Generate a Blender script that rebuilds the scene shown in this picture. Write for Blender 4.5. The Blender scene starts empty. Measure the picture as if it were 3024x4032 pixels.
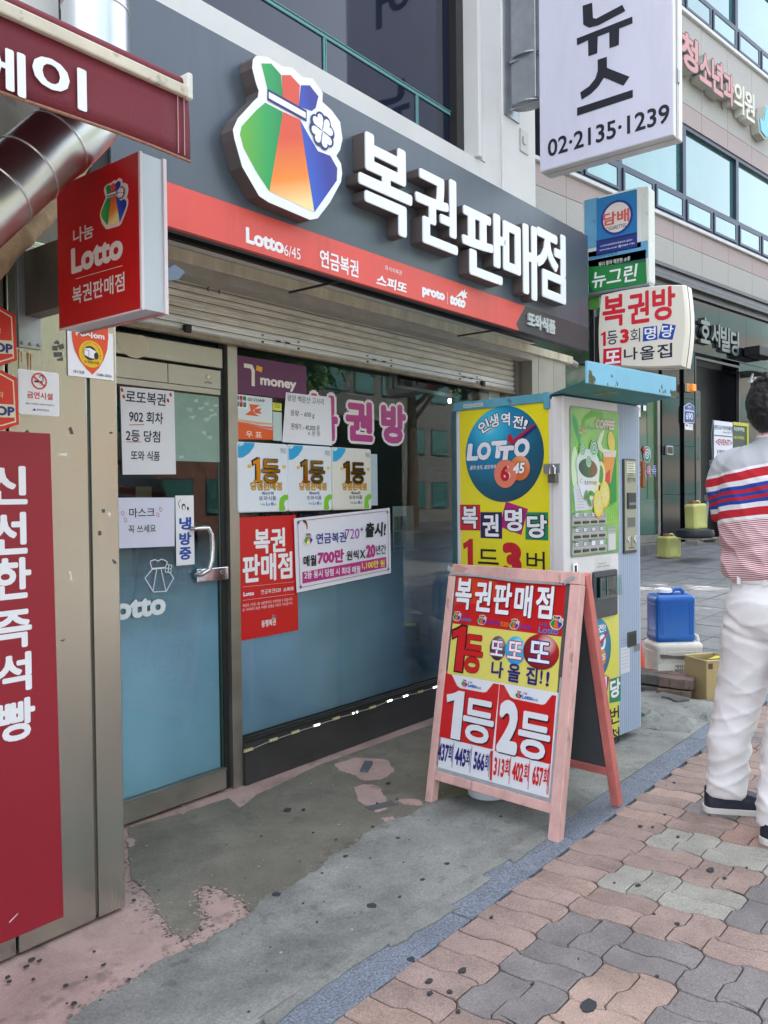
import bpy, bmesh, math, random
from mathutils import Vector, noise
random.seed(7)
scn = bpy.context.scene
COL = scn.collection
PI = math.pi

# ------------------------------------------------------------------ camera, sky, sun, exposure
cam_d = bpy.data.cameras.new('camera')
cam = bpy.data.objects.new('camera', cam_d)
COL.objects.link(cam)
scn.camera = cam
cam_d.sensor_fit = 'VERTICAL'
cam_d.sensor_height = 36.0
cam_d.lens = 29.3867
cam_d.clip_end = 600
from mathutils import Matrix
_r = Vector((0.6243, -0.7811, -0.0115)); _u = Vector((0.0208, 0.0019, 0.9998)); _f = Vector((0.7809, 0.6244, -0.0175))
cam.matrix_world = Matrix(((_r.x, _u.x, -_f.x, 0), (_r.y, _u.y, -_f.y, 0), (_r.z, _u.z, -_f.z, 1.28), (0, 0, 0, 1)))

world = bpy.data.worlds.new('World')
scn.world = world
world.use_nodes = True
wn = world.node_tree
wn.nodes.clear()
sky = wn.nodes.new('ShaderNodeTexSky')
sky.sky_type = 'NISHITA'
sky.sun_disc = False
SUN_AZ = math.radians(99)     # direction the light comes from, measured from +X towards +Y (behind the shop)
SUN_EL = math.radians(56)
sky.sun_elevation = SUN_EL
sky.sun_rotation = PI / 2 - SUN_AZ
sky.air_density = 1.0
sky.dust_density = 5.0
sky.ozone_density = 0.0
bg = wn.nodes.new('ShaderNodeBackground')
bg.inputs['Strength'].default_value = 0.15
wo = wn.nodes.new('ShaderNodeOutputWorld')
hs_ = wn.nodes.new('ShaderNodeHueSaturation')     # hazy summer sky: paler than the clear-air model
hs_.inputs['Saturation'].default_value = 0.45
wn.links.new(sky.outputs[0], hs_.inputs['Color'])
wn.links.new(hs_.outputs[0], bg.inputs[0])
wn.links.new(bg.outputs[0], wo.inputs[0])
sd = bpy.data.lights.new('sun', 'SUN')
sd.energy = 3.5
sd.angle = math.radians(0.5)
sd.color = (1, 0.95, 0.86)
so = bpy.data.objects.new('sun', sd)
COL.objects.link(so)
_sv = Vector((math.cos(SUN_AZ) * math.cos(SUN_EL), math.sin(SUN_AZ) * math.cos(SUN_EL), math.sin(SUN_EL)))
so.rotation_euler = _sv.to_track_quat('Z', 'Y').to_euler()
scn.view_settings.view_transform = 'Standard'
scn.view_settings.look = 'None'
scn.view_settings.gamma = 1
scn.view_settings.use_curve_mapping = False
scn.view_settings.exposure = 2.7
try:
    scn.cycles.max_bounces = 8
    scn.cycles.transparent_max_bounces = 16
    scn.cycles.use_denoising = True
except Exception:
    pass

# ------------------------------------------------------------------ materials
def lin(c):
    return tuple((v / 255 / 12.92) if v / 255 <= 0.04045 else ((v / 255 + 0.055) / 1.055) ** 2.4 for v in c) + (1,)

MATS = {}
def mat(name, col=(128, 128, 128), rough=0.5, metal=0.0, var=0.0, vscale=6.0, bump=0.0, bscale=60.0, coat=0.0,
        stretch=(1, 1, 1), emis=None, col2=None, spots=0.0, sscale=30, rvar=0.0, grain=0.0, gscale=260, stain=0.0, stscale=1.3, ststretch=None):
    if name in MATS:
        return MATS[name]
    m = bpy.data.materials.new(name)
    m.use_nodes = True
    nt = m.node_tree
    b = nt.nodes['Principled BSDF']
    c = lin(col)
    b.inputs['Base Color'].default_value = c
    b.inputs['Roughness'].default_value = rough
    b.inputs['Metallic'].default_value = metal
    if coat:
        b.inputs['Coat Weight'].default_value = coat
        b.inputs['Coat Roughness'].default_value = 0.06
    if emis:
        b.inputs['Emission Color'].default_value = lin(emis[0])
        b.inputs['Emission Strength'].default_value = emis[1]
    if var or bump or col2 or spots or rvar or grain or stain:
        tc = nt.nodes.new('ShaderNodeTexCoord')
        mp = nt.nodes.new('ShaderNodeMapping')
        mp.inputs['Scale'].default_value = stretch
        nt.links.new(tc.outputs['Object'], mp.inputs[0])
        oi = nt.nodes.new('ShaderNodeObjectInfo')
        ad = nt.nodes.new('ShaderNodeVectorMath'); ad.operation = 'MULTIPLY_ADD'
        nt.links.new(oi.outputs['Random'], ad.inputs[0])
        ad.inputs[1].default_value = (17, 23, 31)
        nt.links.new(mp.outputs[0], ad.inputs[2])
        vec = ad.outputs[0]
    cur = None
    if var or col2:
        n = nt.nodes.new('ShaderNodeTexNoise')
        n.inputs['Scale'].default_value = vscale
        n.inputs['Detail'].default_value = 7
        n.inputs['Roughness'].default_value = 0.62
        nt.links.new(vec, n.inputs['Vector'])
        r = nt.nodes.new('ShaderNodeValToRGB')
        r.color_ramp.elements[0].position = 0.3
        r.color_ramp.elements[1].position = 0.7
        if col2:
            c2 = lin(col2)
            r.color_ramp.elements[0].color = c2
            r.color_ramp.elements[1].color = c
        else:
            r.color_ramp.elements[0].color = tuple(min(1, x * (1 - var)) for x in c[:3]) + (1,)
            r.color_ramp.elements[1].color = tuple(min(1, x * (1 + var)) for x in c[:3]) + (1,)
        nt.links.new(n.outputs['Fac'], r.inputs[0])
        cur = r.outputs[0]
        if rvar:
            mr = nt.nodes.new('ShaderNodeMapRange')
            mr.inputs['To Min'].default_value = max(0.02, rough - rvar)
            mr.inputs['To Max'].default_value = min(1, rough + rvar)
            mr.inputs['From Min'].default_value = 0.3
            mr.inputs['From Max'].default_value = 0.7
            nt.links.new(n.outputs['Fac'], mr.inputs['Value'])
            nt.links.new(mr.outputs[0], b.inputs['Roughness'])
    if spots:
        n3 = nt.nodes.new('ShaderNodeTexNoise')
        n3.inputs['Scale'].default_value = sscale
        n3.inputs['Detail'].default_value = 3
        nt.links.new(vec, n3.inputs['Vector'])
        r3 = nt.nodes.new('ShaderNodeValToRGB')
        r3.color_ramp.elements[0].position = 0.62
        r3.color_ramp.elements[1].position = 0.7
        r3.color_ramp.elements[0].color = (0, 0, 0, 1)
        r3.color_ramp.elements[1].color = (1, 1, 1, 1)
        nt.links.new(n3.outputs['Fac'], r3.inputs[0])
        mm = nt.nodes.new('ShaderNodeMath'); mm.operation = 'MULTIPLY'
        nt.links.new(r3.outputs[0], mm.inputs[0]); mm.inputs[1].default_value = spots
        mx = nt.nodes.new('ShaderNodeMix'); mx.data_type = 'RGBA'
        nt.links.new(mm.outputs[0], mx.inputs['Factor'])
        if cur: nt.links.new(cur, mx.inputs['A'])
        else: mx.inputs['A'].default_value = c
        mx.inputs['B'].default_value = tuple(x * 0.25 for x in c[:3]) + (1,)
        cur = mx.outputs['Result']
    if stain:
        n5 = nt.nodes.new('ShaderNodeTexNoise'); n5.inputs['Scale'].default_value = stscale; n5.inputs['Detail'].default_value = 8
        n5.inputs['Roughness'].default_value = .7; n5.inputs['Distortion'].default_value = .6
        if ststretch:
            mp5 = nt.nodes.new('ShaderNodeMapping'); mp5.inputs['Scale'].default_value = ststretch
            nt.links.new(vec, mp5.inputs[0]); nt.links.new(mp5.outputs[0], n5.inputs['Vector'])
        else: nt.links.new(vec, n5.inputs['Vector'])
        m5 = nt.nodes.new('ShaderNodeMapRange'); m5.inputs['From Min'].default_value = .48; m5.inputs['From Max'].default_value = .66
        m5.inputs['To Min'].default_value = 1; m5.inputs['To Max'].default_value = 1-stain
        nt.links.new(n5.outputs['Fac'], m5.inputs['Value'])
        x5 = nt.nodes.new('ShaderNodeVectorMath'); x5.operation = 'SCALE'
        if cur: nt.links.new(cur, x5.inputs[0])
        else: x5.inputs[0].default_value = c[:3]
        nt.links.new(m5.outputs[0], x5.inputs['Scale'])
        cur = x5.outputs[0]
    if grain:
        n4 = nt.nodes.new('ShaderNodeTexNoise'); n4.inputs['Scale'].default_value = gscale; n4.inputs['Detail'].default_value = 2
        nt.links.new(vec, n4.inputs['Vector'])
        m4 = nt.nodes.new('ShaderNodeMapRange'); m4.inputs['From Min'].default_value = .32; m4.inputs['From Max'].default_value = .68
        m4.inputs['To Min'].default_value = 1-grain; m4.inputs['To Max'].default_value = 1+grain
        nt.links.new(n4.outputs['Fac'], m4.inputs['Value'])
        x4 = nt.nodes.new('ShaderNodeVectorMath'); x4.operation = 'SCALE'
        if cur: nt.links.new(cur, x4.inputs[0])
        else: x4.inputs[0].default_value = c[:3]
        nt.links.new(m4.outputs[0], x4.inputs['Scale'])
        cur = x4.outputs[0]
    if cur:
        nt.links.new(cur, b.inputs['Base Color'])
    if bump:
        n2 = nt.nodes.new('ShaderNodeTexNoise')
        n2.inputs['Scale'].default_value = bscale
        n2.inputs['Detail'].default_value = 6
        nt.links.new(vec, n2.inputs['Vector'])
        bp = nt.nodes.new('ShaderNodeBump')
        bp.inputs['Strength'].default_value = bump
        bp.inputs['Distance'].default_value = 0.004
        nt.links.new(n2.outputs['Fac'], bp.inputs['Height'])
        nt.links.new(bp.outputs[0], b.inputs['Normal'])
    MATS[name] = m
    return m

def ink(r, g, b, rough=0.45):
    return mat('ink_%d_%d_%d_%d' % (r, g, b, int(rough * 100)), (r, g, b), rough)

def gradmat(name, stops, axis, lo, hi, rough=0.4, spherical=None):
    """print whose colour runs across the object (object coordinates)"""
    if name in MATS: return MATS[name]
    m = bpy.data.materials.new(name); m.use_nodes = True
    nt = m.node_tree; b = nt.nodes['Principled BSDF']; b.inputs['Roughness'].default_value = rough
    tc = nt.nodes.new('ShaderNodeTexCoord')
    mr = nt.nodes.new('ShaderNodeMapRange')
    if spherical:
        d = nt.nodes.new('ShaderNodeVectorMath'); d.operation = 'DISTANCE'
        d.inputs[1].default_value = spherical
        nt.links.new(tc.outputs['Object'], d.inputs[0]); nt.links.new(d.outputs['Value'], mr.inputs['Value'])
    else:
        d = nt.nodes.new('ShaderNodeVectorMath'); d.operation = 'DOT_PRODUCT'
        d.inputs[1].default_value = axis
        nt.links.new(tc.outputs['Object'], d.inputs[0]); nt.links.new(d.outputs['Value'], mr.inputs['Value'])
    mr.inputs['From Min'].default_value = lo; mr.inputs['From Max'].default_value = hi
    r = nt.nodes.new('ShaderNodeValToRGB')
    el = r.color_ramp.elements
    while len(el) < len(stops): el.new(0.5)
    for i, (p_, c_) in enumerate(stops):
        el[i].position = p_; el[i].color = lin(c_)
    nt.links.new(mr.outputs[0], r.inputs[0]); nt.links.new(r.outputs[0], b.inputs['Base Color'])
    MATS[name] = m
    return m

WHITE = ink(235, 235, 240); BLACK = ink(22, 22, 26); RED = ink(200, 22, 26); BLUE = ink(30, 50, 150)
STEEL = mat('stainless', (176, 176, 166), 0.24, 0.9, var=0.10, vscale=3.5, rvar=0.08, bump=0.08, bscale=140, stretch=(1, 1, .12))
STEELD = mat('dull_steel', (150, 148, 144), 0.42, 0.85, var=0.15, vscale=5, rvar=0.1)
CHROME = mat('chrome', (225, 225, 228), 0.08, 1.0)
GALV = mat('galvanised', (150, 155, 160), 0.4, 0.7, var=0.15, vscale=9)
ALU = mat('aluminium', (190, 192, 196), 0.35, 0.8, var=0.06)
DARKM = mat('dark_gasket', (30, 31, 33), 0.5)
PWHITE = mat('white_paint', (214, 214, 212), 0.55, var=0.06, vscale=2.2, bump=0.1)
PAPER = mat('paper', (228, 226, 232), 0.7, var=0.02, vscale=4)

# ------------------------------------------------------------------ mesh builder
class B:
    def __init__(s, basis=None):
        s.v = []; s.f = []; s.sm = False
    def add(s, vs, fs):
        o = len(s.v); s.v += [tuple(v) for v in vs]; s.f += [tuple(i + o for i in f) for f in fs]; return s
    def box(s, x0, y0, z0, x1, y1, z1):
        return s.add([(x0,y0,z0),(x1,y0,z0),(x1,y1,z0),(x0,y1,z0),(x0,y0,z1),(x1,y0,z1),(x1,y1,z1),(x0,y1,z1)],
                     [(0,3,2,1),(4,5,6,7),(0,1,5,4),(1,2,6,5),(2,3,7,6),(3,0,4,7)])
    def prism(s, poly, y0, y1):
        """polygon in the x,z plane pushed from y0 (front) to y1 (back)"""
        a = sum(poly[i][0] * poly[(i+1) % len(poly)][1] - poly[(i+1) % len(poly)][0] * poly[i][1] for i in range(len(poly)))
        if a < 0: poly = poly[::-1]
        n = len(poly)
        vs = [(p[0], y0, p[1]) for p in poly] + [(p[0], y1, p[1]) for p in poly]
        fs = [tuple(range(n)), tuple(range(2*n - 1, n - 1, -1))]
        fs += [(i, i + n, (i+1) % n + n, (i+1) % n) for i in range(n)]
        return s.add(vs, fs)
    def slab(s, poly, z0, z1):
        """polygon in the x,y plane from z0 up to z1"""
        a = sum(poly[i][0] * poly[(i+1) % len(poly)][1] - poly[(i+1) % len(poly)][0] * poly[i][1] for i in range(len(poly)))
        if a < 0: poly = poly[::-1]
        n = len(poly)
        vs = [(p[0], p[1], z0) for p in poly] + [(p[0], p[1], z1) for p in poly]
        fs = [tuple(range(n - 1, -1, -1)), tuple(range(n, 2*n))]
        fs += [(i, (i+1) % n, (i+1) % n + n, i + n) for i in range(n)]
        return s.add(vs, fs)
    def tube(s, path, r, n=10, cap=True, rs=None):
        path = [Vector(p) for p in path]
        rings = []
        prev = None
        for i, p in enumerate(path):
            t = (path[min(i+1, len(path)-1)] - path[max(i-1, 0)]).normalized()
            if prev is None:
                u = t.orthogonal().normalized()
            else:
                u = (prev - t * prev.dot(t)).normalized()
            prev = u
            w = t.cross(u)
            rr = rs[i] if rs else r
            rings.append([p + (u * math.cos(2*PI*k/n) + w * math.sin(2*PI*k/n)) * rr for k in range(n)])
        vs = [v for ring in rings for v in ring]
        fs = []
        for i in range(len(rings) - 1):
            for k in range(n):
                fs.append((i*n + k, i*n + (k+1) % n, (i+1)*n + (k+1) % n, (i+1)*n + k))
        if cap:
            fs.append(tuple(range(n - 1, -1, -1))); fs.append(tuple(range((len(rings)-1)*n, len(rings)*n)))
        s.sm = True
        return s.add(vs, fs)
    def lathe(s, prof, n=24, c=(0, 0)):
        vs = [(c[0] + r_*math.cos(2*PI*k/n), c[1] + r_*math.sin(2*PI*k/n), z) for r_, z in prof for k in range(n)]
        fs = [(i*n+k, i*n+(k+1) % n, (i+1)*n+(k+1) % n, (i+1)*n+k) for i in range(len(prof)-1) for k in range(n)]
        fs.append(tuple(range(n-1, -1, -1))); fs.append(tuple(range((len(prof)-1)*n, len(prof)*n)))
        s.sm = True
        return s.add(vs, fs)

def obj(name, b, m, parent=None, loc=None, rot=None, bevel=0.0, basis=None, smooth=None, kind=None, label=None):
    me = bpy.data.meshes.new(name)
    vs = b.v if basis is None else [basis(*v) for v in b.v]
    me.from_pydata(vs, [], b.f)
    me.validate(); me.update()
    if bevel:
        bm = bmesh.new(); bm.from_mesh(me)
        bmesh.ops.recalc_face_normals(bm, faces=bm.faces)
        es = [e for e in bm.edges if e.is_manifold and e.calc_face_angle(0) > 0.6]
        bmesh.ops.bevel(bm, geom=es, offset=bevel, segments=2, profile=0.5, affect='EDGES', clamp_overlap=True)
        bm.to_mesh(me); bm.free()
    o = bpy.data.objects.new(name, me)
    COL.objects.link(o)
    me.materials.append(m)
    if smooth or (smooth is None and b.sm):
        for p_ in me.polygons: p_.use_smooth = True
        try:
            me.set_sharp_from_angle(angle=math.radians(38))
        except Exception: pass
    if parent: o.parent = parent
    if loc: o.location = loc
    if rot: o.rotation_euler = rot
    if kind: o['kind'] = kind
    if label: o['label'] = label
    return o

def tag(o, label, cat, group=None, kind=None):
    o['label'] = label; o['category'] = cat
    if group: o['group'] = group
    if kind: o['kind'] = kind
    return o

def rrect(u0, z0, u1, z1, r, n=5):
    if r <= 0: return [(u0, z0), (u1, z0), (u1, z1), (u0, z1)]
    pts = []
    for cx, cz, a in ((u1-r, z0+r, -PI/2), (u1-r, z1-r, 0), (u0+r, z1-r, PI/2), (u0+r, z0+r, PI)):
        for i in range(n+1):
            t = a + PI/2*i/n
            pts.append((cx + r*math.cos(t), cz + r*math.sin(t)))
    return pts
def ell(cx, cz, a, b=None, n=32, rot=0):
    b = a if b is None else b
    out = []
    for i in range(n):
        t = 2*PI*i/n
        x, z = a*math.cos(t), b*math.sin(t)
        out.append((cx + x*math.cos(rot) - z*math.sin(rot), cz + x*math.sin(rot) + z*math.cos(rot)))
    return out

_tc = {}
TSC = bpy.data.scenes.new('scratch')
def scratch_dg():
    with bpy.context.temp_override(scene=TSC, view_layer=TSC.view_layers[0]):
        return bpy.context.evaluated_depsgraph_get()
def glyphs(s, ext, shear, space):
    k = (s, ext, shear, space)
    if k in _tc: return _tc[k]
    c = bpy.data.curves.new('t', 'FONT')
    c.body = s; c.extrude = ext; c.shear = shear; c.resolution_u = 3; c.space_character = space
    o = bpy.data.objects.new('t', c)
    TSC.collection.objects.link(o)
    dg = scratch_dg()
    me = bpy.data.meshes.new_from_object(o.evaluated_get(dg))
    vs = [tuple(v.co) for v in me.vertices]; fs = [tuple(p_.vertices) for p_ in me.polygons]
    bpy.data.objects.remove(o); bpy.data.curves.remove(c); bpy.data.meshes.remove(me)
    _tc[k] = (vs, fs)
    return _tc[k]
def textmesh(s, bold, ext=0.0, shear=0.0, space=1.0):
    """letters thickened by a round pen: the glyph laid down at several small offsets, each a hair deeper"""
    vs, fs = glyphs(s, ext, shear, space)
    offs = [(0.0, 0.0)]
    if bold > .004:
        nr = 16 if ext else (8 if bold < .05 else 12)
        if bold >= .05: offs += [(bold*(.5-.004*k)*math.cos(2*PI*k/8), bold*(.5-.004*k)*math.sin(2*PI*k/8)) for k in range(8)]
        offs += [(bold*(1-.009*k)*math.cos(2*PI*(k+.53)/nr), bold*(1-.009*k)*math.sin(2*PI*(k+.53)/nr)) for k in range(nr)]
    V_ = []; F_ = []
    for k, (dx, dy) in enumerate(offs):
        o = len(V_); V_ += [(v[0]+dx, v[1]+dy, v[2], k*2.2e-5) for v in vs]; F_ += [tuple(i+o for i in f) for f in fs]
    return V_, F_

class Thing:
    """an Empty with a flat working frame: u to the right, z up, front towards -y"""
    def __init__(s, name, label, cat, loc=(0, 0, 0), rz=0.0, group=None, ou=0.0, oz=0.0, basis=None, root=None):
        if root is None:
            o = bpy.data.objects.new(name, None); COL.objects.link(o)
            o.empty_display_size = 0.1
            o.location = loc; o.rotation_euler = (0, 0, rz)
            tag(o, label, cat, group)
            s.o = o
        else:
            s.o = root
        s.ou = ou; s.oz = oz; s.basis = basis
    def fix(s, u, y, z):
        u -= s.ou; z -= s.oz
        return s.basis(u, y, z) if s.basis else (u, y, z)
    def put(s, name, b, m, parent=None, bevel=0.0, smooth=None, label=None, kind=None):
        return obj(name, b, m, parent or s.o, bevel=bevel, basis=s.fix, smooth=smooth, label=label, kind=kind)
    def rect(s, name, rc, m, y=0.0, th=0.002, r=0.0, parent=None, bevel=0.0, label=None):
        return s.put(name, B().prism(rrect(rc[0], rc[1], rc[2], rc[3], r), y, y+th), m, parent, bevel, label=label)
    def poly(s, name, pts, m, y=0.0, th=0.0006, parent=None, bevel=0.0, label=None):
        return s.put(name, B().prism(list(pts), y, y+th), m, parent, bevel, label=label)
    def line(s, name, pts, w, m, y=0.0, parent=None, closed=False, th=0.0004):
        b = B()
        pts = list(pts)
        if closed: pts = pts + pts[:1]
        y_base = y
        for si, ((x0, z0), (x1, z1)) in enumerate(zip(pts, pts[1:])):
            y = y_base - (si % 3)*4e-5
            dx, dz = x1-x0, z1-z0; L = math.hypot(dx, dz) or 1e-6
            nx, nz = -dz/L*w/2, dx/L*w/2; ex, ez = dx/L*w*.3, dz/L*w*.3
            b.prism([(x0-nx-ex, z0-nz-ez), (x1-nx+ex, z1-nz+ez), (x1+nx+ex, z1+nz+ez), (x0+nx-ex, z0+nz-ez)], y, y+th)
        return s.put(name, b, m, parent)
    def text(s, st, box, m, y=-0.001, bold=0.02, ext=0.0, outline=(), parent=None, rot=0.0, shear=0.0, space=1.0, name='lettering', sides=None, one=False):
        """box = centre u, centre z, width, height"""
        if one or (st == '1' and box[3] > .03):
            cx, cz, w, h = box
            def shp(g):
                gx, gz_ = g*w*2.2, g*w*2.2
                q = [(.46, 0), (1.0, 0), (1.0, 1.0), (.66, 1.0), (.50, .955), (.30, .915), (0, .875), (.06, .715), (.46, .79)]
                base_ = [(cx+(a-.5)*w, cz+(c-.5)*h) for a, c in q]
                if not g: return base_
                n = len(base_); r_ = []
                for i in range(n):
                    a, b_, c = Vector(base_[i-1]), Vector(base_[i]), Vector(base_[(i+1) % n])
                    t1 = (b_-a).normalized(); t2 = (c-b_).normalized(); nn = Vector((t1.y+t2.y, -(t1.x+t2.x))); nn.normalize()
                    r_.append((b_.x+nn.x*gx*1.25, b_.y+nn.y*gx*1.25))
                return r_
            th = ext or .0004
            o = s.put(name, B().prism(shp(0), y, y+th), m, parent)
            if one: s.put('letter_foot', B().prism([(cx-.35*w, cz-h/2-.002), (cx+.85*w, cz-h/2-.002), (cx+.85*w, cz-h/2+.07*h), (cx-.35*w, cz-h/2+.07*h)], y+.0001, y+th), m, parent)
            for k, (om, ob) in enumerate(outline): s.put('lettering_outline', B().prism(shp(ob*2.0), y+th+.0002, y+th+.0006), om, parent)
            return o
        vs, fs = textmesh(st, bold, 0.0, shear, space)
        x0 = min(v[0] for v in vs); x1 = max(v[0] for v in vs); y0 = min(v[1] for v in vs); y1 = max(v[1] for v in vs)
        cx, cz, w, h = box
        sx = w/(x1-x0); sz = h/(y1-y0); mx = (x0+x1)/2; my = (y0+y1)/2
        cr, sr = math.cos(rot), math.sin(rot)
        def mk(bold_, m_, yy, ext_, nm, par):
            vs_, fs_ = textmesh(st, bold_, 1.0 if ext_ else 0.0, shear, space)
            out = []
            for v in vs_:
                a, c = (v[0]-mx)*sx, (v[1]-my)*sz
                dep = yy + v[3] + (ext_/2 - v[2]*ext_/2 if ext_ else 0)
                out.append((cx + a*cr - c*sr, dep, cz + a*sr + c*cr))
            b = B(); b.add(out, fs_)
            return s.put(nm, b, m_, par, smooth=False)
        o = mk(bold, m, y, ext, name, parent)
        if sides:   # channel letters: lit face colour in front, dark return behind
            mk(bold + 0.002, sides[0], y + ext + 0.0005, sides[1], 'letter_return', parent or None)
        for k, (om, ob) in enumerate(outline):
            mk(bold + ob, om, y + 0.0006*(k+1), 0.0, 'lettering_outline', parent)
        return o

def FT(name, label, cat, Y, rc, z0=None, group=None):
    """thing on a plane parallel to the shop front; rc = u0,z0,u1,z1"""
    uc = (rc[0]+rc[2])/2; zz = rc[1] if z0 is None else z0
    return Thing(name, label, cat, (uc, Y, zz), 0.0, group, ou=uc, oz=zz)
def XT(name, label, cat, X, rc, group=None):
    """thing on a plane square to the shop front, facing the camera; rc in u=-Y"""
    uc = (rc[0]+rc[2])/2
    return Thing(name, label, cat, (X, -uc, rc[1]), -PI/2, group, ou=uc, oz=rc[1])

def rough_poly(pts, amp, n=4):
    out = []
    k = len(pts)
    for i in range(k):
        a = pts[i]; b_ = pts[(i+1) % k]
        for j in range(n):
            t = j/n
            out.append((a[0]+(b_[0]-a[0])*t + random.uniform(-amp, amp), a[1]+(b_[1]-a[1])*t + random.uniform(-amp, amp)))
    return out

# ------------------------------------------------------------------ the bag emblem, in units of its own height
BO = [(2.0433, 2.834), (2.099, 2.8521), (2.133, 2.8492), (2.1676, 2.8463), (2.2231, 2.8635), (2.2754, 2.8487), (2.3298, 2.8648), (2.3864, 2.8325), (2.384, 2.7965), (2.4364, 2.7827), (2.4853, 2.7548), (2.4979, 2.6928), (2.4833, 2.646), (2.4601, 2.6148), (2.4869, 2.593), (2.4935, 2.5588), (2.4855, 2.5204), (2.4208, 2.4248), (2.3497, 2.3445), (2.3071, 2.328), (2.093, 2.3372), (2.0486, 2.347), (1.9711, 2.4264), (1.9379, 2.5107), (1.9316, 2.5399), (1.9532, 2.5839), (2.0256, 2.6677), (2.0493, 2.6924), (2.0542, 2.7157), (2.0415, 2.7378), (2.0242, 2.7847), (2.0284, 2.8158)]
BG = [[(2.0671, 2.8166), (2.1153, 2.8356), (2.1631, 2.8141), (2.1716, 2.7313), (2.1004, 2.7273)], [(2.0832, 2.6856), (2.1699, 2.6834), (2.1639, 2.6508), (2.0975, 2.3768), (2.0356, 2.4296), (1.9794, 2.4924), (1.9627, 2.5345), (1.9702, 2.5634), (2.0397, 2.6432)]]
BR = [[(2.167, 2.8144), (2.2121, 2.8318), (2.2608, 2.813), (2.2528, 2.7323), (2.1716, 2.7313)], [(2.1723, 2.6843), (2.2584, 2.686), (2.3288, 2.3625), (2.0975, 2.3768), (2.1639, 2.6508)]]
BB = [[(2.2666, 2.8152), (2.3141, 2.8329), (2.361, 2.8086), (2.3447, 2.7591), (2.3232, 2.74), (2.2528, 2.7323)], [(2.2584, 2.686), (2.2964, 2.6503), (2.3545, 2.5996), (2.4242, 2.6037), (2.4637, 2.568), (2.4601, 2.5191), (2.3313, 2.3631)]]
BBAND = [(2.1062, 2.7174), (2.281, 2.7109)]
BCL = [(2.3776, 2.683), (2.4801, 2.7171), (2.3763, 2.6182)]
_bx0 = min(p[0] for p in BO); _bx1 = max(p[0] for p in BO); _bz0 = min(p[1] for p in BO); _bz1 = max(p[1] for p in BO)
BH = _bz1 - _bz0; BCX = (_bx0+_bx1)/2; BCZ = (_bz0+_bz1)/2
def bag(T, box, y, m_out=WHITE, th=0.0005, big=False, parent=None, tagname='emblem'):
    cx, cz, h = box
    f = lambda p_: (cx + (p_[0]-BCX)/BH*h, cz + (p_[1]-BCZ)/BH*h)
    k = '%d' % int(h*1000)
    z0 = cz - h/2 - T.oz; z1 = cz + h/2 - T.oz
    if T.basis:
        mg, mr_, mb = ink(20, 140, 70), ink(226, 96, 40), ink(40, 60, 170)
    else:
        mg = gradmat('bag_green'+tagname+k, [(0, (20,120,70)), (.45, (20,160,80)), (1, (110,180,40))], (-1, 0, 0), -(cx-T.ou), -(cx-T.ou)+h*.5)
        mr_ = gradmat('bag_red'+tagname+k, [(0, (250,225,160)), (.18, (244,140,40)), (.45, (222,80,48)), (1, (215,70,55))], (-.35, 0, .93), z0+h*.02-.35*(cx-T.ou), z1-.35*(cx-T.ou))
        mb = gradmat('bag_blue'+tagname+k, [(0, (60,190,235)), (.28, (40,90,200)), (.6, (40,44,150)), (1, (50,46,140))], (.93, 0, .32), (cx-T.ou)*.93+z0*.32+h*.02, (cx-T.ou)*.93+z0*.32+h*.75)
    o = T.poly(tagname, [f(p_) for p_ in BO], m_out, y, th, parent)
    par = parent or o
    for grp, m_, nm in ((BG, mg, 'green_stripe'), (BR, mr_, 'orange_stripe'), (BB, mb, 'blue_stripe')):
        b = B()
        for q in grp: b.prism([f(p_) for p_ in q], y-.0012, y-.0006)
        T.put(nm, b, m_, par)
    navy = ink(36, 40, 110)
    a, c = f(BBAND[0]), f(BBAND[1])
    T.line('band', [a, c], h*.078, navy, y-.0024, par)
    T.line('band_fill', [a, c], h*.042, m_out, y-.003, par)
    cc = f(BCL[0]); R_ = h*.122
    b = B(); b.prism(ell(cc[0], cc[1], R_*.72, n=16), y-.0036, y-.003)
    for q in range(4):
        for s_ in (-1, 1):
            t = PI*.19 + q*PI/2 + s_*.42
            b.prism(ell(cc[0]+R_*.66*math.cos(t), cc[1]+R_*.66*math.sin(t), R_*.42, n=14), y-.0036-.00005*q-.00002*s_, y-.003)
    T.put('clover_edge', b, navy, par)
    b = B()
    for q in range(4):
        t = PI*.19 + q*PI/2
        pts = []
        for i in range(18):
            s_ = 2*PI*i/18
            hx = .058*16*math.sin(s_)**3; hz = .058*(13*math.cos(s_)-5*math.cos(2*s_)-2*math.cos(3*s_)-math.cos(4*s_)) + .98
            hx *= .5; hz *= .52
            pts.append((cc[0]+R_*1.05*(hx*math.sin(t)+hz*math.cos(t)), cc[1]+R_*1.05*(-hx*math.cos(t)+hz*math.sin(t))))
        b.prism(pts, y-.0044-.00005*q, y-.0038)
    T.put('clover', b, m_out, par)
    return o

# ================================================================== GROUND
CONC = mat('rough_concrete', (132, 133, 128), 0.85, var=0.28, vscale=4.2, bump=1.0, bscale=30, spots=0.35, sscale=14, grain=.18, gscale=150, stain=.32, stscale=2.2)
OLIVE = mat('grey_screed', (118, 114, 102), 0.6, var=0.28, vscale=2.6, bump=0.6, bscale=45, spots=0.3, sscale=9, grain=.16, gscale=170, stain=.3, stscale=2.6)
PINK = mat('pink_floor_paint', (176, 150, 142), 0.7, var=0.2, vscale=2.8, bump=0.4, bscale=50, spots=0.5, sscale=11, grain=.12, gscale=200, stain=.25, stscale=3.2)
SAND = mat('joint_sand', (96, 92, 88), 0.95, var=0.2, vscale=20, bump=0.6)

def gz(X, Y):
    t = max(0.0, X - 5.9)
    return min(0.42, t*0.056)

b = B().box(-6, -6.5, -0.08, 5.9, 2.9, -0.014)
st = obj('ground_bed', b, SAND, kind='structure')
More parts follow.
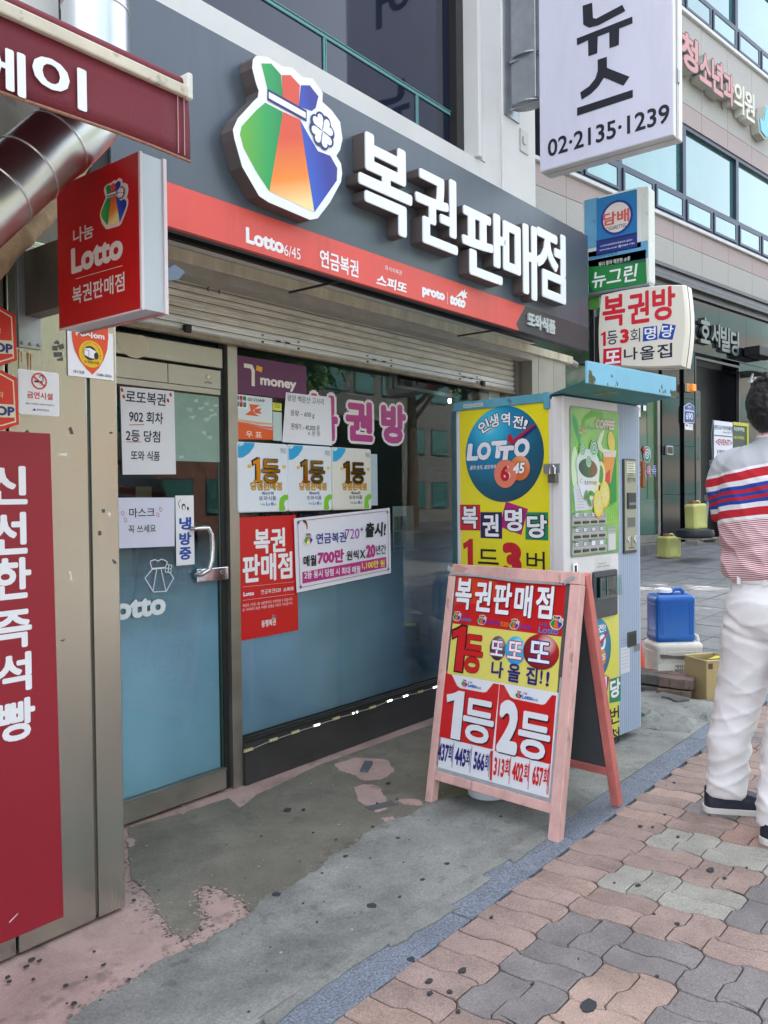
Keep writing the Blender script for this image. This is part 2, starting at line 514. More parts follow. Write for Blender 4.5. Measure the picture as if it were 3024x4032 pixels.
# shop apron, pink painted, then worn grey layers lying on it
ap = obj('shop_apron', B().box(-1.0, 1.51, -0.06, 5.9, 3.0, 0.0), PINK, kind='structure')
random.seed(3)
ol = [(1.8993, 2.816), (1.7865, 2.6558), (1.7138, 2.5373), (1.6468, 2.4288), (1.6356, 2.3692), (1.6149, 2.2894), (1.583, 2.2127), (1.5528, 2.14), (1.5355, 2.0861), (1.5104, 2.0306), (1.5134, 1.9981), (1.5108, 1.9662), (1.5494, 1.9796), (1.5776, 1.9862), (1.6234, 2.0319), (1.6529, 2.0721), (1.6857, 2.1279), (1.7162, 2.1736), (1.7698, 2.1926), (1.7762, 2.1301), (1.7696, 2.0177), (1.7408, 1.9568), (1.7262, 1.9127), (1.7961, 1.9329), (1.9324, 1.9246), (2.1668, 1.9803), (2.5008, 2.0171), (2.7668, 2.0103), (3.0719, 1.902), (3.3084, 1.9174)]
ol2 = [(3.9, 2.1), (5.3, 2.1), (5.3, 2.68), (3.8, 2.72), (2.9, 2.74)] + [(2.7389, 2.7179), (2.5998, 2.6966), (2.4443, 2.6788), (2.3075, 2.6227), (2.3478, 2.7462), (2.136, 2.7667)]
obj('screed_layer', B().slab(rough_poly(ol + ol2, .004, 5), 0.0, 0.0035), OLIVE, ap)
for q_ in ([(2.7722, 2.3994), (2.827, 2.3921), (2.8486, 2.33), (2.7753, 2.2364), (2.6754, 2.1322), (2.6132, 2.1309), (2.6035, 2.1717), (2.6659, 2.291)],
           [(2.9528, 2.6908), (3.0866, 2.6692), (3.1624, 2.5265), (3.0581, 2.3978), (2.9239, 2.3641), (2.858, 2.4181), (2.8965, 2.5061), (2.9028, 2.6067)],
           [(2.7741, 2.1767), (2.8222, 2.0823), (2.7731, 2.0305), (2.741, 2.1022)],
           [(2.1828, 2.8471), (2.1723, 2.803), (2.1163, 2.7514), (2.1063, 2.7784), (2.1459, 2.8096)],
           [(1.8428, 2.7434), (1.8435, 2.6951), (1.8195, 2.646), (1.7842, 2.6477)],
           [(2.5699, 2.0801), (2.6084, 2.0556), (2.5745, 2.0214), (2.5464, 2.0458)]):
    obj('paint_patch', B().slab(rough_poly(q_, .007, 6), 0.0035, 0.0048), PINK, ap)
stp = [(3.1045, 1.9221), (2.7807, 2.0203), (2.6353, 2.0064), (2.5869, 2.0311), (2.5306, 2.0409), (2.4468, 2.0268), (2.403, 2.0364), (2.3192, 1.9957), (2.268, 1.9963), (2.2182, 1.9969), (2.1662, 2.0019), (2.0985, 1.9688), (2.0627, 1.9571), (2.0266, 1.9662), (1.9558, 1.9476), (1.8897, 1.9455), (1.8446, 1.9701), (1.7942, 1.952), (1.7204, 1.9202), (1.6599, 1.9081), (1.6022, 1.9105), (1.5546, 1.902), (1.5059, 1.9042), (1.4431, 1.9137), (1.3749, 1.9264), (1.3279, 1.9025), (1.2838, 1.9015), (1.2371, 1.8945), (1.2184, 1.9077), (1.151, 1.8989), (1.1274, 1.8884), (1.0891, 1.8801)]
edge = [(1.2, 1.50), (1.5, 1.505), (2.2, 1.50), (3.2, 1.495), (4.4, 1.49), (5.85, 1.49)]
obj('concrete_strip', B().slab(rough_poly(stp + [(0.6, 1.75), (0.2, 1.5)] + edge + [(5.85, 1.95), (4.5, 2.02)], .005, 5), 0.0, 0.0085), CONC, ap)
for i in range(6):
    q_ = [(1.38+i*.23, 1.47+.02*math.sin(i*2)), (1.38+i*.23+.3, 1.46+.025*math.sin(i*1.7+1)), (1.38+i*.23+.3, 1.52), (1.38+i*.23, 1.52)]
    obj('mortar_spill', B().slab(rough_poly(q_, .006, 6), 0.004, 0.0088 + i*.0001), CONC, ap)
crack = B()
pt = Vector((3.9, 1.62, 0.0087))
obj('debris_tile', B().slab(rough_poly([(2.60, 2.16), (2.72, 2.12), (2.74, 2.17), (2.62, 2.21)], .003, 2), 0.0035, 0.006), mat('grey_tile', (90, 90, 92), .8), ap)

def flakes(poly, m, z, n, spread, smin, smax, seed):
    random.seed(seed); b = B(); L = len(poly)
    for _ in range(n):
        k = random.randrange(L); a = poly[k]; c = poly[(k+1) % L]; t = random.random()
        if math.hypot(c[0]-a[0], c[1]-a[1]) > .6: continue
        x_ = a[0]+(c[0]-a[0])*t + random.gauss(0, spread); y_ = a[1]+(c[1]-a[1])*t + random.gauss(0, spread)
        s_ = smin + (smax-smin)*random.random()**3; m_ = random.randint(5, 8); ph = random.random()*6
        b.slab([(x_+math.cos(ph+2*PI*j/m_)*s_*random.uniform(.4, 1.3), y_+math.sin(ph+2*PI*j/m_)*s_*random.uniform(.4, 1.1)) for j in range(m_)], z-.0003, z)
    o = obj('worn_flakes', b, m, ap, kind='stuff'); return o
flakes(ol, PINK, .0038, 520, .018, .0012, .008, 71); flakes(ol, OLIVE, .0005, 900, .02, .0012, .011, 72)
flakes(stp, CONC, .0040, 420, .018, .0015, .010, 73); flakes(stp, OLIVE, .0088, 260, .016, .0015, .007, 74)

# gum and stains
random.seed(11)
gb = B()
spots = [(2.2045, 1.9555, 0.0116), (2.4433, 1.9048, 0.0104), (2.3721, 1.6357, 0.0116), (2.223, 1.6324, 0.0104), (1.9847, 1.6527, 0.0174), (2.0817, 1.6193, 0.0081), (1.8562, 1.9445, 0.0151), (1.8238, 1.3807, 0.0151), (1.8665, 1.2397, 0.0151), (1.7699, 1.282, 0.0139), (1.7282, 1.2497, 0.0093), (1.7652, 1.2126, 0.0081), (2.0562, 1.931, 0.0058), (2.4368, 2.3882, 0.0093), (2.398, 2.4398, 0.0186), (2.6736, 2.1922, 0.0058), (2.892, 2.305, 0.0128), (2.8547, 1.7065, 0.0104), (2.1586, 1.3271, 0.0081), (1.7099, 1.1497, 0.0081), (3.0917, 1.0874, 0.0104), (2.8853, 0.9052, 0.0186), (2.8488, 0.8488, 0.0093), (2.6294, 1.0555, 0.0104), (3.1062, 1.238, 0.0116), (3.1272, 1.1975, 0.0081), (1.9278, 0.9045, 0.0302), (2.459, 0.8685, 0.0093), (3.2779, 1.2047, 0.007), (3.6674, 1.3056, 0.0093), (1.5531, 2.2786, 0.007), (1.1758, 2.2113, 0.0104), (1.1857, 2.1883, 0.0081), (1.1659, 2.0208, 0.0081), (1.1489, 2.1903, 0.0081), (1.1372, 1.9326, 0.0081), (1.092, 2.1805, 0.0081), (1.0838, 2.1563, 0.007), (1.2211, 2.0122, 0.0046), (1.2826, 2.0282, 0.0081), (1.1282, 2.1157, 0.0058), (1.3053, 2.1092, 0.0046), (2.4715, 2.051, 0.0058), (2.4542, 1.8626, 0.0046), (2.2458, 1.876, 0.0046), (2.0572, 1.7639, 0.0035), (1.9126, 1.7898, 0.0035), (1.8034, 1.7171, 0.0035), (2.078, 2.0565, 0.0029), (2.2896, 2.1941, 0.0052), (2.9749, 0.8123, 0.0058), (2.1569, 0.8159, 0.0058), (2.1091, 1.0183, 0.0035), (2.4759, 0.9449, 0.0058)]
for x_, y_, w_ in spots:
    n_ = 12; ph = random.random()*6; e_ = random.uniform(.6, 1.0)
    q_ = [(x_+math.cos(2*PI*k/n_)*w_*random.uniform(.75, 1.1), y_+math.sin(2*PI*k/n_)*w_*e_*random.uniform(.7, 1.1)) for k in range(n_)]
    zt = 0.0102 if 1.5 < y_ else 0.0042
    gb.slab(q_, zt-.003, zt)
for k in range(70):
    x_ = random.uniform(1.0, 5.0); y_ = random.choice((random.uniform(.2, 1.35), random.uniform(1.55, 2.6))); w_ = random.uniform(.002, .0055)
    zt = 0.0101 if y_ > 1.5 else 0.0041
    gb.slab([(x_+math.cos(2*PI*j/7)*w_, y_+math.sin(2*PI*j/7)*w_*random.uniform(.6, 1)) for j in range(7)], zt-.002, zt)
obj('gum_stains', gb, mat('old_gum', (52, 54, 60), 0.8), kind='stuff')
# small litter: leaf bits and crumbs
lb = B()
for k in range(60):
    x_ = random.uniform(1.4, 5.2); y_ = random.uniform(1.6, 2.75); w_ = random.uniform(.002, .006); a_ = random.random()*3
    q_ = [(x_+math.cos(a_+t)*w_*random.uniform(.5, 1.2), y_+math.sin(a_+t)*w_) for t in (0, 1.3, 2.4, 3.5, 5)]
    lb.slab(q_, .0088, .0088+random.uniform(.001, .003))
obj('litter_crumbs', lb, mat('crumb', (170, 165, 150), .8), kind='stuff')
tl = obj('broken_plastic_strip', B().prism([(-.06, 0), (.06, .003), (.055, .018), (-.05, .006)], -.02, .02), mat('grey_plastic', (84, 92, 98), .4), loc=(2.9985, 2.5217, 0.006), rot=(0, 0, .5))
tag(tl, 'dark grey scrap of bent plastic lying on the floor before the shop window', 'plastic scrap')

# granite edging
GRAN = mat('granite_edging', (112, 119, 130), 0.8, var=0.15, vscale=6, bump=0.5, bscale=120, spots=.4, sscale=130, grain=.42, gscale=150)
kerb = bpy.data.objects.new('kerb_strip', None); COL.objects.link(kerb); kerb['kind'] = 'structure'
xs = [-1.6, -.9, -.1, .62, 1.34, 2.1118, 2.84, 3.62, 4.4, 5.18, 5.95]
for a_, c_ in zip(xs, xs[1:]):
    ye = 1.375 + .0
    obj('edging_stone', B().box(a_+.003, 1.370, -.05, c_-.003, 1.512, 0.003+random.uniform(-.001, .001)), GRAN, kerb, bevel=.003)

# interlocking pavers
def wv(t): return max(-1, min(1, 2.3*math.sin(2*PI*t)))
TS = [0, .07, .14, .36, .43, .5, .57, .64, .86, .93]
AMP = .0095; L_ = .205; GAP = .0019
def paver_mesh(kind):
    """kind 0: long along X, lower half of its cell; 1: upper half; 2: long along Y, left; 3: right; cell corner at 0,0"""
    pts = []
    hs = [t for t in TS if t < .5] + [.5]
    def hx(x, y, off=0): return (x, y)
    if kind in (0, 1):
        y0 = 0 if kind == 0 else L_/2; y1 = y0 + L_/2
        lo = [(t*L_, y0 + AMP*wv(t)) for t in TS] ; hi = [(t*L_, y1 + AMP*wv(t)) for t in TS + [1.0]][::-1]
        tt = [t for t in TS if (y0/L_) <= t < (y1/L_)]
        rt = [(L_ + AMP*wv(t), t*L_) for t in tt if t*L_ > y0+1e-6]
        lf = [(AMP*wv(t), t*L_) for t in tt if t*L_ > y0+1e-6][::-1]
        pts = lo + [(L_, y0)] + rt + hi[0:1] + hi[1:] + lf
    else:
        x0 = 0 if kind == 2 else L_/2; x1 = x0 + L_/2
        rt = [(x1 + AMP*wv(t), t*L_) for t in TS] + [(x1, L_)]
        lf = [(x0 + AMP*wv(t), t*L_) for t in TS + [1.0]][::-1]
        tt = [t for t in TS if (x0/L_) < t < (x1/L_)]
        lo = [(t*L_, AMP*wv(t)) for t in tt]; hi = [(t*L_, L_ + AMP*wv(t)) for t in tt][::-1]
        pts = [(x0, 0)] + lo + rt + hi + lf[0:]
    # clean doubles
    out = []
    for q in pts:
        if not out or math.hypot(q[0]-out[-1][0], q[1]-out[-1][1]) > 1e-5: out.append(q)
    if math.hypot(out[0][0]-out[-1][0], out[0][1]-out[-1][1]) < 1e-5: out.pop()
    cx = sum(q[0] for q in out)/len(out); cy = sum(q[1] for q in out)/len(out)
    def ins(g):
        n = len(out); res = []
        for i in range(n):
            a = out[i-1]; b_ = out[i]; c = out[(i+1) % n]
            t1 = Vector((b_[0]-a[0], b_[1]-a[1])).normalized(); t2 = Vector((c[0]-b_[0], c[1]-b_[1])).normalized()
            nn = Vector((-(t1.y+t2.y), t1.x+t2.x));
            if nn.length < 1e-6: nn = Vector((-t1.y, t1.x))
            nn.normalize()
            res.append((b_[0]+nn.x*g-cx, b_[1]+nn.y*g-cy))
        return res
    A_ = ins(GAP); T_ = ins(GAP+.0028); n = len(out)
    vs = [(x, y, -.013) for x, y in A_] + [(x, y, -.0022) for x, y in A_] + [(x, y, 0) for x, y in T_]
    fs = [tuple(range(2*n, 3*n))] + [(i, (i+1) % n, (i+1) % n + n, i+n) for i in range(n)] + [(i+n, (i+1) % n+n, (i+1) % n + 2*n, i+2*n) for i in range(n)]
    me = bpy.data.meshes.new('paver'); me.from_pydata(vs, [], fs); me.update()
    return me, (cx, cy)
def pmat(nm, c): return mat(nm, c, 0.85, var=0.2, vscale=5.5, bump=0.6, bscale=95, spots=.3, sscale=60, grain=.26, gscale=240, stain=.22, stscale=3.5)
PM = [pmat('paver_brown', (148, 128, 119)), pmat('paver_peach', (162, 139, 127)), pmat('paver_grey', (124, 118, 116)), pmat('paver_pale', (154, 151, 142)), pmat('paver_rust', (150, 122, 112))]
base = [paver_mesh(k) for k in range(4)]
pmesh = {}
def pm(k, c):
    if (k, c) not in pmesh:
        m_ = base[k][0].copy(); m_.materials.append(PM[c]); pmesh[(k, c)] = m_
    return pmesh[(k, c)]
pave = bpy.data.objects.new('pavement', None); COL.objects.link(pave); pave['kind'] = 'structure'
ang = math.radians(-.4)      # the pattern runs a touch off the shop front
px, py = 2.56, 1.168
def P2(x, y): return (px + (x*math.cos(ang) - y*math.sin(ang)), py + (x*math.sin(ang) + y*math.cos(ang)))
cand = []
random.seed(5)
table = {0: {0: 3, 1: 3, 2: 2, 3: 2}, 1: {0: 0, 1: 0, 2: 2, 3: 2}, 2: {0: 3, 1: 3, 2: 3, 3: 2, 4: 2}, -1: {0: 0, 1: 0, 2: 0, 3: 4, 4: 4}, -2: {0: 2, 1: 2, 2: 2, 3: 2},
         -3: {0: 2, 1: 1, 2: 2, 3: 2, 4: 1}, -4: {0: 2, 1: 1, 2: 1, 3: 2, 4: 2}, -5: {0: 0, 1: 2, 2: 2}, 3: {0: 0, 1: 4, 2: 4}, 4: {0: 2, 1: 0, 2: 4}, 5: {0: 0, 1: 0, 2: 2}, 6: {0: 0, 1: 2, 2: 4}}
for i in range(-22, 18):
    for k in (2, 3):            # header course against the edging
        cx, cy = base[k][1]
        cand.append((i*L_+cx, cy, k, 0 if random.random() < .8 else (2 if i > 5 or i < -6 else 1), 0))
    for j in range(0, 34):
        par = (i + j) % 2
        ks = (0, 1) if par == 0 else (2, 3)
        c_ = table.get(i, {}).get(j)
        if c_ is None: c_ = random.choice((0, 0, 1, 2, 2, 4, 2, 3)) if j > 2 else random.choice((0, 0, 1, 4, 2))
        for k in ks:
            cx, cy = base[k][1]
            cand.append((i*L_+cx, -(j+1)*L_+cy, k, c_, 0))
def sees(x, y):
    d = Vector((x, y, -1.28)); dep = d.dot(_f)
    if dep < .3: return None
    return d.dot(_r)/dep, d.dot(_u)/dep, dep
ranked = []
for c_ in cand:
    wx, wy = P2(c_[0], c_[1])
    if wx > 5.86 or wx < -6 or wy < -6: continue
    if wy > 1.40: continue
    s_ = sees(wx, wy)
    vis = s_ and abs(s_[0]) < .50 and abs(s_[1]) < .66
    ranked.append((0 if vis else 1, (s_[2] if s_ else 99), wx, wy, c_))
ranked.sort(key=lambda t: (t[0], t[1]))
rest = {}
for idx, (nv, dep, wx, wy, c_) in enumerate(ranked):
    if idx < 295:
        o = bpy.data.objects.new('paver', pm(c_[2], c_[3])); COL.objects.link(o); o.parent = pave
        o.location = (wx, wy, random.uniform(-.0012, .0012)); o.rotation_euler = (random.uniform(-.004, .004), random.uniform(-.004, .004), ang)
    else:
        rest.setdefault(c_[3], []).append((wx, wy, c_[2]))
for c_, lst in rest.items():
    bb = B(); ca, sa = math.cos(ang), math.sin(ang)
    for wx, wy, k in lst:
        m_ = base[k][0]
        bb.add([(wx+v.co.x*ca-v.co.y*sa, wy+v.co.x*sa+v.co.y*ca, v.co.z) for v in m_.vertices], [tuple(p_.vertices) for p_ in m_.polygons])
    obj('paver_field', bb, PM[c_], pave, kind='stuff', smooth=False)

# plaza in front of the granite building, rising gently away
SLAB = mat('plaza_slab', (112, 114, 116), 0.85, var=0.22, vscale=4, bump=0.5, bscale=60, spots=.25, sscale=22, grain=.15)
plaza = bpy.data.objects.new('plaza', None); COL.objects.link(plaza); plaza['kind'] = 'structure'
bed = B(); bed.add([(5.9, -7, -.012), (13.4, -7, .408), (30, -7, .408), (30, 8, .408), (13.4, 8, .408), (5.9, 8, -.012)], [(0, 1, 4, 5), (1, 2, 3, 4)])
obj('plaza_bed', bed, SAND, plaza)
random.seed(9)
n_sl = 0; sb = B(); sw = .42
ga = math.radians(-8.1)
for i in range(0, 26):
    for j in range(-14, 12):
        x_ = 5.6 + i*sw*math.cos(ga) - j*sw*math.sin(ga); y_ = 1.4 + i*sw*math.sin(ga) + j*sw*math.cos(ga)
        if x_ < 5.9 + sw*.5 or x_ > 14.5: continue
        if x_ < 6.1 and y_ > 4: continue
        d = Vector((x_, y_, gz(x_, y_)-1.28)); dep = d.dot(_f)
        vis = dep > .5 and abs(d.dot(_r)/dep) < .5 and d.dot(_r)/dep > .2 and y_ > 0
        z_ = gz(x_, y_)
        q = []
        for dx, dy in ((0, 0), (sw, 0), (sw, sw), (0, sw)):
            ddx = dx-sw/2; ddy = dy-sw/2; g_ = 1-.012/sw
            ddx *= g_; ddy *= g_
            X_ = x_+ddx*math.cos(ga)-ddy*math.sin(ga); Y_ = y_+ddx*math.sin(ga)+ddy*math.cos(ga)
            q.append((X_, Y_))
        hj = random.uniform(-.002, .002)
        bb = B() if vis and n_sl < 290 else sb
        vs = [(X_-(x_ if bb is not sb else 0), Y_-(y_ if bb is not sb else 0), gz(X_, Y_)+hj-.012-(z_ if bb is not sb else 0)) for X_, Y_ in q] + [(X_-(x_ if bb is not sb else 0), Y_-(y_ if bb is not sb else 0), gz(X_, Y_)+hj-(z_ if bb is not sb else 0)) for X_, Y_ in q]
        bb.add(vs, [(4, 5, 6, 7), (0, 1, 5, 4), (1, 2, 6, 5), (2, 3, 7, 6), (3, 0, 4, 7)])
        if bb is not sb:
            o = obj('paving_slab', bb, SLAB, plaza, loc=(x_, y_, z_)); n_sl += 1
obj('slab_field', sb, SLAB, plaza, kind='stuff')

# street on the other side (mirrored in the glass and steel)
obj('road', B().add([(-40, -22, -.12), (60, -22, -.12), (60, -6.6, -.12), (-40, -6.6, -.12)], [(0, 1, 2, 3)]), mat('asphalt', (62, 63, 66), .9, var=.15, vscale=2), kind='structure')
obj('ground', B().add([(-90, -90, -.3), (120, -90, -.3), (120, 120, -.3), (-90, 120, -.3)], [(0, 1, 2, 3)]), mat('far_ground', (110, 108, 104), .9), kind='structure')
obj('roadside_kerb', B().box(-40, -6.75, -.12, 60, -6.5, .0), mat('kerb_grey', (140, 140, 138), .8), kind='structure')

# ================================================================== LEFT SHOP
GREYWALL = mat('bare_cement', (120, 118, 110), 0.9, var=0.25, vscale=5, bump=0.5, bscale=30, spots=.3, sscale=12)
lw = Thing('neighbour_building', 'neighbouring building with white upper wall and bare cement band above the steel cladding, far left', 'building', (-1.5, 2.3, 0), ou=-1.5)
lw.put('wall', B().box(-5, 0, 1.95, 1.43, 4, 2.46), GREYWALL)
lw.put('upper_wall', B().box(-5, .06, 2.46, 1.43, 4, 11), PWHITE)
lw.put('lower_wall', B().box(-5, .02, 0, 1.500, .54, 1.948), STEELD)
ls = Thing('steel_cladding', 'brushed stainless steel cladding of the bread shop, stained under the sign bracket', 'wall cladding', (.5, 2.26, 0), ou=.5)
for x0, x1 in ((-1.2, 1.158), (1.166, 1.408), (1.418, 1.511)):
    ls.put('steel_panel', B().box(x0, 0, .012, x1, .058, 2.02), STEEL, bevel=.004)
ls.put('corner_return', B().box(1.5035, .0585, .012, 1.5105, .57, 2.02), STEEL)
ls.put('joint_backing', B().box(-1.2, .03, .013, 1.49, .05, 2.015), DARKM)
ls.put('joint_bead', B().box(1.4085, .008, .02, 1.4175, .03, 1.70), mat('sealant', (92, 84, 74), .6))
tr = mat('tape_residue', (84, 82, 78), .8)
for q in ([(1.3042, 1.7406), (1.3138, 1.7478), (1.3225, 1.742), (1.3187, 1.7368), (1.3073, 1.7357)], [(1.3148, 1.734), (1.3326, 1.7403), (1.3375, 1.7276), (1.3221, 1.7205)],
          [(1.2997, 1.7296), (1.3148, 1.7312), (1.3158, 1.7178), (1.2995, 1.7161)], [(1.3013, 1.7108), (1.3288, 1.7155), (1.3293, 1.702), (1.3041, 1.6972)], [(1.3122, 1.6917), (1.3255, 1.6992), (1.3314, 1.7011), (1.3311, 1.6898), (1.3152, 1.6881)],
          [(1.3452, 1.4955), (1.3548, 1.498), (1.3616, 1.4775), (1.3513, 1.4765)], [(1.2112, 1.4765), (1.2184, 1.4825), (1.2265, 1.4732), (1.2181, 1.4716)], [(1.481, 1.4849), (1.4845, 1.4917), (1.4937, 1.4898), (1.4922, 1.4855)],
          [(1.4824, 1.1007), (1.4958, 1.0927), (1.5, 1.0842), (1.4892, 1.085)], [(1.4367, 1.1879), (1.4483, 1.1875), (1.4465, 1.1744), (1.4375, 1.1748)], [(1.4507, 1.2541), (1.4624, 1.2539), (1.4611, 1.2436), (1.4526, 1.2428)], [(1.304, 0.8745), (1.323, 0.8754), (1.316, 0.8692)]):
    ls.poly('tape_mark', q, tr, -.001, .0008)
wr = mat('torn_paper', (214, 214, 210), .8)
for q in ([(1.3367, 1.0728), (1.3437, 1.0732), (1.3474, 1.0593), (1.3481, 1.0455), (1.3402, 1.0471), (1.3424, 1.0597)], [(1.306, 1.4159), (1.325, 1.4198), (1.3391, 1.4226), (1.3376, 1.4115), (1.3224, 1.4122)], [(1.469, 1.241), (1.4782, 1.2441), (1.4835, 1.236), (1.4758, 1.23)]):
    ls.poly('paper_scrap', q, wr, -.001, .0008)
rust = mat('rust_streak', (140, 92, 56), .8)
for x_, z_, h_, w_ in ((1.197, 1.705, .07, .002), (1.224, 1.700, .05, .0035), (1.232, 1.697, .08, .002), (1.205, 1.70, .03, .0015)):
    ls.poly('rust_run', [(x_-w_, z_), (x_+w_, z_), (x_+w_*.3, z_-h_), (x_-w_*.3, z_-h_)], rust, -.0008, .0006)

MAROON = mat('maroon_vinyl', (146, 26, 44), 0.42, var=.04, vscale=3)
pn = FT('bread_shop_sign', 'tall maroon panel with white vertical lettering 신선한 즉석빵, fixed to the steel cladding', 'sign', 2.252, (-1.19, .066, 1.29, 1.475))
pn.put('panel', B().prism([(-1.19, .07), (1.298, .066), (1.284, 1.475), (-1.19, 1.47)], 0, .006), MAROON, bevel=.002)
for ch, bx in (('신', (1.1518, 1.3257, 0.1176, 0.1071)), ('선', (1.1557, 1.1925, 0.1049, 0.1172)), ('한', (1.1611, 1.067, 0.1125, 0.1154)),
               ('즉', (1.1613, 0.9256, 0.11, 0.107)), ('석', (1.1618, 0.8044, 0.1026, 0.1093)), ('빵', (1.1667, 0.6721, 0.1092, 0.116))):
    pn.text(ch, bx, WHITE, -.0012, .035)
for (x0, z0, x1, z1) in ((1.135, .115, 1.16, .13),):
    pn.poly('scratch', [(x0, z0), (x1, z1), (x1, z1+.002), (x0, z0+.003)], WHITE, -.0008, .0006)

# stickers on the cladding
def sticker(name, label, pl, rc, m=WHITE, th=.0015, r=0.0, group=None, cat='sticker'):
    t = FT(name, label, cat, pl, rc, group=group)
    t.rect('sheet', rc, m, 0, th, r)
    return t
t = sticker('no_smoking_sign', 'white no smoking sign with red circle and 금연시설 lettering on the steel cladding', 2.258, (1.1929, 1.5255, 1.3163, 1.6516), WHITE, .004, .006)
t.rect('raised_edge', (1.1945, 1.5277, 1.3146, 1.6495), ink(222, 222, 226), -.001, .0008, .005)
c_ = [(1.2547, 1.6227), (1.2784, 1.6251)]
R_ = c_[1][0]-c_[0][0]
bb = B()
n_ = 28
for i in range(n_):
    a0, a1 = 2*PI*i/n_, 2*PI*(i+1)/n_
    bb.prism([(c_[0][0]+R_*math.cos(a0), c_[0][1]+R_*math.sin(a0)), (c_[0][0]+R_*math.cos(a1), c_[0][1]+R_*math.sin(a1)), (c_[0][0]+R_*.82*math.cos(a1), c_[0][1]+R_*.82*math.sin(a1)), (c_[0][0]+R_*.82*math.cos(a0), c_[0][1]+R_*.82*math.sin(a0))], -.0022, -.0016)
t.put('red_ring', bb, ink(205, 40, 36))
t.line('cigarette', [(1.2419, 1.6207), (1.2637, 1.6213)], .005, BLACK, -.002)
t.line('slash', [(1.2374, 1.635), (1.272, 1.6088)], .0045, ink(205, 40, 36), -.0028)
t.line('smoke', [(1.2566, 1.6336), (1.2579, 1.6383), (1.2628, 1.6395), (1.2671, 1.6359), (1.2656, 1.63), (1.2686, 1.6257)], .0022, BLACK, -.002)
t.text('금연시설', (1.2566, 1.5815, 0.0772, 0.0195), ink(200, 36, 36), -.002, .02)
t.text('흡연 시 10만원의 과태료가 부과됩니다.', (1.2569, 1.5567, 0.0862, 0.005), BLACK, -.002, .005)
t.text('강서구보건소', (1.2649, 1.5409, 0.0383, 0.0064), BLACK, -.002, .01)
t.poly('health_emblem', [(1.2338, 1.5374), (1.2355, 1.5416), (1.2392, 1.5437), (1.242, 1.5409), (1.2424, 1.5375)], BLUE, -.002)

t = sticker('security_poster', 'white security notice with orange shield and yellow camera disc, under the red sign', 2.256, (1.3448, 1.6485, 1.4978, 1.7915))
SH = ink(222, 74, 24)
t.poly('shield', [(1.3571, 1.8004), (1.4793, 1.8193), (1.4808, 1.7803), (1.4764, 1.7406), (1.4633, 1.7072), (1.4463, 1.6809), (1.4242, 1.6591), (1.4057, 1.6739), (1.3824, 1.6974), (1.3672, 1.724), (1.36, 1.7514)], SH, -.001)
t.text('Po시om', (1.4187, 1.7793, 0.0961, 0.0229), WHITE, -.002, .04)
t.poly('yellow_disc', ell(*(1.4205, 1.7201), 0.0404, 0.0403), ink(232, 184, 20), -.0018)
t.poly('dark_centre', ell(*(1.4168, 1.7227), 0.0216, 0.021), BLACK, -.0026)
t.poly('camera_body', [(1.3976, 1.7339), (1.415, 1.7378), (1.4296, 1.7321), (1.4363, 1.7293), (1.436, 1.7099), (1.4251, 1.7069), (1.4117, 1.7094), (1.3964, 1.7158)], WHITE, -.0034)
t.poly('camera_lens', ell(*(1.4366, 1.7165), .0075, .0105, 20), BLACK, -.0042)
t.line('camera_edge', [(1.3983, 1.7304), (1.4116, 1.7285), (1.4112, 1.7105)], .0012, BLACK, -.0042)
for i, ch in enumerate('COMMAND CONTROL COMMUNICATION'):
    if ch == ' ': continue
    a_ = PI*1.12 - i*PI*1.22/28
    q_ = (1.4205, 1.7201)
    t.text(ch, (q_[0]+.0305*math.cos(a_), q_[1]+.0345*math.sin(a_), .0026, .0034), BLACK, -.0026, .0, rot=a_-PI/2, name='ring_letter')
t.text('C4 방범시스템', (1.4208, 1.6956, 0.0486, 0.0092), BLACK, -.0026, .01)
t.text('에스포콤', (1.3797, 1.6626, 0.0354, 0.0095), BLACK, -.001, .005)
t.text('1588-2656', (1.4644, 1.6612, 0.0511, 0.0078), BLACK, -.001, .01)

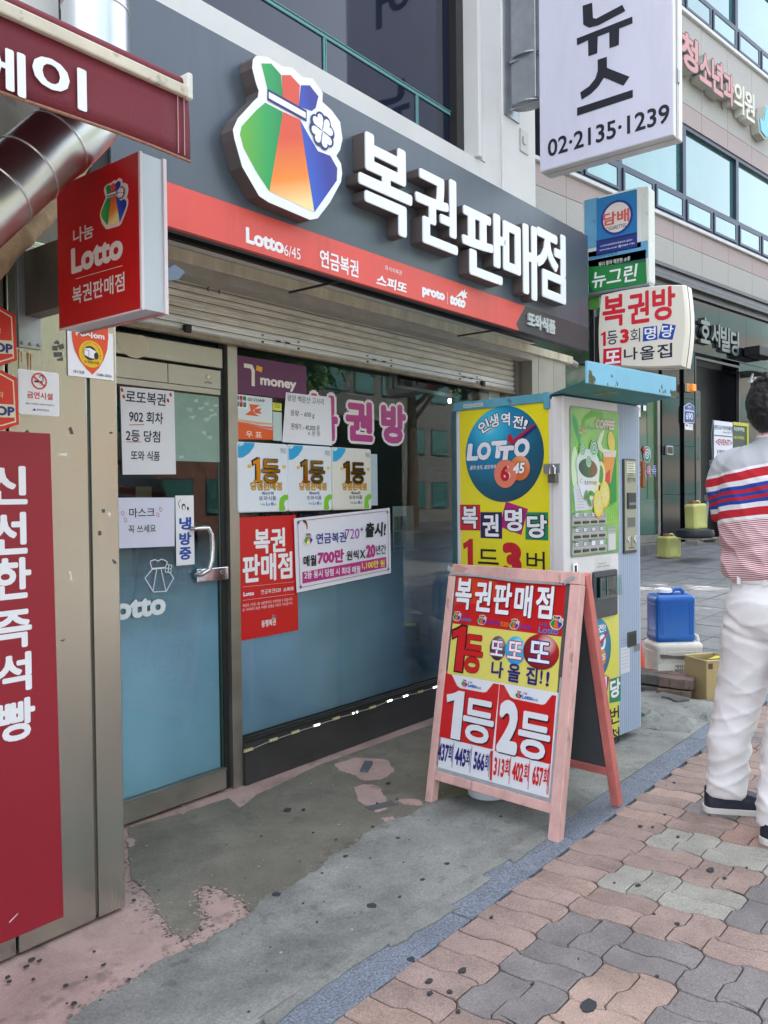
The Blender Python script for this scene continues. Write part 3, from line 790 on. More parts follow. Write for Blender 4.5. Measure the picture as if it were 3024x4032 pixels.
for i, (dy, lab) in enumerate(((0, 'upper red guard sticker with blue COP letters, cut by the left edge'), (790, 'lower red guard sticker with blue COP letters, above the maroon panel'))):
    Yp = 2.256
    if i == 0:
        oc = [(1.0571, 1.7925), (1.1026, 1.8175), (1.1445, 1.816), (1.1875, 1.7999), (1.1907, 1.6743), (1.1436, 1.6532), (1.097, 1.6478), (1.0501, 1.6573)]
        inn = [(1.0632, 1.785), (1.1046, 1.8102), (1.1444, 1.8072), (1.1781, 1.7928), (1.1816, 1.6788), (1.1426, 1.663), (1.0972, 1.6576), (1.0587, 1.6648)]
        band = [(1.0598, 1.7162), (1.1791, 1.7263), (1.1807, 1.6905), (1.0579, 1.6775)]; tb = (1.1187, 1.7032, 0.1168, 0.0262); tt = (1.1378, 1.7491, 0.0161, 0.0154)
        red2 = [(1.06, 1.6735), (1.1795, 1.6867), (1.1801, 1.6841), (1.1552, 1.674), (1.1427, 1.6685), (1.0973, 1.663), (1.0609, 1.6672)]
    else:
        oc = [(1.0579, 1.622), (1.1035, 1.6442), (1.1456, 1.6413), (1.1891, 1.6249), (1.1926, 1.4965), (1.1446, 1.477), (1.0979, 1.4744), (1.051, 1.4868)]
        inn = [(1.0641, 1.6141), (1.1055, 1.6369), (1.1454, 1.6314), (1.1797, 1.6162), (1.1839, 1.5016), (1.1436, 1.488), (1.0981, 1.4842), (1.0585, 1.4947)]
        band = [(1.0606, 1.5463), (1.1813, 1.5494), (1.1822, 1.5138), (1.0588, 1.5076)]; tb = (1.1201, 1.53, 0.118, 0.0263); tt = (1.14, 1.5736, 0.0184, 0.0165)
        red2 = [(1.0619, 1.5035), (1.1817, 1.5104), (1.1821, 1.5059), (1.1563, 1.4976), (1.1438, 1.4935), (1.0982, 1.4901), (1.0618, 1.4971)]
    xs_ = [q[0] for q in oc]; zs_ = [q[1] for q in oc]
    t = FT('guard_sticker', lab, 'sticker', Yp, (min(xs_), min(zs_), max(xs_), max(zs_)), group='red guard stickers')
    t.poly('sheet', oc, ink(206, 44, 30), 0, .002)
    t.poly('cream_line', inn, ink(226, 212, 176), -.0008)
    cx_ = sum(xs_)/len(xs_); cz_ = sum(zs_)/len(zs_)
    t.poly('red_field', [(cx_+(q[0]-cx_)*.93, cz_+(q[1]-cz_)*.95) for q in inn], ink(206, 44, 30), -.0016)
    t.poly('cream_band', band, ink(214, 208, 180), -.0024)
    t.text('SECOP', tb, ink(36, 44, 120), -.0032, .05)
    t.text('각', tt, ink(232, 190, 120), -.0024, .02)

# ------------------------------------------------------------------ duct, lagged pipe, awning, bracket
DUCT = mat('bright_duct', (206, 210, 212), 0.3, 1.0, var=.05, vscale=3, bump=.12, bscale=12)
du = bpy.data.objects.new('exhaust_duct', None); COL.objects.link(du); du.location = (.6, 1.9, 1.9)
tag(du, 'shiny tin exhaust duct coming down beside the wall and bending away under the awning', 'duct')
pts = [(1.206, 1.86, 2.9017), (1.2012, 1.86, 2.5926), (1.2002, 1.86, 2.4099), (1.1987, 1.86, 2.3352), (1.1885, 1.86, 2.2744), (1.1671, 1.86, 2.2181), (1.1239, 1.86, 2.1677), (1.063, 1.86, 2.1042), (1.0162, 1.86, 2.0522), (0.8855, 1.86, 1.9069), (0.6602, 1.86, 1.6477)]
pts = [tuple(a-b_ for a, b_ in zip(q, (.6, 1.9, 1.9))) for q in pts]
obj('duct_pipe', B().tube(pts, .0805, 40), DUCT, du)
def ring(parent, c, d, r, m):
    c = Vector(c); d = Vector(d).normalized()
    return obj('duct_seam', B().tube([c-d*.004, c-d*.0015, c+d*.0015, c+d*.004], r, 40, rs=[r, r+.002, r+.002, r]), m, parent)
for q, e_ in [((1.2013, 1.86, 2.4959), (1.2011, 1.86, 2.5243)), ((1.2045, 1.86, 2.6966), (1.2047, 1.86, 2.7081)), ((1.0931, 1.86, 2.1364), (1.063, 1.86, 2.1042)), ((1.0162, 1.86, 2.0522), (1.0048, 1.86, 2.0392)), ((0.9491, 1.86, 1.9776), (0.9383, 1.86, 1.9653))]:
    ring(du, (q[0]-.6, q[1]-1.9, q[2]-1.9), (e_[0]-q[0], e_[1]-q[1], e_[2]-q[2]), .081, DUCT)
LAG = mat('lagging_tape', (176, 152, 118), 0.75, var=.3, vscale=18, bump=1.0, bscale=30)
lg = [(1.3947, 2.17, 2.3965), (1.3816, 2.17, 2.3389), (1.3659, 2.17, 2.2914), (1.3415, 2.17, 2.2443), (1.3086, 2.17, 2.1824), (1.2708, 2.17, 2.1203), (1.2258, 2.17, 2.0627), (1.1823, 2.17, 2.0117), (1.1295, 2.17, 1.95), (1.066, 2.17, 1.8639), (0.9928, 2.17, 1.7442)]
pth = []
for a, c in zip(lg, lg[1:]):
    for k in range(6):
        t_ = k/6; pth.append(tuple(a[j]+(c[j]-a[j])*t_ for j in range(3)))
random.seed(2)
rs_ = [.029 + .0012*math.sin(i*.9) + random.uniform(-.0015, .0015) for i in range(len(pth))]
lp = obj('lagged_pipe', B().tube(pth, .026, 20, rs=rs_), LAG)
tag(lp, 'beige tape-wrapped pipe running down beneath the tin duct behind the red sign', 'pipe')
cb = obj('dangling_cable', B().tube([(1.4227, 2.2, 2.3878), (1.4173, 2.2, 2.3454), (1.4086, 2.2, 2.2886), (1.3895, 2.2, 2.2397), (1.3794, 2.2, 2.1859)], .005, 8), mat('black_rubber', (24, 24, 26), .6))
tag(cb, 'black cable hanging between the lagged pipe and the dark signboard end', 'cable')

FAB = mat('awning_fabric', (112, 32, 46), 0.7, var=.12, vscale=3, bump=.25, bscale=160)
aw = Thing('awning', 'faded maroon fabric awning with white letters 에이 and a pale front rail, top left', 'awning', (.4, 1.5, 2.0), ou=.4, oz=2.0)
bb = B(); nx = 40
vs = []; fs = []
def az(t, w): return w
top = 2.172; 
for i in range(nx+1):
    x_ = -2.2 + (1.197+2.2)*i/nx
    for k in range(5):
        f_ = k/4
        z_ = 2.168 + (2.030 - 2.168)*f_ - (x_ < 1.0)*.0 + .003*math.sin(x_*7)*f_
        vs.append((x_ + .004*f_, .005*math.sin(x_*9 + f_*2)*f_, z_))
for i in range(nx):
    for k in range(4):
        a = i*5+k; fs.append((a, a+1, a+6, a+5))
bb.add(vs, fs)
va = aw.put('valance', bb, FAB, smooth=True)
sm = va.modifiers.new('thick', 'SOLIDIFY'); sm.thickness = .0025
aw.put('hem', B().tube([(-2.2+i*.1, .005*math.sin((-2.2+i*.1)*9+2), 2.030+.003*math.sin((-2.2+i*.1)*7)) for i in range(35)], .0035, 8), mat('frayed_hem', (150, 110, 92), .9, bump=.6, var=.3, vscale=80))
aw.put('front_rail', B().box(-2.2, -.012, 2.166, 1.197, .02, 2.192), mat('grubby_cream', (206, 198, 180), .6, var=.12, vscale=12, spots=.4, sscale=40), bevel=.004)
aw.put('roller', B().tube([(-2.2, .018, 2.203), (1.185, .018, 2.203)], .016, 16), FAB)
aw.put('rail_end', B().box(1.187, -.014, 2.164, 1.2005, .036, 2.222), mat('worn_white', (214, 212, 204), .6, spots=.6, sscale=70), bevel=.004)
aw.put('canopy_cloth', B().add([(-2.2, .02, 2.216), (1.19, .02, 2.216), (1.19, .74, 2.50), (-2.2, .74, 2.50)], [(0, 1, 2, 3)]), FAB)
aw.put('folding_arm', B().tube([(-.2, .02, 2.16), (.3, .38, 2.3), (-.1, .74, 2.4)], .015, 10), ALU)
aw.put('stitching', B().box(1.165, -.0035, 2.04, 1.1665, -.002, 2.165), mat('thread', (196, 150, 150), .8))
aw.put('stitching', B().box(1.182, -.0035, 2.04, 1.1835, -.002, 2.165), MATS['thread'])
aw.text('에', (0.7657, 2.07, 0.1002, 0.0813), WHITE, -.006, .03)
aw.text('이', (0.8855, 2.0895, 0.1129, 0.0818), WHITE, -.006, .03)

# red sign on its bracket
bk = Thing('sign_bracket', 'dirty steel box bracket holding the small red sign off the wall', 'bracket', (1.235, 2.26, 1.71), oz=1.71, ou=1.235)
bk.put('wall_plate', B().box(1.195, -.008, 1.712, 1.262, -.0012, 2.0), GALV, bevel=.001)
bk.put('arm', B().box(1.214, -.20, 1.80, 1.262, -.008, 1.98), mat('dark_steel', (104, 100, 92), .5, .6, var=.2), bevel=.002)  # arm in a darker, browner steel than the wall plate
for x_ in (1.204, 1.253, 1.228): bk.put('bolt', B().box(x_-.004, -.014, 1.720, x_+.004, -.008, 1.728), STEELD, bevel=.001)
rs = XT('red_sign', 'small red projecting sign with bag emblem and Lotto lettering beside the awning', 'sign', 1.2, (-2.0518, 1.7321, -1.6867, 2.106))
rc = (-2.0518, 1.7321, -1.6867, 2.106)
SILV = mat('silver_paint', (188, 196, 204), .4, .2, var=.04)
rs.rect('case', (rc[0], rc[1]+.002, rc[2]-.001, rc[3]-.002), SILV, .004, .062, 0, bevel=.001)
PKW = mat('sign_trim', (220, 208, 214), .4)
rs.rect('trim_front', (rc[2]-.0065, rc[1], rc[2]+.001, rc[3]), PKW, -.001, .008, bevel=.001)
rs.rect('trim_back', (rc[2]-.0065, rc[1]-.001, rc[2]+.004, rc[3]+.001), PKW, .064, .010, bevel=.001)
rs.rect('trim_bottom', (rc[0], rc[1]-.001, rc[2], rc[1]+.003), ink(196, 130, 126), .060, .010)
rs.rect('trim_bottom', (rc[0], rc[1]-.001, rc[2], rc[1]+.003), PKW, -.001, .006)
rs.rect('red_face', (rc[0], rc[1]+.003, rc[2]-.0065, rc[3]), mat('sign_red', (196, 14, 20), .35), 0, .004)
CREAM = ink(232, 218, 212)
bag(rs, (-1.7931, 2.0046, .115), -.0012, CREAM)
rs.text('나눔', (-1.9296, 1.9617, 0.0923, 0.0382), CREAM, -.0012, .02)
rs.text('Lotto', (-1.8731, 1.8997, 0.2287, 0.0661), CREAM, -.0012, .05)
rs.line('rule', [(-1.9672, 1.8522), (-1.7619, 1.8492)], .0012, CREAM, -.0012)
rs.text('복권판매점', (-1.8694, 1.8103, 0.2302, 0.046), CREAM, -.0012, .02)

# ================================================================== OUR BUILDING
bd = Thing('shop_building', 'white rendered building above the ticket shop with dark recessed upper window', 'building', (3, 2.62, 0), ou=3)
WX0, WX1, WZ0, WZ1 = -2.0, 4.155, 3.245, 5.2
W = PWHITE
bd.put('wall', B().box(1.43, 0, 2.2655, 4.865, .25, WZ0), W)
bd.put('wall', B().box(WX1+.11, 0.0, WZ0, 4.865, .25, 12), W)
bd.put('wall', B().box(1.43, 0, WZ1, WX1+.11, .25, 12), W)
bd.put('side_wall', B().box(4.70, .2505, .0, 4.862, 9, 12), W)
bd.put('back_wall', B().box(1.43, 8.8, .0, 4.69, 9, 12), W)
bd.put('roof', B().box(1.43, .26, 11.8, 4.69, 8.79, 11.95), W)
bd.put('jamb', B().box(WX1, -.03, WZ0+.003, WX1+.035, .25, WZ1-.003), W, bevel=.003)
bd.put('jamb', B().box(WX1+.075, -.006, WZ0+.003, WX1+.112, .12, WZ1-.003), W, bevel=.003)
bd.put('column_step', B().box(WX1+.30, -.012, 3.03, 4.868, -.0005, 12), W, bevel=.004)
bd.put('cover_plate', B().box(4.665, -.020, 3.44, 4.765, -.0125, 3.58), mat('cover_grey', (196, 196, 192), .5), bevel=.002)
bd.put('switch_box', B().box(4.69, -.028, 3.49, 4.725, -.021, 3.54), mat('cover_grey'), bevel=.003)
GLZ = mat('tinted_glass', (18, 27, 46), 0.03, 0.0, coat=.25)
GF = mat('green_frame', (96, 150, 150), .45)
DF = mat('dark_frame', (46, 46, 46), .4, .3)
wd = bd.put('window', B().box(1.43, .13, WZ0+.001, WX1-.001, .16, WZ0+.02).box(WX1-.075, .07, WZ0+.021, WX1-.001, .22, WZ1), DF)
bd.put('pane', B().box(1.43, .118, WZ0+.021, WX1-.076, .126, WZ1), GLZ, wd)
ft = [(2.5855, 3.4825), (3.0064, 3.4968), (3.7563, 3.5078), (4.3123, 3.5048)]
tz = .5*(ft[1][1]+ft[2][1])
bd.put('transom', B().box(1.43, .110, tz-.012, WX1-.08, .117, tz+.002), GF, wd)
bd.put('transom_lip', B().box(1.43, .106, tz+.006, WX1-.08, .117, tz+.010), GF, wd)
for xx in [3.0051, 3.7518]:
    bd.put('mullion', B().box(xx-.012, .110, WZ0+.02, xx-.003, .117, tz-.013), GF, wd)
    bd.put('mullion', B().box(xx+.003, .110, WZ0+.02, xx+.008, .117, tz-.013), GF, wd)

# beam, pillar, shutter, storefront
SF = Thing('shopfront', 'steel framed shopfront of the ticket shop with glass door, window and half-raised roller shutter', 'shopfront', (3.2, 2.84, 0), ou=3.2)
SF.basis = None
def SB(name, x0, Y0, z0, x1, Y1, z1, m, parent=None, bevel=.0015, label=None):
    return SF.put(name, B().box(x0, Y0-2.84, z0, x1, Y1-2.84, z1), m, parent, bevel, label=label)
BEAM = mat('stained_beam', (208, 202, 178), .85, var=.22, vscale=7, bump=.3, spots=.45, sscale=9, stretch=(1.6, 1, .35))
SB('lintel_beam', 1.52, 2.66, 2.212, 5.50, 2.86, 2.2640, BEAM, bevel=.004)
SB('lintel_soffit', 1.52, 2.672, 2.170, 4.9299, 2.765, 2.2115, mat('soffit_grey', (168, 164, 154), .8, var=.15))
b = B(); b.tube([(5.50, 2.70-2.84, 2.238), (5.57, 2.70-2.84, 2.225), (5.60, 2.69-2.84, 2.215)], .028, 10)
SF.put('wrapped_beam_end', b, mat('plastic_wrap', (130, 128, 124), .3, bump=.9))
PIL = mat('pillar_panel', (156, 152, 142), .5, .55, var=.12, vscale=4)
SB('pillar_panel', 4.931, 2.68, .02, 5.020, 2.9, 2.2222, PIL)
SB('pillar_panel', 5.024, 2.68, .02, 5.235, 2.9, 2.2222, PIL)
SB('pillar_panel', 5.240, 2.682, .02, 5.42, 2.9, 2.2222, PIL)
SB('shutter_guide', 4.885, 2.76, .1, 4.929, 2.83, 2.222, STEELD)
sh = SB('roller_shutter', 1.62, 2.80, 1.99, 4.884, 2.806, 2.33, mat('shutter_dark', (70, 70, 70), .6), bevel=0)
SLAT = mat('shutter_slat', (214, 208, 194), .5, .15, var=.2, vscale=9, rvar=.1, stretch=(.6, 1, 2), spots=.2, sscale=16)
SLATB = mat('shutter_slat_bright', (240, 240, 238), .35, .25, var=.12, vscale=6, stretch=(.6, 1, 2))
zz = 2.0
zs_l = [1.973, 2.006, 2.038, 2.072, 2.112, 2.142, 2.172, 2.2]
for i, (za, zb) in enumerate(zip(zs_l, zs_l[1:])):
    n_ = 7; prof = []
    for k in range(n_+1):
        f_ = k/n_
        prof.append((2.785 + .010*(2*f_-1)**2 + (.0025 if k % 2 else 0) - 2.84, za+.0015+(zb-za-.003)*f_))
    x0, x1 = 1.62, 4.883
    b = B(); vs = [(x0, y_, z_) for y_, z_ in prof] + [(x1, y_, z_) for y_, z_ in prof] ; m_ = len(prof)
    vs += [(x0, -.036, prof[0][1]), (x0, -.036, prof[-1][1]), (x1, -.036, prof[0][1]), (x1, -.036, prof[-1][1])]
    fs = [(k, k+m_, k+m_+1, k+1) for k in range(n_)] + [(2*m_, 0, m_, 2*m_+2)][::-1] + [(n_, 2*m_+1, 2*m_+3, n_+m_)]
    b.add(vs, fs)
    SF.put('slat', b, SLATB if i in (0, 1) else SLAT, sh, smooth=False)
SB('bottom_rail', 1.62, 2.776, 1.953, 4.883, 2.812, 1.9725, mat('rusty_rail', (160, 146, 130), .7, .2, var=.25, vscale=14, spots=.5, sscale=22), sh)
for xx in (2.72, 2.78, 3.42, 3.50, 4.28, 4.36):
    SB('slot', xx-.012, 2.7815, 2.001, xx+.012, 2.79, 2.007, BLACK, sh, bevel=0)
for xx in (3.36, 3.56, 4.23, 4.42, 2.62, 2.85):
    SB('rivet', xx-.005, 2.781, 2.014, xx+.005, 2.79, 2.022, STEELD, sh, bevel=.001)
    SB('rivet', xx-.005, 2.781, 1.984, xx+.005, 2.79, 1.992, BLACK, sh, bevel=.001)
for xx in (2.19, 4.47): SB('rubber_stop', xx-.016, 2.762, 1.965, xx+.016, 2.785, 1.998, BLACK, sh, bevel=.004)
for xx in (2.3, 2.36): 
    b = B(); b.tube([(xx, 2.776-2.84, 2.19), (xx+.01, 2.77-2.84, 2.176), (xx-.004, 2.772-2.84, 2.166), (xx+.004, 2.774-2.84, 2.155)], .0028, 6)
    SF.put('wire_hook', b, BLACK)
# frame
FR = mat('frame_steel', (168, 164, 156), .4, .85, var=.12, vscale=5, rvar=.1)
FRD = mat('frame_dark', (64, 60, 58), .45, .5, var=.2, vscale=6)
SB('frame_post', 2.443, 2.82, .0, 2.499, 2.90, 2.2, FR)
SB('frame_post_side', 2.414, 2.845, .0, 2.4425, 2.92, 2.2, DARKM)
SB('frame_post', 4.84, 2.82, .0, 4.88, 2.90, 2.2, FR)
SB('base_panel', 2.4995, 2.803, .002, 4.839, 2.90, .205, mat('base_dark', (74, 73, 74), .45, .5, var=.15, vscale=5, rvar=.1))
SB('base_sill', 2.4995, 2.797, .1925, 4.839, 2.8025, .206, DARKM)
SB('window_sill', 2.4995, 2.815, .2055, 4.839, 2.836, .213, FRD)
SB('transom_bar', 1.62, 2.818, 1.848, 2.413, 2.90, 1.932, FR, bevel=.003)
SB('fanlight_glass', 1.62, 2.85, 1.933, 2.413, 2.856, 2.2, mat('dark_glass', (20, 34, 36), .05, coat=1.0))
dr = SB('door', 1.52, 2.822, 1.757, 2.405, 2.856, 1.838, FR, bevel=.002)
SB('top_rail', 1.52, 2.826, 1.732, 2.405, 2.852, 1.7565, FR, dr)
SB('rail_joint', 2.125, 2.8212, 1.757, 2.128, 2.8225, 1.837, DARKM, dr, bevel=0)
SB('bottom_rail', 1.52, 2.824, .014, 2.405, 2.854, .098, FR, dr, label='scuffed steel bottom rail')
SB('rail_lip', 1.52, 2.820, .0985, 2.405, 2.858, .105, STEELD, dr)
SB('door_edge', 2.395, 2.838, .106, 2.404, 2.850, 1.731, mat('gasket_green', (40, 66, 60), .3), dr, bevel=0)
b = B(); b.prism(ell(*(2.3351, 1.8038), .009, .009, 18), -.0225, -.0185); SF.put('logo_roundel', b, CHROME, dr)
for k in range(5):
    xx = 2.3356 + (k-2)*.0075
    SB('logo_scroll', xx-.003, 2.8188, 1.7792-abs(k-2)*.002, xx+.003, 2.8215, 1.7792+.006-abs(k-2)*.002, STEELD, dr, bevel=.0008)

# window glass: clear pane, dotted film behind it fading out upwards, room behind
def glassmat(name, tint, spec=1.0):
    m = bpy.data.materials.new(name); m.use_nodes = True; nt = m.node_tree; nt.nodes.clear()
    out = nt.nodes.new('ShaderNodeOutputMaterial'); mx = nt.nodes.new('ShaderNodeMixShader')
    tr_ = nt.nodes.new('ShaderNodeBsdfTransparent'); tr_.inputs[0].default_value = tint
    gl = nt.nodes.new('ShaderNodeBsdfGlossy'); gl.inputs['Roughness'].default_value = .015
    lw_ = nt.nodes.new('ShaderNodeFresnel'); lw_.inputs['IOR'].default_value = 1.5
    mu_ = nt.nodes.new('ShaderNodeMath'); mu_.operation = 'MULTIPLY'; mu_.inputs[1].default_value = spec
    nt.links.new(lw_.outputs[0], mu_.inputs[0]); nt.links.new(mu_.outputs[0], mx.inputs[0])
    nt.links.new(tr_.outputs[0], mx.inputs[1]); nt.links.new(gl.outputs[0], mx.inputs[2]); nt.links.new(mx.outputs[0], out.inputs[0])
    MATS[name] = m; return m
GL = glassmat('clear_glass', (.93, .97, .96, 1))
def filmmat(name, col, z_full, z_none, dots=180):
    m = bpy.data.materials.new(name); m.use_nodes = True; nt = m.node_tree
    b = nt.nodes['Principled BSDF']; b.inputs['Roughness'].default_value = .35
    out = nt.nodes['Material Output']
    tc = nt.nodes.new('ShaderNodeTexCoord'); sp = nt.nodes.new('ShaderNodeSeparateXYZ'); nt.links.new(tc.outputs['Object'], sp.inputs[0])
    mr = nt.nodes.new('ShaderNodeMapRange'); mr.inputs['From Min'].default_value = z_full; mr.inputs['From Max'].default_value = z_none
    mr.inputs['To Min'].default_value = 1; mr.inputs['To Max'].default_value = 0
    nt.links.new(sp.outputs['Z'], mr.inputs['Value'])
    pw = nt.nodes.new('ShaderNodeMath'); pw.operation = 'POWER'; pw.inputs[1].default_value = 1.0
    nt.links.new(mr.outputs[0], pw.inputs[0])
    ns = nt.nodes.new('ShaderNodeTexNoise'); ns.inputs['Scale'].default_value = 2.2; nt.links.new(tc.outputs['Object'], ns.inputs[0])
    rp = nt.nodes.new('ShaderNodeValToRGB'); rp.color_ramp.elements[0].position = .3; rp.color_ramp.elements[1].position = .72
    c = lin(col); rp.color_ramp.elements[0].color = tuple(x*.8 for x in c[:3])+(1,); rp.color_ramp.elements[1].color = tuple(min(1, x*1.12) for x in c[:3])+(1,)
    nt.links.new(ns.outputs['Fac'], rp.inputs[0]); nt.links.new(rp.outputs[0], b.inputs['Base Color'])
    tr_ = nt.nodes.new('ShaderNodeBsdfTransparent'); mx = nt.nodes.new('ShaderNodeMixShader')
    nt.links.new(pw.outputs[0], mx.inputs[0]); nt.links.new(tr_.outputs[0], mx.inputs[1]); nt.links.new(b.outputs[0], mx.inputs[2])
    nt.links.new(mx.outputs[0], out.inputs[0]); MATS[name] = m; return m
SF.put('door_glass', B().add([(1.53, 0, .1055), (2.394, 0, .1055), (2.394, 0, 1.7315), (1.53, 0, 1.7315)], [(0, 1, 2, 3)]), GL, dr)
SB('frosted_film', 1.53, 2.8505, .1055, 2.394, 2.8515, 1.2, filmmat('door_film', (172, 216, 250), .72, 1.12), dr, bevel=0)
SF.put('window_glass', B().add([(2.4998, 0, .2135), (4.839, 0, .2135), (4.839, 0, 2.19), (2.4998, 0, 2.19)], [(0, 1, 2, 3)]), GL)
SB('frosted_film', 2.4998, 2.8505, .2135, 4.839, 2.8515, 1.15, filmmat('window_film', (170, 206, 240), .72, 1.12), bevel=0)
# the room behind the glass
rm = Thing('shop_interior', 'dim interior of the ticket shop seen through the window', 'room', (3.2, 4.2, 0), ou=3.2)
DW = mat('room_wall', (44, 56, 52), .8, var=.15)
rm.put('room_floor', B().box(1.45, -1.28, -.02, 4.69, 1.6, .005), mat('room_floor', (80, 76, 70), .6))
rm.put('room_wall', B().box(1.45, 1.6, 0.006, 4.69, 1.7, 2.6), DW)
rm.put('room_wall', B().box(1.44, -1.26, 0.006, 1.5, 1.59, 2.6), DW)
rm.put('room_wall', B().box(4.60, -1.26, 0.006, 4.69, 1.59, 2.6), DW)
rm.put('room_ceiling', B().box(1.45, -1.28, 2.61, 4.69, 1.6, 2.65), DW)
rm.put('ceiling_lamp', B().box(3.4, -.2, 2.56, 4.1, -.1, 2.605), mat('tube_light', (230, 255, 250), .5, emis=((210, 255, 245), 1.4)))
cn = Thing('monitor', 'grey framed display screen standing inside the shop window beside the paper chart', 'monitor', (4.0, 3.05, 1.0), ou=4.0)
fr_ = (3.9878, 1.1941, 4.4755, 1.5429)
cn.rect('screen', (3.95, .95, 4.62, 1.50), mat('screen_dark', (16, 18, 22), .25), 0.004, .03)
for rr in ((3.93, .93, 3.955, 1.53), (3.955, 1.505, 4.64, 1.53), (3.955, .93, 4.64, .95)): cn.rect('bezel', rr, mat('bezel_grey', (120, 132, 130), .5), 0, .04)
shf = Thing('shelf_rack', 'dark shelf rack with boxes standing inside the shop behind the glass door', 'shelf', (2.6, 4.6, 0), ou=2.6)
for k in range(5): shf.put('shelf', B().box(1.6, -.15, .3+k*.4, 3.3, .25, .33+k*.4), mat('shelf_wood', (92, 70, 52), .6))
random.seed(4)
for k in range(4):
    for j in range(11):
        c_ = random.choice([(120, 60, 50), (150, 140, 110), (60, 80, 110), (110, 120, 90), (150, 150, 150)])
        shf.put('goods_box', B().box(1.63+j*.15, -.1, .332+k*.4, 1.63+j*.15+.12, .1, .332+k*.4+random.uniform(.12, .3)), ink(*c_))
sofp = [(4.5009, 1.9929), (4.5089, 1.9394)]
ldl = obj('led_spot', B().tube([(4.42, 2.99, 1.90), (4.42, 2.99, 1.875)], .009, 14), mat('led_white', (235, 245, 255), .4, emis=((225, 240, 255), 4)))
tag(ldl, 'small bright cool white lamp inside the window under the shutter, near the pillar', 'lamp')

# LED strip along the base of the window
ld = Thing('led_strip', 'string of small led modules hanging along the base panel under the shop window', 'led strip', (3.2, 2.797, .19), ou=3.2, oz=.19)
LEDH = mat('led_housing', (170, 160, 130), .4); LEDW = mat('led_on', (240, 248, 255), .4, emis=((230, 244, 255), 1.6)); LEDO = mat('led_off', (226, 214, 150), .3)
pl_ = [2.6567, 2.7999, 2.9451, 3.0874, 3.2303, 3.3734, 3.5163, 3.658, 3.7993, 3.9414, 4.0726]
pz_ = [0.1744, 0.1775, 0.1784, 0.1804, 0.1791, 0.1778, 0.1838, 0.1823, 0.1787, 0.1787, 0.1774]
w_ = []
pl_.insert(0, 2.505); pz_.insert(0, pz_[0]-.01)
for i, (x_, z_) in enumerate(zip(pl_, pz_)):
    w_ += [(x_-.03, -.004, z_-.004), (x_, -.003, z_), (x_+.03, -.004, z_-.003)]
ld.put('wire', B().tube(w_, .0022, 6), mat('grey_wire', (150, 150, 146), .5))
for i, (x_, z_) in enumerate(zip(pl_, pz_)):
    m_ = ld.rect('led_module', (x_-.027, z_-.0065, x_+.027, z_+.0065), LEDH, -.010, .006, .001)
    on = i in (3, 5, 7, 8, 10)
    for k in range(3):
        ld.poly('led_chip', ell(x_+(k-1)*.015, z_, .0045, n=10), LEDW if (on and not (i == 5 and k == 1)) else LEDO, -.0112, .001, m_)

# ================================================================== MAIN SIGNBOARD
FX0, FX1 = 1.497, 4.866
Yf = 2.25
fz = 2.8831
ZB = 2.1715; ZM = 2.3144; ZT = 2.884
fs_ = Thing('main_signboard', 'long dark grey and red signboard with raised white letters 복권판매점 over the shutter', 'sign', (3.18, Yf, ZB), ou=3.18, oz=ZB)
GREYP = mat('signboard_grey', (86, 95, 106), .33, .15, var=.05, vscale=1.2, stain=.10, stscale=6, ststretch=(1, 1, .15), bump=.05, bscale=5)
REDP = mat('signboard_red', (226, 84, 76), .42, var=.03, stain=.10, stscale=7, ststretch=(1, 1, .2))
DK = mat('signboard_dark', (64, 62, 66), .4, var=.04)
fs_.rect('grey_field', (FX0, ZM+.0005, FX1, ZT), GREYP, 0, .02, bevel=.001)
k0 = [(4.0671, 2.3186), (3.965, 2.1994)]
fs_.poly('red_band', [(FX0, ZB), (4.0, ZB), (k0[1][0], ZB+.03), (k0[0][0], ZM), (FX0, ZM)], REDP, -.0015, .0215)
fs_.poly('dark_band', [(4.0+.002, ZB), (FX1, ZB), (FX1, ZM), (k0[0][0]+.002, ZM), (k0[1][0]+.002, ZB+.03)], DK, 0, .02)
fs_.rect('case', (FX0+.002, ZB+.003, FX1-.002, ZT-.003), mat('case_grey', (70, 76, 84), .5, .2), .0202, .035)
fs_.rect('shade_strip', (FX0, 2.2665, FX1-.02, 2.36), mat('cap_and_shade_black', (30, 29, 30), .6), .34, .028)  # dark strip standing in for the shade on the wall behind the signboard
fs_.rect('rear_box', (FX0+.02, 2.36, FX1-.02, ZT-.02), mat('case_grey'), .0553, .31)
fs_.rect('left_end_cap', (FX0-.10, 2.13, FX0-.002, 3.2), mat('cap_and_shade_black', (20, 21, 24), .5), .01, .33)
for xx in (2.62, 3.95): fs_.rect('support_arm', (xx, ZB+.008, xx+.010, ZB+.016), mat('dark_angle', (58, 54, 52), .6), .056, .31)
FACEW = mat('acrylic_white', (236, 238, 244), .3); RET = mat('letter_side', (92, 84, 82), .5)
CHP = 'F2.18'
# emblem box
off = .07
bo = fs_.poly('emblem_return', [q for q in BO], RET, -.065+.0008, .0635)
bag(fs_, (BCX, BCZ, BH), -.065, FACEW, .0008, True)
for ch, bx in zip('복권판매점', ((2.7694, 2.5841, 0.3575, 0.3711), (3.139, 2.5806, 0.3291, 0.3423), (3.5494, 2.5205, 0.4093, 0.3479), (3.9005, 2.5294, 0.3528, 0.3954), (4.2464, 2.5669, 0.3478, 0.3913))):
    fs_.text(ch, bx, FACEW, -.07, .026, ext=.006, sides=(RET, .062))
Wt = ink(240, 240, 244)
bb_ = -.0028
fs_.text('Lotto', (2.1348, 2.2222, 0.1888, 0.0575), Wt, bb_, .05)
fs_.text('6/45', (2.2739, 2.2117, 0.0865, 0.042), Wt, bb_, .0)
fs_.text('연금복권', (2.5425, 2.2245, 0.2332, 0.0709), Wt, bb_, .025)
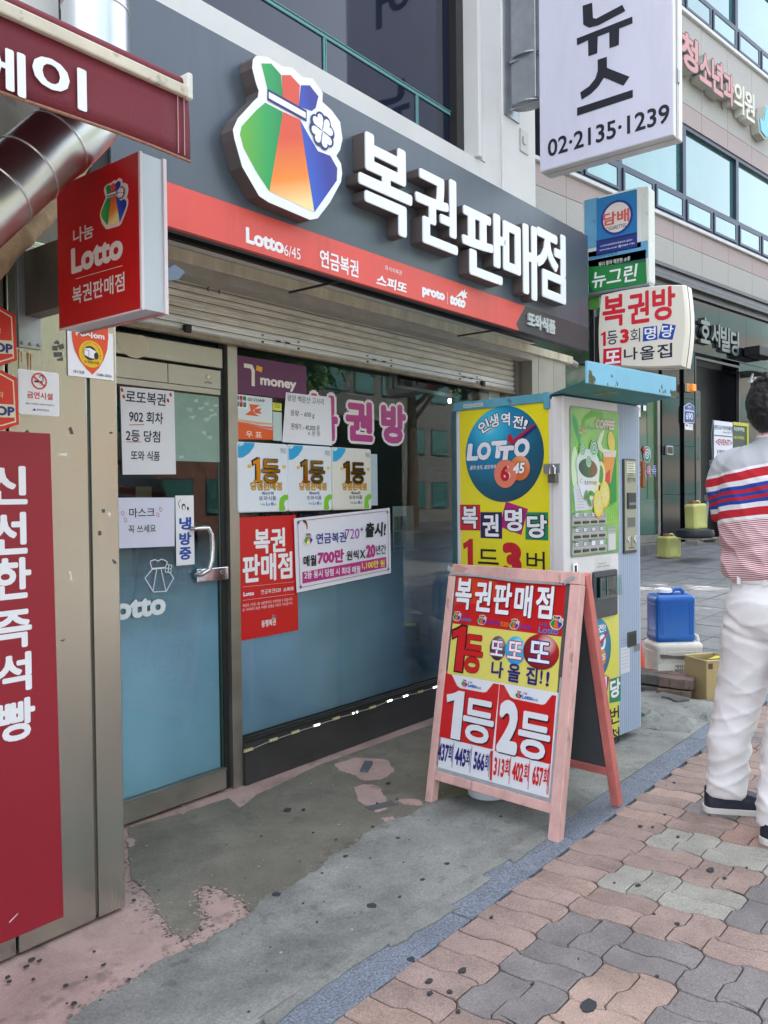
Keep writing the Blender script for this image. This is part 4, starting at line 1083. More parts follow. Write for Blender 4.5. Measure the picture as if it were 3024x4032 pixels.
fs_.text('즉석식복권', (2.8962, 2.2697, 0.1194, 0.0215), Wt, bb_, .0)
fs_.text('스피또', (2.8831, 2.2085, 0.2148, 0.0483), Wt, bb_, .04, shear=.1)
fs_.text('proto', (3.1994, 2.2187, 0.1826, 0.0516), Wt, bb_, .07)
fs_.line('divider', [(3.3136, 2.2522), (3.3125, 2.1957)], .0018, Wt, bb_)
fs_.text('toto', (3.4015, 2.2222, 0.1345, 0.0462), Wt, bb_, .07, shear=.25)
fs_.poly('toto_star', [(3.3817, 2.2395), (3.4433, 2.2857), (3.4499, 2.2757), (3.464, 2.2948), (3.4664, 2.2772), (3.4887, 2.2843), (3.4717, 2.2661), (3.4854, 2.2558), (3.4604, 2.2513), (3.4493, 2.2418), (3.436, 2.2582)], Wt, bb_)
fs_.text('또와식품', (4.2414, 2.2467, 0.3239, 0.0822), mat('dim_white', (190, 196, 196), .4), -.012, .05, ext=.010)
sc_ = obj('shutter_cover_lamp', B().prism([(0, .02), (.035, .045), (.075, .03), (.05, 0), (.01, -.012)], 0, .08), mat('blue_grey', (104, 120, 140), .4), loc=(1.6563, 2.2, 1.9899))
tag(sc_, 'small blue-grey plastic cover peeking out behind the red sign at the signboard bottom', 'cover')

# ================================================================== PROJECTING SIGNS
def boxsign(name, label, X, rc, m, depth, r=0.0, group=None, trim=None, front=.0, bevel=.004):
    t = XT(name, label, 'sign', X, rc, group)
    t.rect('case', rc, m, front, depth, r, bevel=bevel)
    return t
rc = (-2.3827, 3.1974, -1.5854, 3.1999)
ws = XT('tall_white_sign', 'tall white lightbox sign with black 뉴스 and a telephone number hanging over the pavement', 'sign', 4.5, (rc[0], 3.20, rc[2], 6.0))
WS = mat('lightbox_white', (206, 206, 222), .35, var=.03, vscale=1.5, stain=.06, stscale=5, ststretch=(1, 1, .2)); AL2 = mat('sign_alu', (206, 204, 200), .4, .25)
ws.rect('face', (rc[0]+.006, 3.206, rc[2]-.006, 6.0), WS, -.002, .004)
ws.rect('case', (rc[0], 3.20, rc[2], 6.0), AL2, .0021, .13, bevel=.003)
sx1 = 4.762
ws.rect('case_seam', (rc[2]+.0005, 3.205, rc[2]+.003, 6.0), mat('seam', (150, 148, 146), .5), .045, .006)
ws.rect('case_seam', (rc[2]+.0005, 3.205, rc[2]+.0035, 6.0), ink(236, 236, 236), .075, .05)
ws.rect('hinge', (rc[2]+.003, 3.50, rc[2]+.008, 3.57), GALV, .05, .03)
ws.rect('bottom_seam', (rc[0]+.01, 3.1975, rc[2]-.01, 3.1995), MATS['seam'], .05, .004)
for s_, bx in (('뉴', (-1.9686, 3.8905, 0.331, 0.2569)), ('스', (-1.9706, 3.5516, 0.3326, 0.2577))): pass
NK = ink(16, 18, 34)
ny = [(-2.1005, 4.0745), (-2.0422, 4.0701), (-2.0382, 3.982), (-2.0196, 3.9718), (-1.8649, 3.9918), (-1.8473, 3.9515), (-2.0061, 3.9298), (-2.0619, 3.9368), (-2.0976, 3.9669)]
ws.poly('lettering', ny, NK, -.004)
ws.poly('lettering', [(-2.1381, 3.9024), (-1.8079, 3.9068), (-1.8064, 3.8693), (-1.8836, 3.8681), (-1.886, 3.7789), (-1.9411, 3.779), (-1.9423, 3.8685), (-2.0102, 3.8683), (-2.0137, 3.777), (-2.0679, 3.777), (-2.0691, 3.868), (-2.1365, 3.8624)], NK, -.004)
ws.poly('lettering', [(-2.0121, 3.7393), (-1.9569, 3.7381), (-1.9564, 3.6761), (-1.9347, 3.6605), (-1.8259, 3.5845), (-1.8616, 3.5468), (-1.9532, 3.6133), (-1.976, 3.6266), (-2.0086, 3.5894), (-2.0555, 3.5606), (-2.1104, 3.5459), (-2.1196, 3.5891), (-2.0645, 3.607), (-2.0268, 3.6385), (-2.0117, 3.6769)], NK, -.004)
ws.poly('lettering', [(-2.1394, 3.5072), (-1.8079, 3.508), (-1.8082, 3.466), (-2.1397, 3.4615)], NK, -.004)
ws.text('02·2135·1239', (-1.9667, 3.3244, 0.7218, 0.1015), NK, -.004, .02)
nyc = [sum(q[i] for q in ny)/len(ny) for i in (0, 1)]
ws.text('어', (nyc[0], 4.62, .30, .30), NK, -.004, .03)
ws.text('에', (nyc[0], 5.08, .30, .30), NK, -.004, .03)
wb = Thing('sign_mount', 'grey steel mount with flanges fixing the tall white sign to the white column', 'bracket', (4.58, 2.61, 3.5), ou=4.58, oz=3.5)
wb.put('post', B().box(4.512, -.20, 3.66, 4.60, -.03, 4.9), GALV, bevel=.006)
for zz in (3.655, 3.94):
    wb.put('flange', B().slab(ell(4.56, -.115, .075, .10, 24), zz-.006, zz+.002), GALV)
    wb.put('strut', B().tube([(4.5, -.03, zz-.03), (4.54, -.21, zz-.01)], .006, 8), GALV)
wb.put('wall_plate', B().box(4.47, -.012, 3.60, 4.65, -.001, 4.95), GALV)

rc = (-2.3372, 2.5626, -1.9149, 3.154)
tb = boxsign('cigarette_sign', 'weathered white sign box with a blue 담배 cigarettes roundel and green 뉴그린 panel', 5.0, (rc[0]-.01, rc[1], rc[2], rc[3]), mat('aged_white', (212, 216, 210), .5, var=.08, vscale=6, spots=.3, sscale=25), .10, .02)
LB = mat('faded_blue', (96, 158, 196), .5, var=.12, vscale=8, spots=.3, sscale=18)
tb.rect('blue_edge', (-2.3336, 2.7913, -1.9649, 3.1568), ink(222, 224, 218), -.001, .0008)
tb.rect('blue_edge', (-2.3336, 2.845, -2.2398, 3.1568), LB, -.0016, .0006)
_c = (-2.1215, 2.9889)
tb.poly('old_ring', ell(_c[0], _c[1], .118, .130, 40), ink(46, 84, 130), -.002)
tb.poly('old_ring_fill', ell(_c[0], _c[1], .104, .116, 40), ink(216, 220, 216), -.0028)
tb.rect('blue_card', (-2.25, 2.7957, -1.9872, 3.1473), ink(14, 116, 176), -.004, .001, .008)
tb.rect('navy_foot', (-2.2519, 2.7957, -1.9872, 2.8861), ink(20, 44, 128), -.0052, .001)
_c = (-2.1164, 3.0021); _w = 0.104
tb.poly('navy_ring', ell(_c[0], _c[1], _w, _w*1.02, 40), ink(30, 40, 140), -.0062)
tb.poly('ring_fill', ell(_c[0], _c[1], _w*.86, _w*.88, 40), ink(222, 212, 204), -.0070)
tb.text('담배', (-2.1194, 3.0028, 0.1708, 0.0809), ink(208, 90, 84), -.0078, .035)
tb.text('CIGARETTES', (-2.1208, 2.9425, 0.1286, 0.0229), BLACK, -.0078, .01)
tb.text('이 업소는 청소년보호법에 따라 미성년자에게 판매하지 않습니다', (-2.1172, 2.8774, 0.241, 0.0124), ink(16, 30, 80), -.0062, .01)
tb.text('(사)한국담배판매인회중앙회 콜센타', (-2.1215, 2.8434, 0.2092, 0.0134), WHITE, -.0062, .005)
tb.text('www.kta.co.kr ☎1644·1785', (-2.1161, 2.8208, 0.228, 0.0143), WHITE, -.0062, .01)
tb.rect('light_blue_foot', (-2.3078, 2.7169, -1.922, 2.8233), LB, -.001)
tb.text('미성년자에게', (-2.1929, 2.7845, 0.1514, 0.0192), ink(36, 80, 140), -.002, .01)
GRN = ink(30, 128, 60); DGR = ink(20, 88, 76)
gq = [(-2.3083, 2.7599), (-1.9336, 2.7098), (-1.9287, 2.5641), (-2.2575, 2.5659), (-2.3093, 2.6281)]
tb.rect('dark_green_strip', (-2.3082, 2.565, -1.9345, 2.7696), DGR, -.001)
tb.poly('green_panel', [(-2.3085, 2.7306), (-1.9337, 2.6939), (-1.9287, 2.5659), (-2.273, 2.5703), (-2.3093, 2.6232)], GRN, -.002)
tb.text('물이 좋아 깨끗한 소주', (-2.1359, 2.734, 0.2069, 0.0287), ink(220, 226, 214), -.002, .02)
tb.text('뉴그린', (-2.1355, 2.6419, 0.2999, 0.1052), ink(236, 240, 236), -.003, .02, shear=.15)
for zq in (2.5308,): tb.rect('bottom_rail', (rc[0], rc[1]-.012, rc[2], rc[1]-.001), GALV, 0, .1)
tb.rect('support_pole', (rc[0]-.02, 1.98, rc[0]+.012, rc[3]-.1), mat('dark_pole', (36, 38, 44), .5, .4), .11, .04)
tb.rect('green_bracket', (-2.3334, 2.4785, -2.2655, 2.5678), ink(96, 168, 76), .06, .03)

rc = (-2.2425, 2.0249, -1.6977, 2.5442)
z0b = 2.1021
bs = XT('ticket_room_sign', 'rounded cream lightbox sign reading 복권방 1등 3회 명당 above the blue canopy', 'sign', 5.0, (rc[0], 2.03, rc[2], 2.55))
IV = mat('ivory_plastic', (224, 218, 204), .4, var=.03, vscale=5)
A_, Bq, C_, D_ = [(-2.2301, 2.5451), (-1.7069, 2.5224), (-1.7131, 2.043), (-2.2456, 2.1313)]
def bulge(p0, p1, k, n=9):
    return [(p0[0]+(p1[0]-p0[0])*i/n - (p1[1]-p0[1])*k*math.sin(PI*i/n), p0[1]+(p1[1]-p0[1])*i/n + (p1[0]-p0[0])*k*math.sin(PI*i/n)) for i in range(n)]
D_ = (D_[0], D_[1]-.02); C_ = (C_[0]-.003, C_[1]-.005)
outl = bulge(A_, Bq, .035) + bulge(Bq, C_, .045) + bulge(C_, D_, .03) + bulge(D_, A_, .03)
cxo = sum(q[0] for q in outl)/len(outl); czo = sum(q[1] for q in outl)/len(outl)
b = B(); n_ = len(outl)
rings = [(0, .965), (.012, .99), (.035, 1.0), (.13, 1.0), (.15, .985)]
vs = [(cxo+(q[0]-cxo)*s_, y_, czo+(q[1]-czo)*s_) for y_, s_ in rings for q in outl]
fs = [tuple(range(n_-1, -1, -1)), tuple(range((len(rings)-1)*n_, len(rings)*n_))]
fs += [(i*n_+k, i*n_+(k+1) % n_, (i+1)*n_+(k+1) % n_, (i+1)*n_+k) for i in range(len(rings)-1) for k in range(n_)]
b.add(vs, fs); bs.put('case', b, IV, smooth=True)
b = B(); b.prism([(cxo+(q[0]-cxo)*1.006, czo+(q[1]-czo)*1.006) for q in outl], .06, .066); bs.put('rim_gap', b, ink(40, 40, 40))
CR = ink(206, 22, 44); NV = ink(24, 28, 60)
y_ = -.0012
for ch, bx in zip('복권방', ((-2.142, 2.4288, 0.1497, 0.1966), (-1.9822, 2.424, 0.1363, 0.1929), (-1.8265, 2.4256, 0.1405, 0.1985))): bs.text(ch, bx, CR, y_, .03)
bs.text('1', (-2.2116, 2.2623, 0.0329, 0.0891), CR, y_, .06)
bs.text('등', (-2.1523, 2.263, 0.067, 0.0865), NV, y_, .01)
bs.text('3', (-2.0729, 2.2624, 0.0577, 0.0876), CR, y_, .06)
bs.text('회', (-2.0048, 2.2583, 0.0627, 0.0831), NV, y_, .0)
MB = ink(20, 66, 160)
bs.poly('blue_tile', [(-1.9539, 2.301), (-1.8678, 2.2986), (-1.8654, 2.2147), (-1.9564, 2.214)], MB, y_)
bs.poly('blue_tile', [(-1.8347, 2.308), (-1.7539, 2.2858), (-1.7747, 2.2023), (-1.8606, 2.2206)], MB, y_)
bs.text('명', (-1.9099, 2.2586, 0.0689, 0.0747), WHITE, y_-.001, .02)
bs.text('당', (-1.8055, 2.2569, 0.0718, 0.0737), WHITE, y_-.001, .02, rot=-.12)
bs.poly('red_tile', [(-2.212, 2.1994), (-2.0923, 2.1956), (-2.095, 2.084), (-2.2148, 2.1065)], CR, y_)
bs.text('또', (-2.1496, 2.1414, 0.0984, 0.0818), WHITE, y_-.001, .03)
for ch, bx in zip('나올집', ((-2.033, 2.1481, 0.0887, 0.0778), (-1.9293, 2.1431, 0.0933, 0.0843), (-1.8225, 2.1422, 0.0918, 0.0851))): bs.text(ch, bx, NV, y_, .02)
bs.rect('side_mount', (rc[0]-.05, 2.10, rc[0]+.002, 2.42), mat('cap_and_shade_black'), .05, .05)

# ================================================================== WINDOW POSTERS
def gp(name, label, view, x0, y0, x1, y1, m=WHITE, Y=2.836, th=.0012, group=None, cat='poster', r=0.0, rc=None):
    pass
def post(name, label, rc, m, Y=2.836, group=None, cat='poster', r=0.0, th=.0012):
    t = FT(name, label, cat, Y, rc, group=group)
    t.rect('sheet', rc, m, 0, th, r)
    return t
P8 = 'F2.835'
rc = (2.4915, 1.7491, 2.9552, 1.9225)
q4 = [(2.4948, 1.9211), (2.9403, 1.9191), (2.9537, 1.7594), (2.4934, 1.7531)]
t = post('purple_transit_sign', 'purple T money sign in the top left corner of the shop window', (q4[0][0], q4[3][1], q4[2][0], q4[0][1]), mat('purple_print', (96, 20, 84), .35, var=.03), r=.006)
t.line('t_mark', [(2.557, 1.8799), (2.5956, 1.8795), (2.6063, 1.8614), (2.6051, 1.7981)], .019, ink(235, 222, 214), -.001)
t.line('t_mark_arm', [(2.6328, 1.8765), (2.6546, 1.8726)], .024, ink(236, 160, 40), -.0014)
t.text('money', (2.7656, 1.8126, 0.2338, 0.0477), ink(236, 226, 224), -.001, .045)
t = post('postage_stamp_poster', 'white and orange postage stamp notice marked 우표 under the purple sign', (2.4977, 1.5558, 2.7228, 1.7473), ink(214, 220, 224), 2.8355)
t.text('POSTAGE STAMP', (2.5869, 1.7299, 0.1763, 0.0136), BLACK, -.001, .01)
OR = ink(224, 88, 24)
t.poly('orange_field', [(2.4972, 1.6223), (2.5617, 1.6206), (2.6396, 1.6058), (2.7257, 1.5983), (2.7248, 1.5549), (2.4957, 1.5461)], OR, -.001)
t.poly('pale_stripe', [(2.4974, 1.6356), (2.5619, 1.635), (2.6401, 1.6313), (2.7249, 1.6307), (2.7248, 1.6232), (2.6398, 1.6205), (2.5618, 1.6264), (2.4973, 1.6299)], ink(228, 170, 110), -.001)
t.poly('pink_stripe', [(2.4973, 1.627), (2.5617, 1.6244), (2.6398, 1.6156), (2.7246, 1.6147), (2.7244, 1.6018), (2.6396, 1.6068), (2.5616, 1.6186), (2.4972, 1.6223)], ink(214, 120, 120), -.0014)
t.poly('bird_mark', [(2.5794, 1.7087), (2.6448, 1.709), (2.6016, 1.6838), (2.6112, 1.6699), (2.6405, 1.6573), (2.5528, 1.6585), (2.5886, 1.6804)], OR, -.001)
t.poly('bird_mark', [(2.6115, 1.6894), (2.6559, 1.6952), (2.641, 1.6818), (2.6554, 1.6696), (2.6112, 1.6713)], OR, -.0014)
t.text('우 표', (2.6041, 1.5721, 0.0979, 0.0292), ink(240, 214, 196), -.002, .02)
t = post('card_brand_sticker', 'small white sticker with blue, red and green bars over the stamp notice', (2.4914, 1.6857, 2.568, 1.743), WHITE, 2.834, cat='sticker', r=.005)
for k, c_ in enumerate(((20, 70, 150), (180, 20, 50), (20, 130, 60))):
    t.rect('bar', (t.ou-.031+k*.0215, t.oz+.006, t.ou-.031+k*.0215+.018, t.oz+.056), ink(*c_), -.001, .0006, .005)
t.text('JCB', (t.ou, t.oz+.031, .056, .013), WHITE, -.002, .05)
t = post('yellow_notice', 'small yellow notice above a pale sheet between the stamp notice and handwritten note', (2.7269, 1.6925, 2.7837, 1.7282), ink(214, 214, 60), 2.8365)
for k in range(6): t.rect('print_line', (t.ou-.018, t.oz+.014+k*.006, t.ou+.018, t.oz+.0155+k*.006), BLACK, -.0006, .0004)
t = post('pale_sheet', 'pale green-grey sheet taped on the glass beneath the yellow notice', (2.7282, 1.5513, 2.7846, 1.6859), ink(186, 204, 200), 2.8372)

MAG = ink(178, 52, 128); OFFW = ink(226, 216, 214)
cut = Thing('cutout_lettering', 'large magenta cut-out letters 복권방 with cream edges stuck on the shop window', 'lettering', (3.55, 2.8385, 1.3), ou=3.55, oz=1.3)
for ch, bx in zip('복권방', ((3.0707, 1.6816, 0.2233, 0.2294), (3.351, 1.6803, 0.2214, 0.2106), (3.6446, 1.6848, 0.2231, 0.2186))):
    vs_, fs_ = textmesh(ch, .055)
    o_ = cut.text(ch, bx, MAG, -.0016, .055)
    x0 = min(v[0] for v in vs_); x1 = max(v[0] for v in vs_); y0 = min(v[1] for v in vs_); y1 = max(v[1] for v in vs_)
    cx_, cz_, w_, h_ = bx
    v2, f2 = textmesh(ch, .125)
    bb = B(); bb.add([(cx_+(v[0]-(x0+x1)/2)*w_/(x1-x0), -.0008+v[3], cz_+(v[1]-(y0+y1)/2)*h_/(y1-y0)) for v in v2], f2)
    cut.put('letter_edge', bb, OFFW)
HB = ink(28, 28, 34)
q4 = [(2.8113, 1.7826), (3.1234, 1.7841), (3.1293, 1.5451), (2.7821, 1.5474)]
t = FT('handwritten_note', 'white handwritten price note 고사리 600g curling off the window below the purple sign', 'note', 2.833, (q4[3][0], q4[2][1], q4[1][0], q4[0][1]))
t.poly('sheet', q4, PAPER, 0, .0012)
t.poly('sheet_behind', [(q+.004, z-.002) for q, z in q4], ink(206, 200, 204), .0016, .001)
for s_, bx in (('광양 백운산 고사리', (2.9453, 1.7577, 0.2541, 0.0312)), ('중량 – 600 g', (2.9206, 1.6861, 0.1651, 0.0321)), ('판매가 – 40,000 원', (2.9398, 1.6238, 0.1956, 0.0322)), ('4, 만 원', (2.9978, 1.5962, 0.0862, 0.0237))):
    t.text(s_, bx, HB, -.001, .0, shear=.05)

# three plaques
def plaque(k, num, label, q, col):
    rc = q
    t = FT('award_plaque', label, 'plaque', 2.812, rc, group='first prize plaques on the shop window')
    t.rect('case', rc, mat('plaque_white_%d' % k, col, .25, coat=.3), .0, .026, .014, bevel=.006)
    u0, z0, u1, z1 = rc; w, h = u1-u0, z1-z0
    F = lambda a, c: (u0+a*w, z0+c*h)
    # blue corner, clipped to the rounded plate
    t.poly('blue_corner', [F(.012, .77), F(.10, .775), F(.22, .84), F(.31, .93), F(.33, .99), F(.09, .99), F(.04, .975), F(.012, .94)], ink(30, 160, 214), -.001)
    t.poly('pale_corner', [F(.03, .93), F(.10, .95), F(.13, .985), F(.09, .99), F(.045, .975)], ink(190, 222, 236), -.0016)
    t.poly('green_hook', [F(.985, .25), F(.90, .25), F(.82, .20), F(.80, .12), F(.80, .015), F(.90, .012), F(.93, .04), F(.90, .11), F(.92, .16), F(.985, .18)], ink(120, 190, 40), -.001)
    G_ = mat('gold_letter', (196, 140, 44), .16, 1.0)
    t.text('1', (F(.345, .615)[0], F(.34, .605)[1], w*.14, h*.33), G_, -.006, .02, ext=.005, outline=((BLACK, .03),), one=True)
    t.text('등', (F(.63, .6)[0], F(.63, .595)[1], w*.36, h*.34), G_, -.006, .015, ext=.005, outline=((BLACK, .03),))
    t.text('“', (F(.22, .7)[0], F(.22, .66)[1], w*.075, h*.06), ink(226, 190, 40), -.001, .05)
    t.text('”', (F(.91, .7)[0], F(.9, .66)[1], w*.075, h*.06), ink(226, 190, 40), -.001, .05)
    t.text('당첨판매점', (F(.55, .4)[0], F(.5, .375)[1], w*.62, h*.115), ink(232, 168, 30), -.002, .02, outline=((BLACK, .035),))
    cB = ink(24, 60, 140) if k < 2 else ink(40, 50, 60)
    t.text('제%s회' % num, (F(.57, .3)[0], F(.5, .272)[1], w*.24, h*.05), cB, -.001, .02)
    t.text('또와식품', (F(.57, .2)[0], F(.5, .20)[1], w*.34, h*.065), cB, -.001, .01)
    t.text('나눔', (F(.47, .1)[0], F(.5, .115)[1], w*.085, h*.035), BLACK, -.001, .0)
    for i, (c_, s_) in enumerate((((30, 60, 160), 'L'), ((40, 170, 214), 'o'), ((30, 60, 160), 'tt'), ((110, 180, 40), 'o'))):
        t.text(s_, (F(.555+(0, .045, .105, .165)[i], 0)[0], F(.5, .113+(.006 if s_ != 'o' else -.003))[1], w*(.035, .045, .055, .045)[i], h*(.05 if s_ != 'o' else .033)), ink(*c_), -.001, .04)
    t.text('행복공감', (F(.9, .9)[0], F(.9, .9)[1], w*.12, h*.08), ink(90, 90, 96), -.001, .0)
    return t
pq = [(2.4829, 1.2169, 2.7995, 1.5412), (2.7962, 1.21, 3.1055, 1.5378), (3.1066, 1.2111, 3.4163, 1.5447)]
zb = sum(q[1] for q in pq)/3 + .006; zt_ = sum(q[3] for q in pq)/3 - .006
pq = [(q[0]+.002, zb, q[2]-.002, zt_) for q in pq]
plaque(0, '437', 'white first prize plaque for draw 437, leftmost of the three with gold 1등', pq[0], (222, 228, 236))
plaque(1, '445', 'white first prize plaque for draw 445, middle of the three with gold 1등', pq[1], (222, 226, 232))
plaque(2, '566', 'cream first prize plaque for draw 566, rightmost of the three with gold 1등', pq[2], (222, 218, 208))
t = post('pale_card', 'pale blue-grey card standing behind the cream first prize plaque', (3.4326, 1.2377, 3.4953, 1.5124), ink(176, 192, 200), 2.8375)

# red poster
RP = mat('poster_red', (200, 20, 26), .4)
q4 = [(2.5102, 1.1975), (2.8702, 1.2015), (2.8754, 0.646), (2.5023, 0.6453)]
t = FT('red_window_poster', 'bright red poster reading 복권 판매점 on the lower shop window', 'poster', 2.8355, (q4[0][0], q4[3][1], q4[2][0], q4[0][1]))
t.poly('sheet', q4, RP, 0, .0012)
t.text('복권', (2.6947, 1.0853, 0.2003, 0.1159), WHITE, -.001, .035)
t.text('판매점', (2.6821, 0.9637, 0.314, 0.1286), WHITE, -.001, .035)
t.line('rule', [(2.5261, 0.8855), (2.8484, 0.8806)], .0008, WHITE, -.001)
t.line('rule', [(2.5249, 0.8253), (2.8473, 0.823)], .0008, WHITE, -.001)
t.text('Lotto', (2.56, 0.8521, 0.0641, 0.0188), WHITE, -.001, .04)
t.text('연금복권520', (2.6976, 0.8516, 0.1267, 0.0215), WHITE, -.001, .0)
t.text('스피또', (2.8121, 0.8496, 0.0709, 0.0198), WHITE, -.001, .03)
t.text('복권은 1인당 1회 10만원까지 구입하실 수 있습니다.', (2.6804, 0.8006, 0.3166, 0.015), ink(240, 214, 214), -.001, .0)
t.text('만 19세부터 복권 구매와 당첨금 수령이 가능합니다.', (2.6801, 0.7813, 0.3166, 0.015), ink(240, 214, 214), -.001, .0)
t.text('동행복권', (2.6801, 0.705, 0.0908, 0.0322), WHITE, -.001, .02)
for k, c_ in enumerate(((60, 90, 200), (230, 90, 160), (120, 190, 60), (240, 170, 40))):
    q_ = 2.7144, 0.7278
    t.poly('petal', ell(q_[0]+.009*math.cos(k*1.57+.6), q_[1]+.009*math.sin(k*1.57+.6), .006, n=10), ink(*c_), -.001)

# white banner with rivets
q4 = [(2.8455, 1.1845), (3.5858, 1.2227), (3.5874, 0.8663), (2.8576, 0.828)]
t = FT('lottery_banner', 'white vinyl banner 연금복권720 출시 with eyelets and a magenta strip, hung on the window', 'banner', 2.826, (q4[0][0], q4[3][1], q4[1][0], q4[0][1]))
b = B(); n_ = 14; vs = []; fs = []
for i in range(n_+1):
    for j in range(7):
        a, c = i/n_, j/6
        x_ = (q4[0][0]*(1-a)+q4[1][0]*a)*(1-c) + (q4[3][0]*(1-a)+q4[2][0]*a)*c
        z_ = (q4[0][1]*(1-a)+q4[1][1]*a)*(1-c) + (q4[3][1]*(1-a)+q4[2][1]*a)*c
        vs.append((x_, .0015*math.sin(a*9+c*3), z_))
for i in range(n_):
    for j in range(6): k_ = i*7+j; fs.append((k_, k_+1, k_+8, k_+7))
b.add(vs, fs); t.put('sheet', b, mat('banner_white', (228, 226, 236), .45), smooth=True)
def qi(a, c, k=.0): 
    return ((q4[0][0]*(1-a)+q4[1][0]*a)*(1-c) + (q4[3][0]*(1-a)+q4[2][0]*a)*c, (q4[0][1]*(1-a)+q4[1][1]*a)*(1-c) + (q4[3][1]*(1-a)+q4[2][1]*a)*c)
t.line('red_border', [qi(.03, .04), qi(.97, .04), qi(.97, .94), qi(.03, .94)], .0022, ink(150, 40, 60), -.003, closed=True)
for a, c in ((.035, .06), (.965, .06), (.035, .93), (.965, .93)):
    t.poly('eyelet', ell(*qi(a, c), .008, n=14), GALV, -.004); t.poly('eyelet_hole', ell(*qi(a, c), .004, n=10), BLACK, -.0048)
VI = ink(36, 52, 140); MG = ink(186, 40, 130)
t.text('연금복권', (3.106, 1.0802, 0.2211, 0.0533), VI, -.003, .025)
t.text('720⁺', (3.2827, 1.0962, 0.1438, 0.0574), ink(150, 60, 160), -.003, .0)
t.text('출시!', (3.4595, 1.1087, 0.1727, 0.079), BLACK, -.003, .045, shear=.1)
t.text('매월', (2.9499, 0.9757, 0.0912, 0.054), BLACK, -.003, .03)
t.text('700만', (3.1025, 0.9864, 0.1967, 0.0695), MG, -.003, .055, shear=.05)
t.text('원씩', (3.2677, 0.9833, 0.0953, 0.0501), BLACK, -.003, .02)
t.text('X', (3.3477, 0.9844, 0.0415, 0.0436), BLACK, -.003, .03)
t.text('20', (3.4147, 0.9963, 0.0773, 0.0686), MG, -.003, .055)
t.text('년간', (3.501, 1.0001, 0.0876, 0.0498), BLACK, -.003, .02)
t.poly('magenta_strip', [(2.8974, 0.9246), (3.5443, 0.9575), (3.5473, 0.8995), (2.8963, 0.8689)], MG, -.003)
t.text('2등 동시 당첨 시 최대 매월', (3.1166, 0.9076, 0.4171, 0.0372), WHITE, -.004, .02)
t.text('1,100만 원', (3.4346, 0.9238, 0.1908, 0.0418), ink(236, 220, 60), -.004, .035)
bag(t, (2.939, 1.0832, .062), -.003, WHITE)
random.seed(6)
for k in range(11):
    a_ = .3+k*.11; r_ = .018+k*.0035
    t.poly('ball', ell(2.9203+r_*math.cos(a_*1.3)*.7, 1.1199+r_*math.sin(a_+.5), .0028+.0004*k, n=10), ink(*random.choice([(226, 180, 50), (230, 150, 60), (200, 60, 50)])), -.003)

# paper chart behind the glass
t = FT('photo_chart', 'white paper with blue and green photo squares behind the window glass beside the banner', 'poster', 2.86, (3.6537, 0.8634, 3.8484, 1.2211))
rc = (3.6539, 0.8634, 3.8484, 1.2296)
t.rect('sheet', rc, ink(196, 206, 206), 0, .001)
for k in range(3):
    for j in range(2):
        t.rect('photo', (rc[0]+.012+j*.055, rc[1]+.06+k*.085, rc[0]+.062+j*.055, rc[1]+.14+k*.085), mat('photo_%d' % ((k+j) % 3), ((60, 84, 120), (70, 110, 84), (130, 140, 120))[(k+j) % 3], .5, var=.6, vscale=40), -.001, .0006)

# door notices
q4 = [(1.9097, 1.724), (2.1661, 1.7283), (2.1688, 1.3855), (1.9148, 1.3807)]
t = FT('winner_note', 'white handwritten sheet 로또복권 902회차 2등 당첨 taped high on the glass door', 'note', 2.835, (q4[0][0], q4[2][1], q4[1][0], q4[0][1]))
t.poly('sheet', q4, PAPER, 0, .001)
t.poly('dark_edge', [(q4[0][0]-.006, q4[0][1]), (q4[0][0]-.001, q4[0][1]), (q4[3][0]-.001, q4[3][1]), (q4[3][0]-.006, q4[3][1])], BLACK, .001, .001)
MK = ink(26, 26, 62)
for s_, bx in (('로또복권', (2.0275, 1.6879, 0.1898, 0.0506)), ('902 회차', (2.0282, 1.6115, 0.1609, 0.0482)), ('2등 당첨', (2.0118, 1.5359, 0.1634, 0.0468)), ('또와 식품', (2.0208, 1.4575, 0.1372, 0.0383))):
    t.text(s_, bx, MK, -.001, .018, shear=.06)
RDK = ink(196, 40, 40)
t.line('underline', [(1.9487, 1.5764), (2.016, 1.5817)], .003, RDK, -.001); t.line('underline', [(1.9347, 1.5091), (2.0001, 1.512)], .003, RDK, -.001)
for q in ((1.9178, 1.7103), (2.148, 1.7127), (2.1344, 1.6875), (1.9249, 1.6851)):
    t.poly('red_heart', ell(q[0], q[1], .006, .0085, 10, .4), RDK, -.001)
q4 = [(1.8862, 1.291), (2.1599, 1.289), (2.156, 1.088), (1.8823, 1.0935)]
t = FT('mask_note', 'white handwritten sheet 마스크 꼭 쓰세요 at the middle of the glass door', 'note', 2.835, (q4[0][0], q4[2][1], q4[1][0], q4[0][1]))
t.poly('sheet', q4, mat('paper_blue', (216, 216, 236), .6), 0, .001)
t.text('마스크', (2.0008, 1.2307, 0.1195, 0.0381), HB, -.001, .01)
t.text('꼭 쓰세요', (1.9999, 1.1661, 0.1289, 0.032), HB, -.001, .008)
for q in ((1.9118, 1.2296), (1.9232, 1.2034), (2.0893, 1.2414), (2.0753, 1.2197)):
    t.line('red_swirl', ell(q[0], q[1], .006, .009, 9, .3), .0014, RDK, -.001, closed=True)
rc = (2.1647, 1.0063, 2.2588, 1.2975)
t = post('cooling_sticker', 'narrow white sticker with vertical blue letters 냉방중 beside the door handle', rc, WHITE, cat='sticker')
DB = ink(24, 70, 168)
for ch, bx in zip('냉방중', ((2.213, 1.1809, 0.0622, 0.053), (2.2117, 1.1163, 0.0622, 0.053), (2.2105, 1.055, 0.0622, 0.053))): t.text(ch, bx, DB, -.001, .04)
q_ = (2.2055, 1.2457)
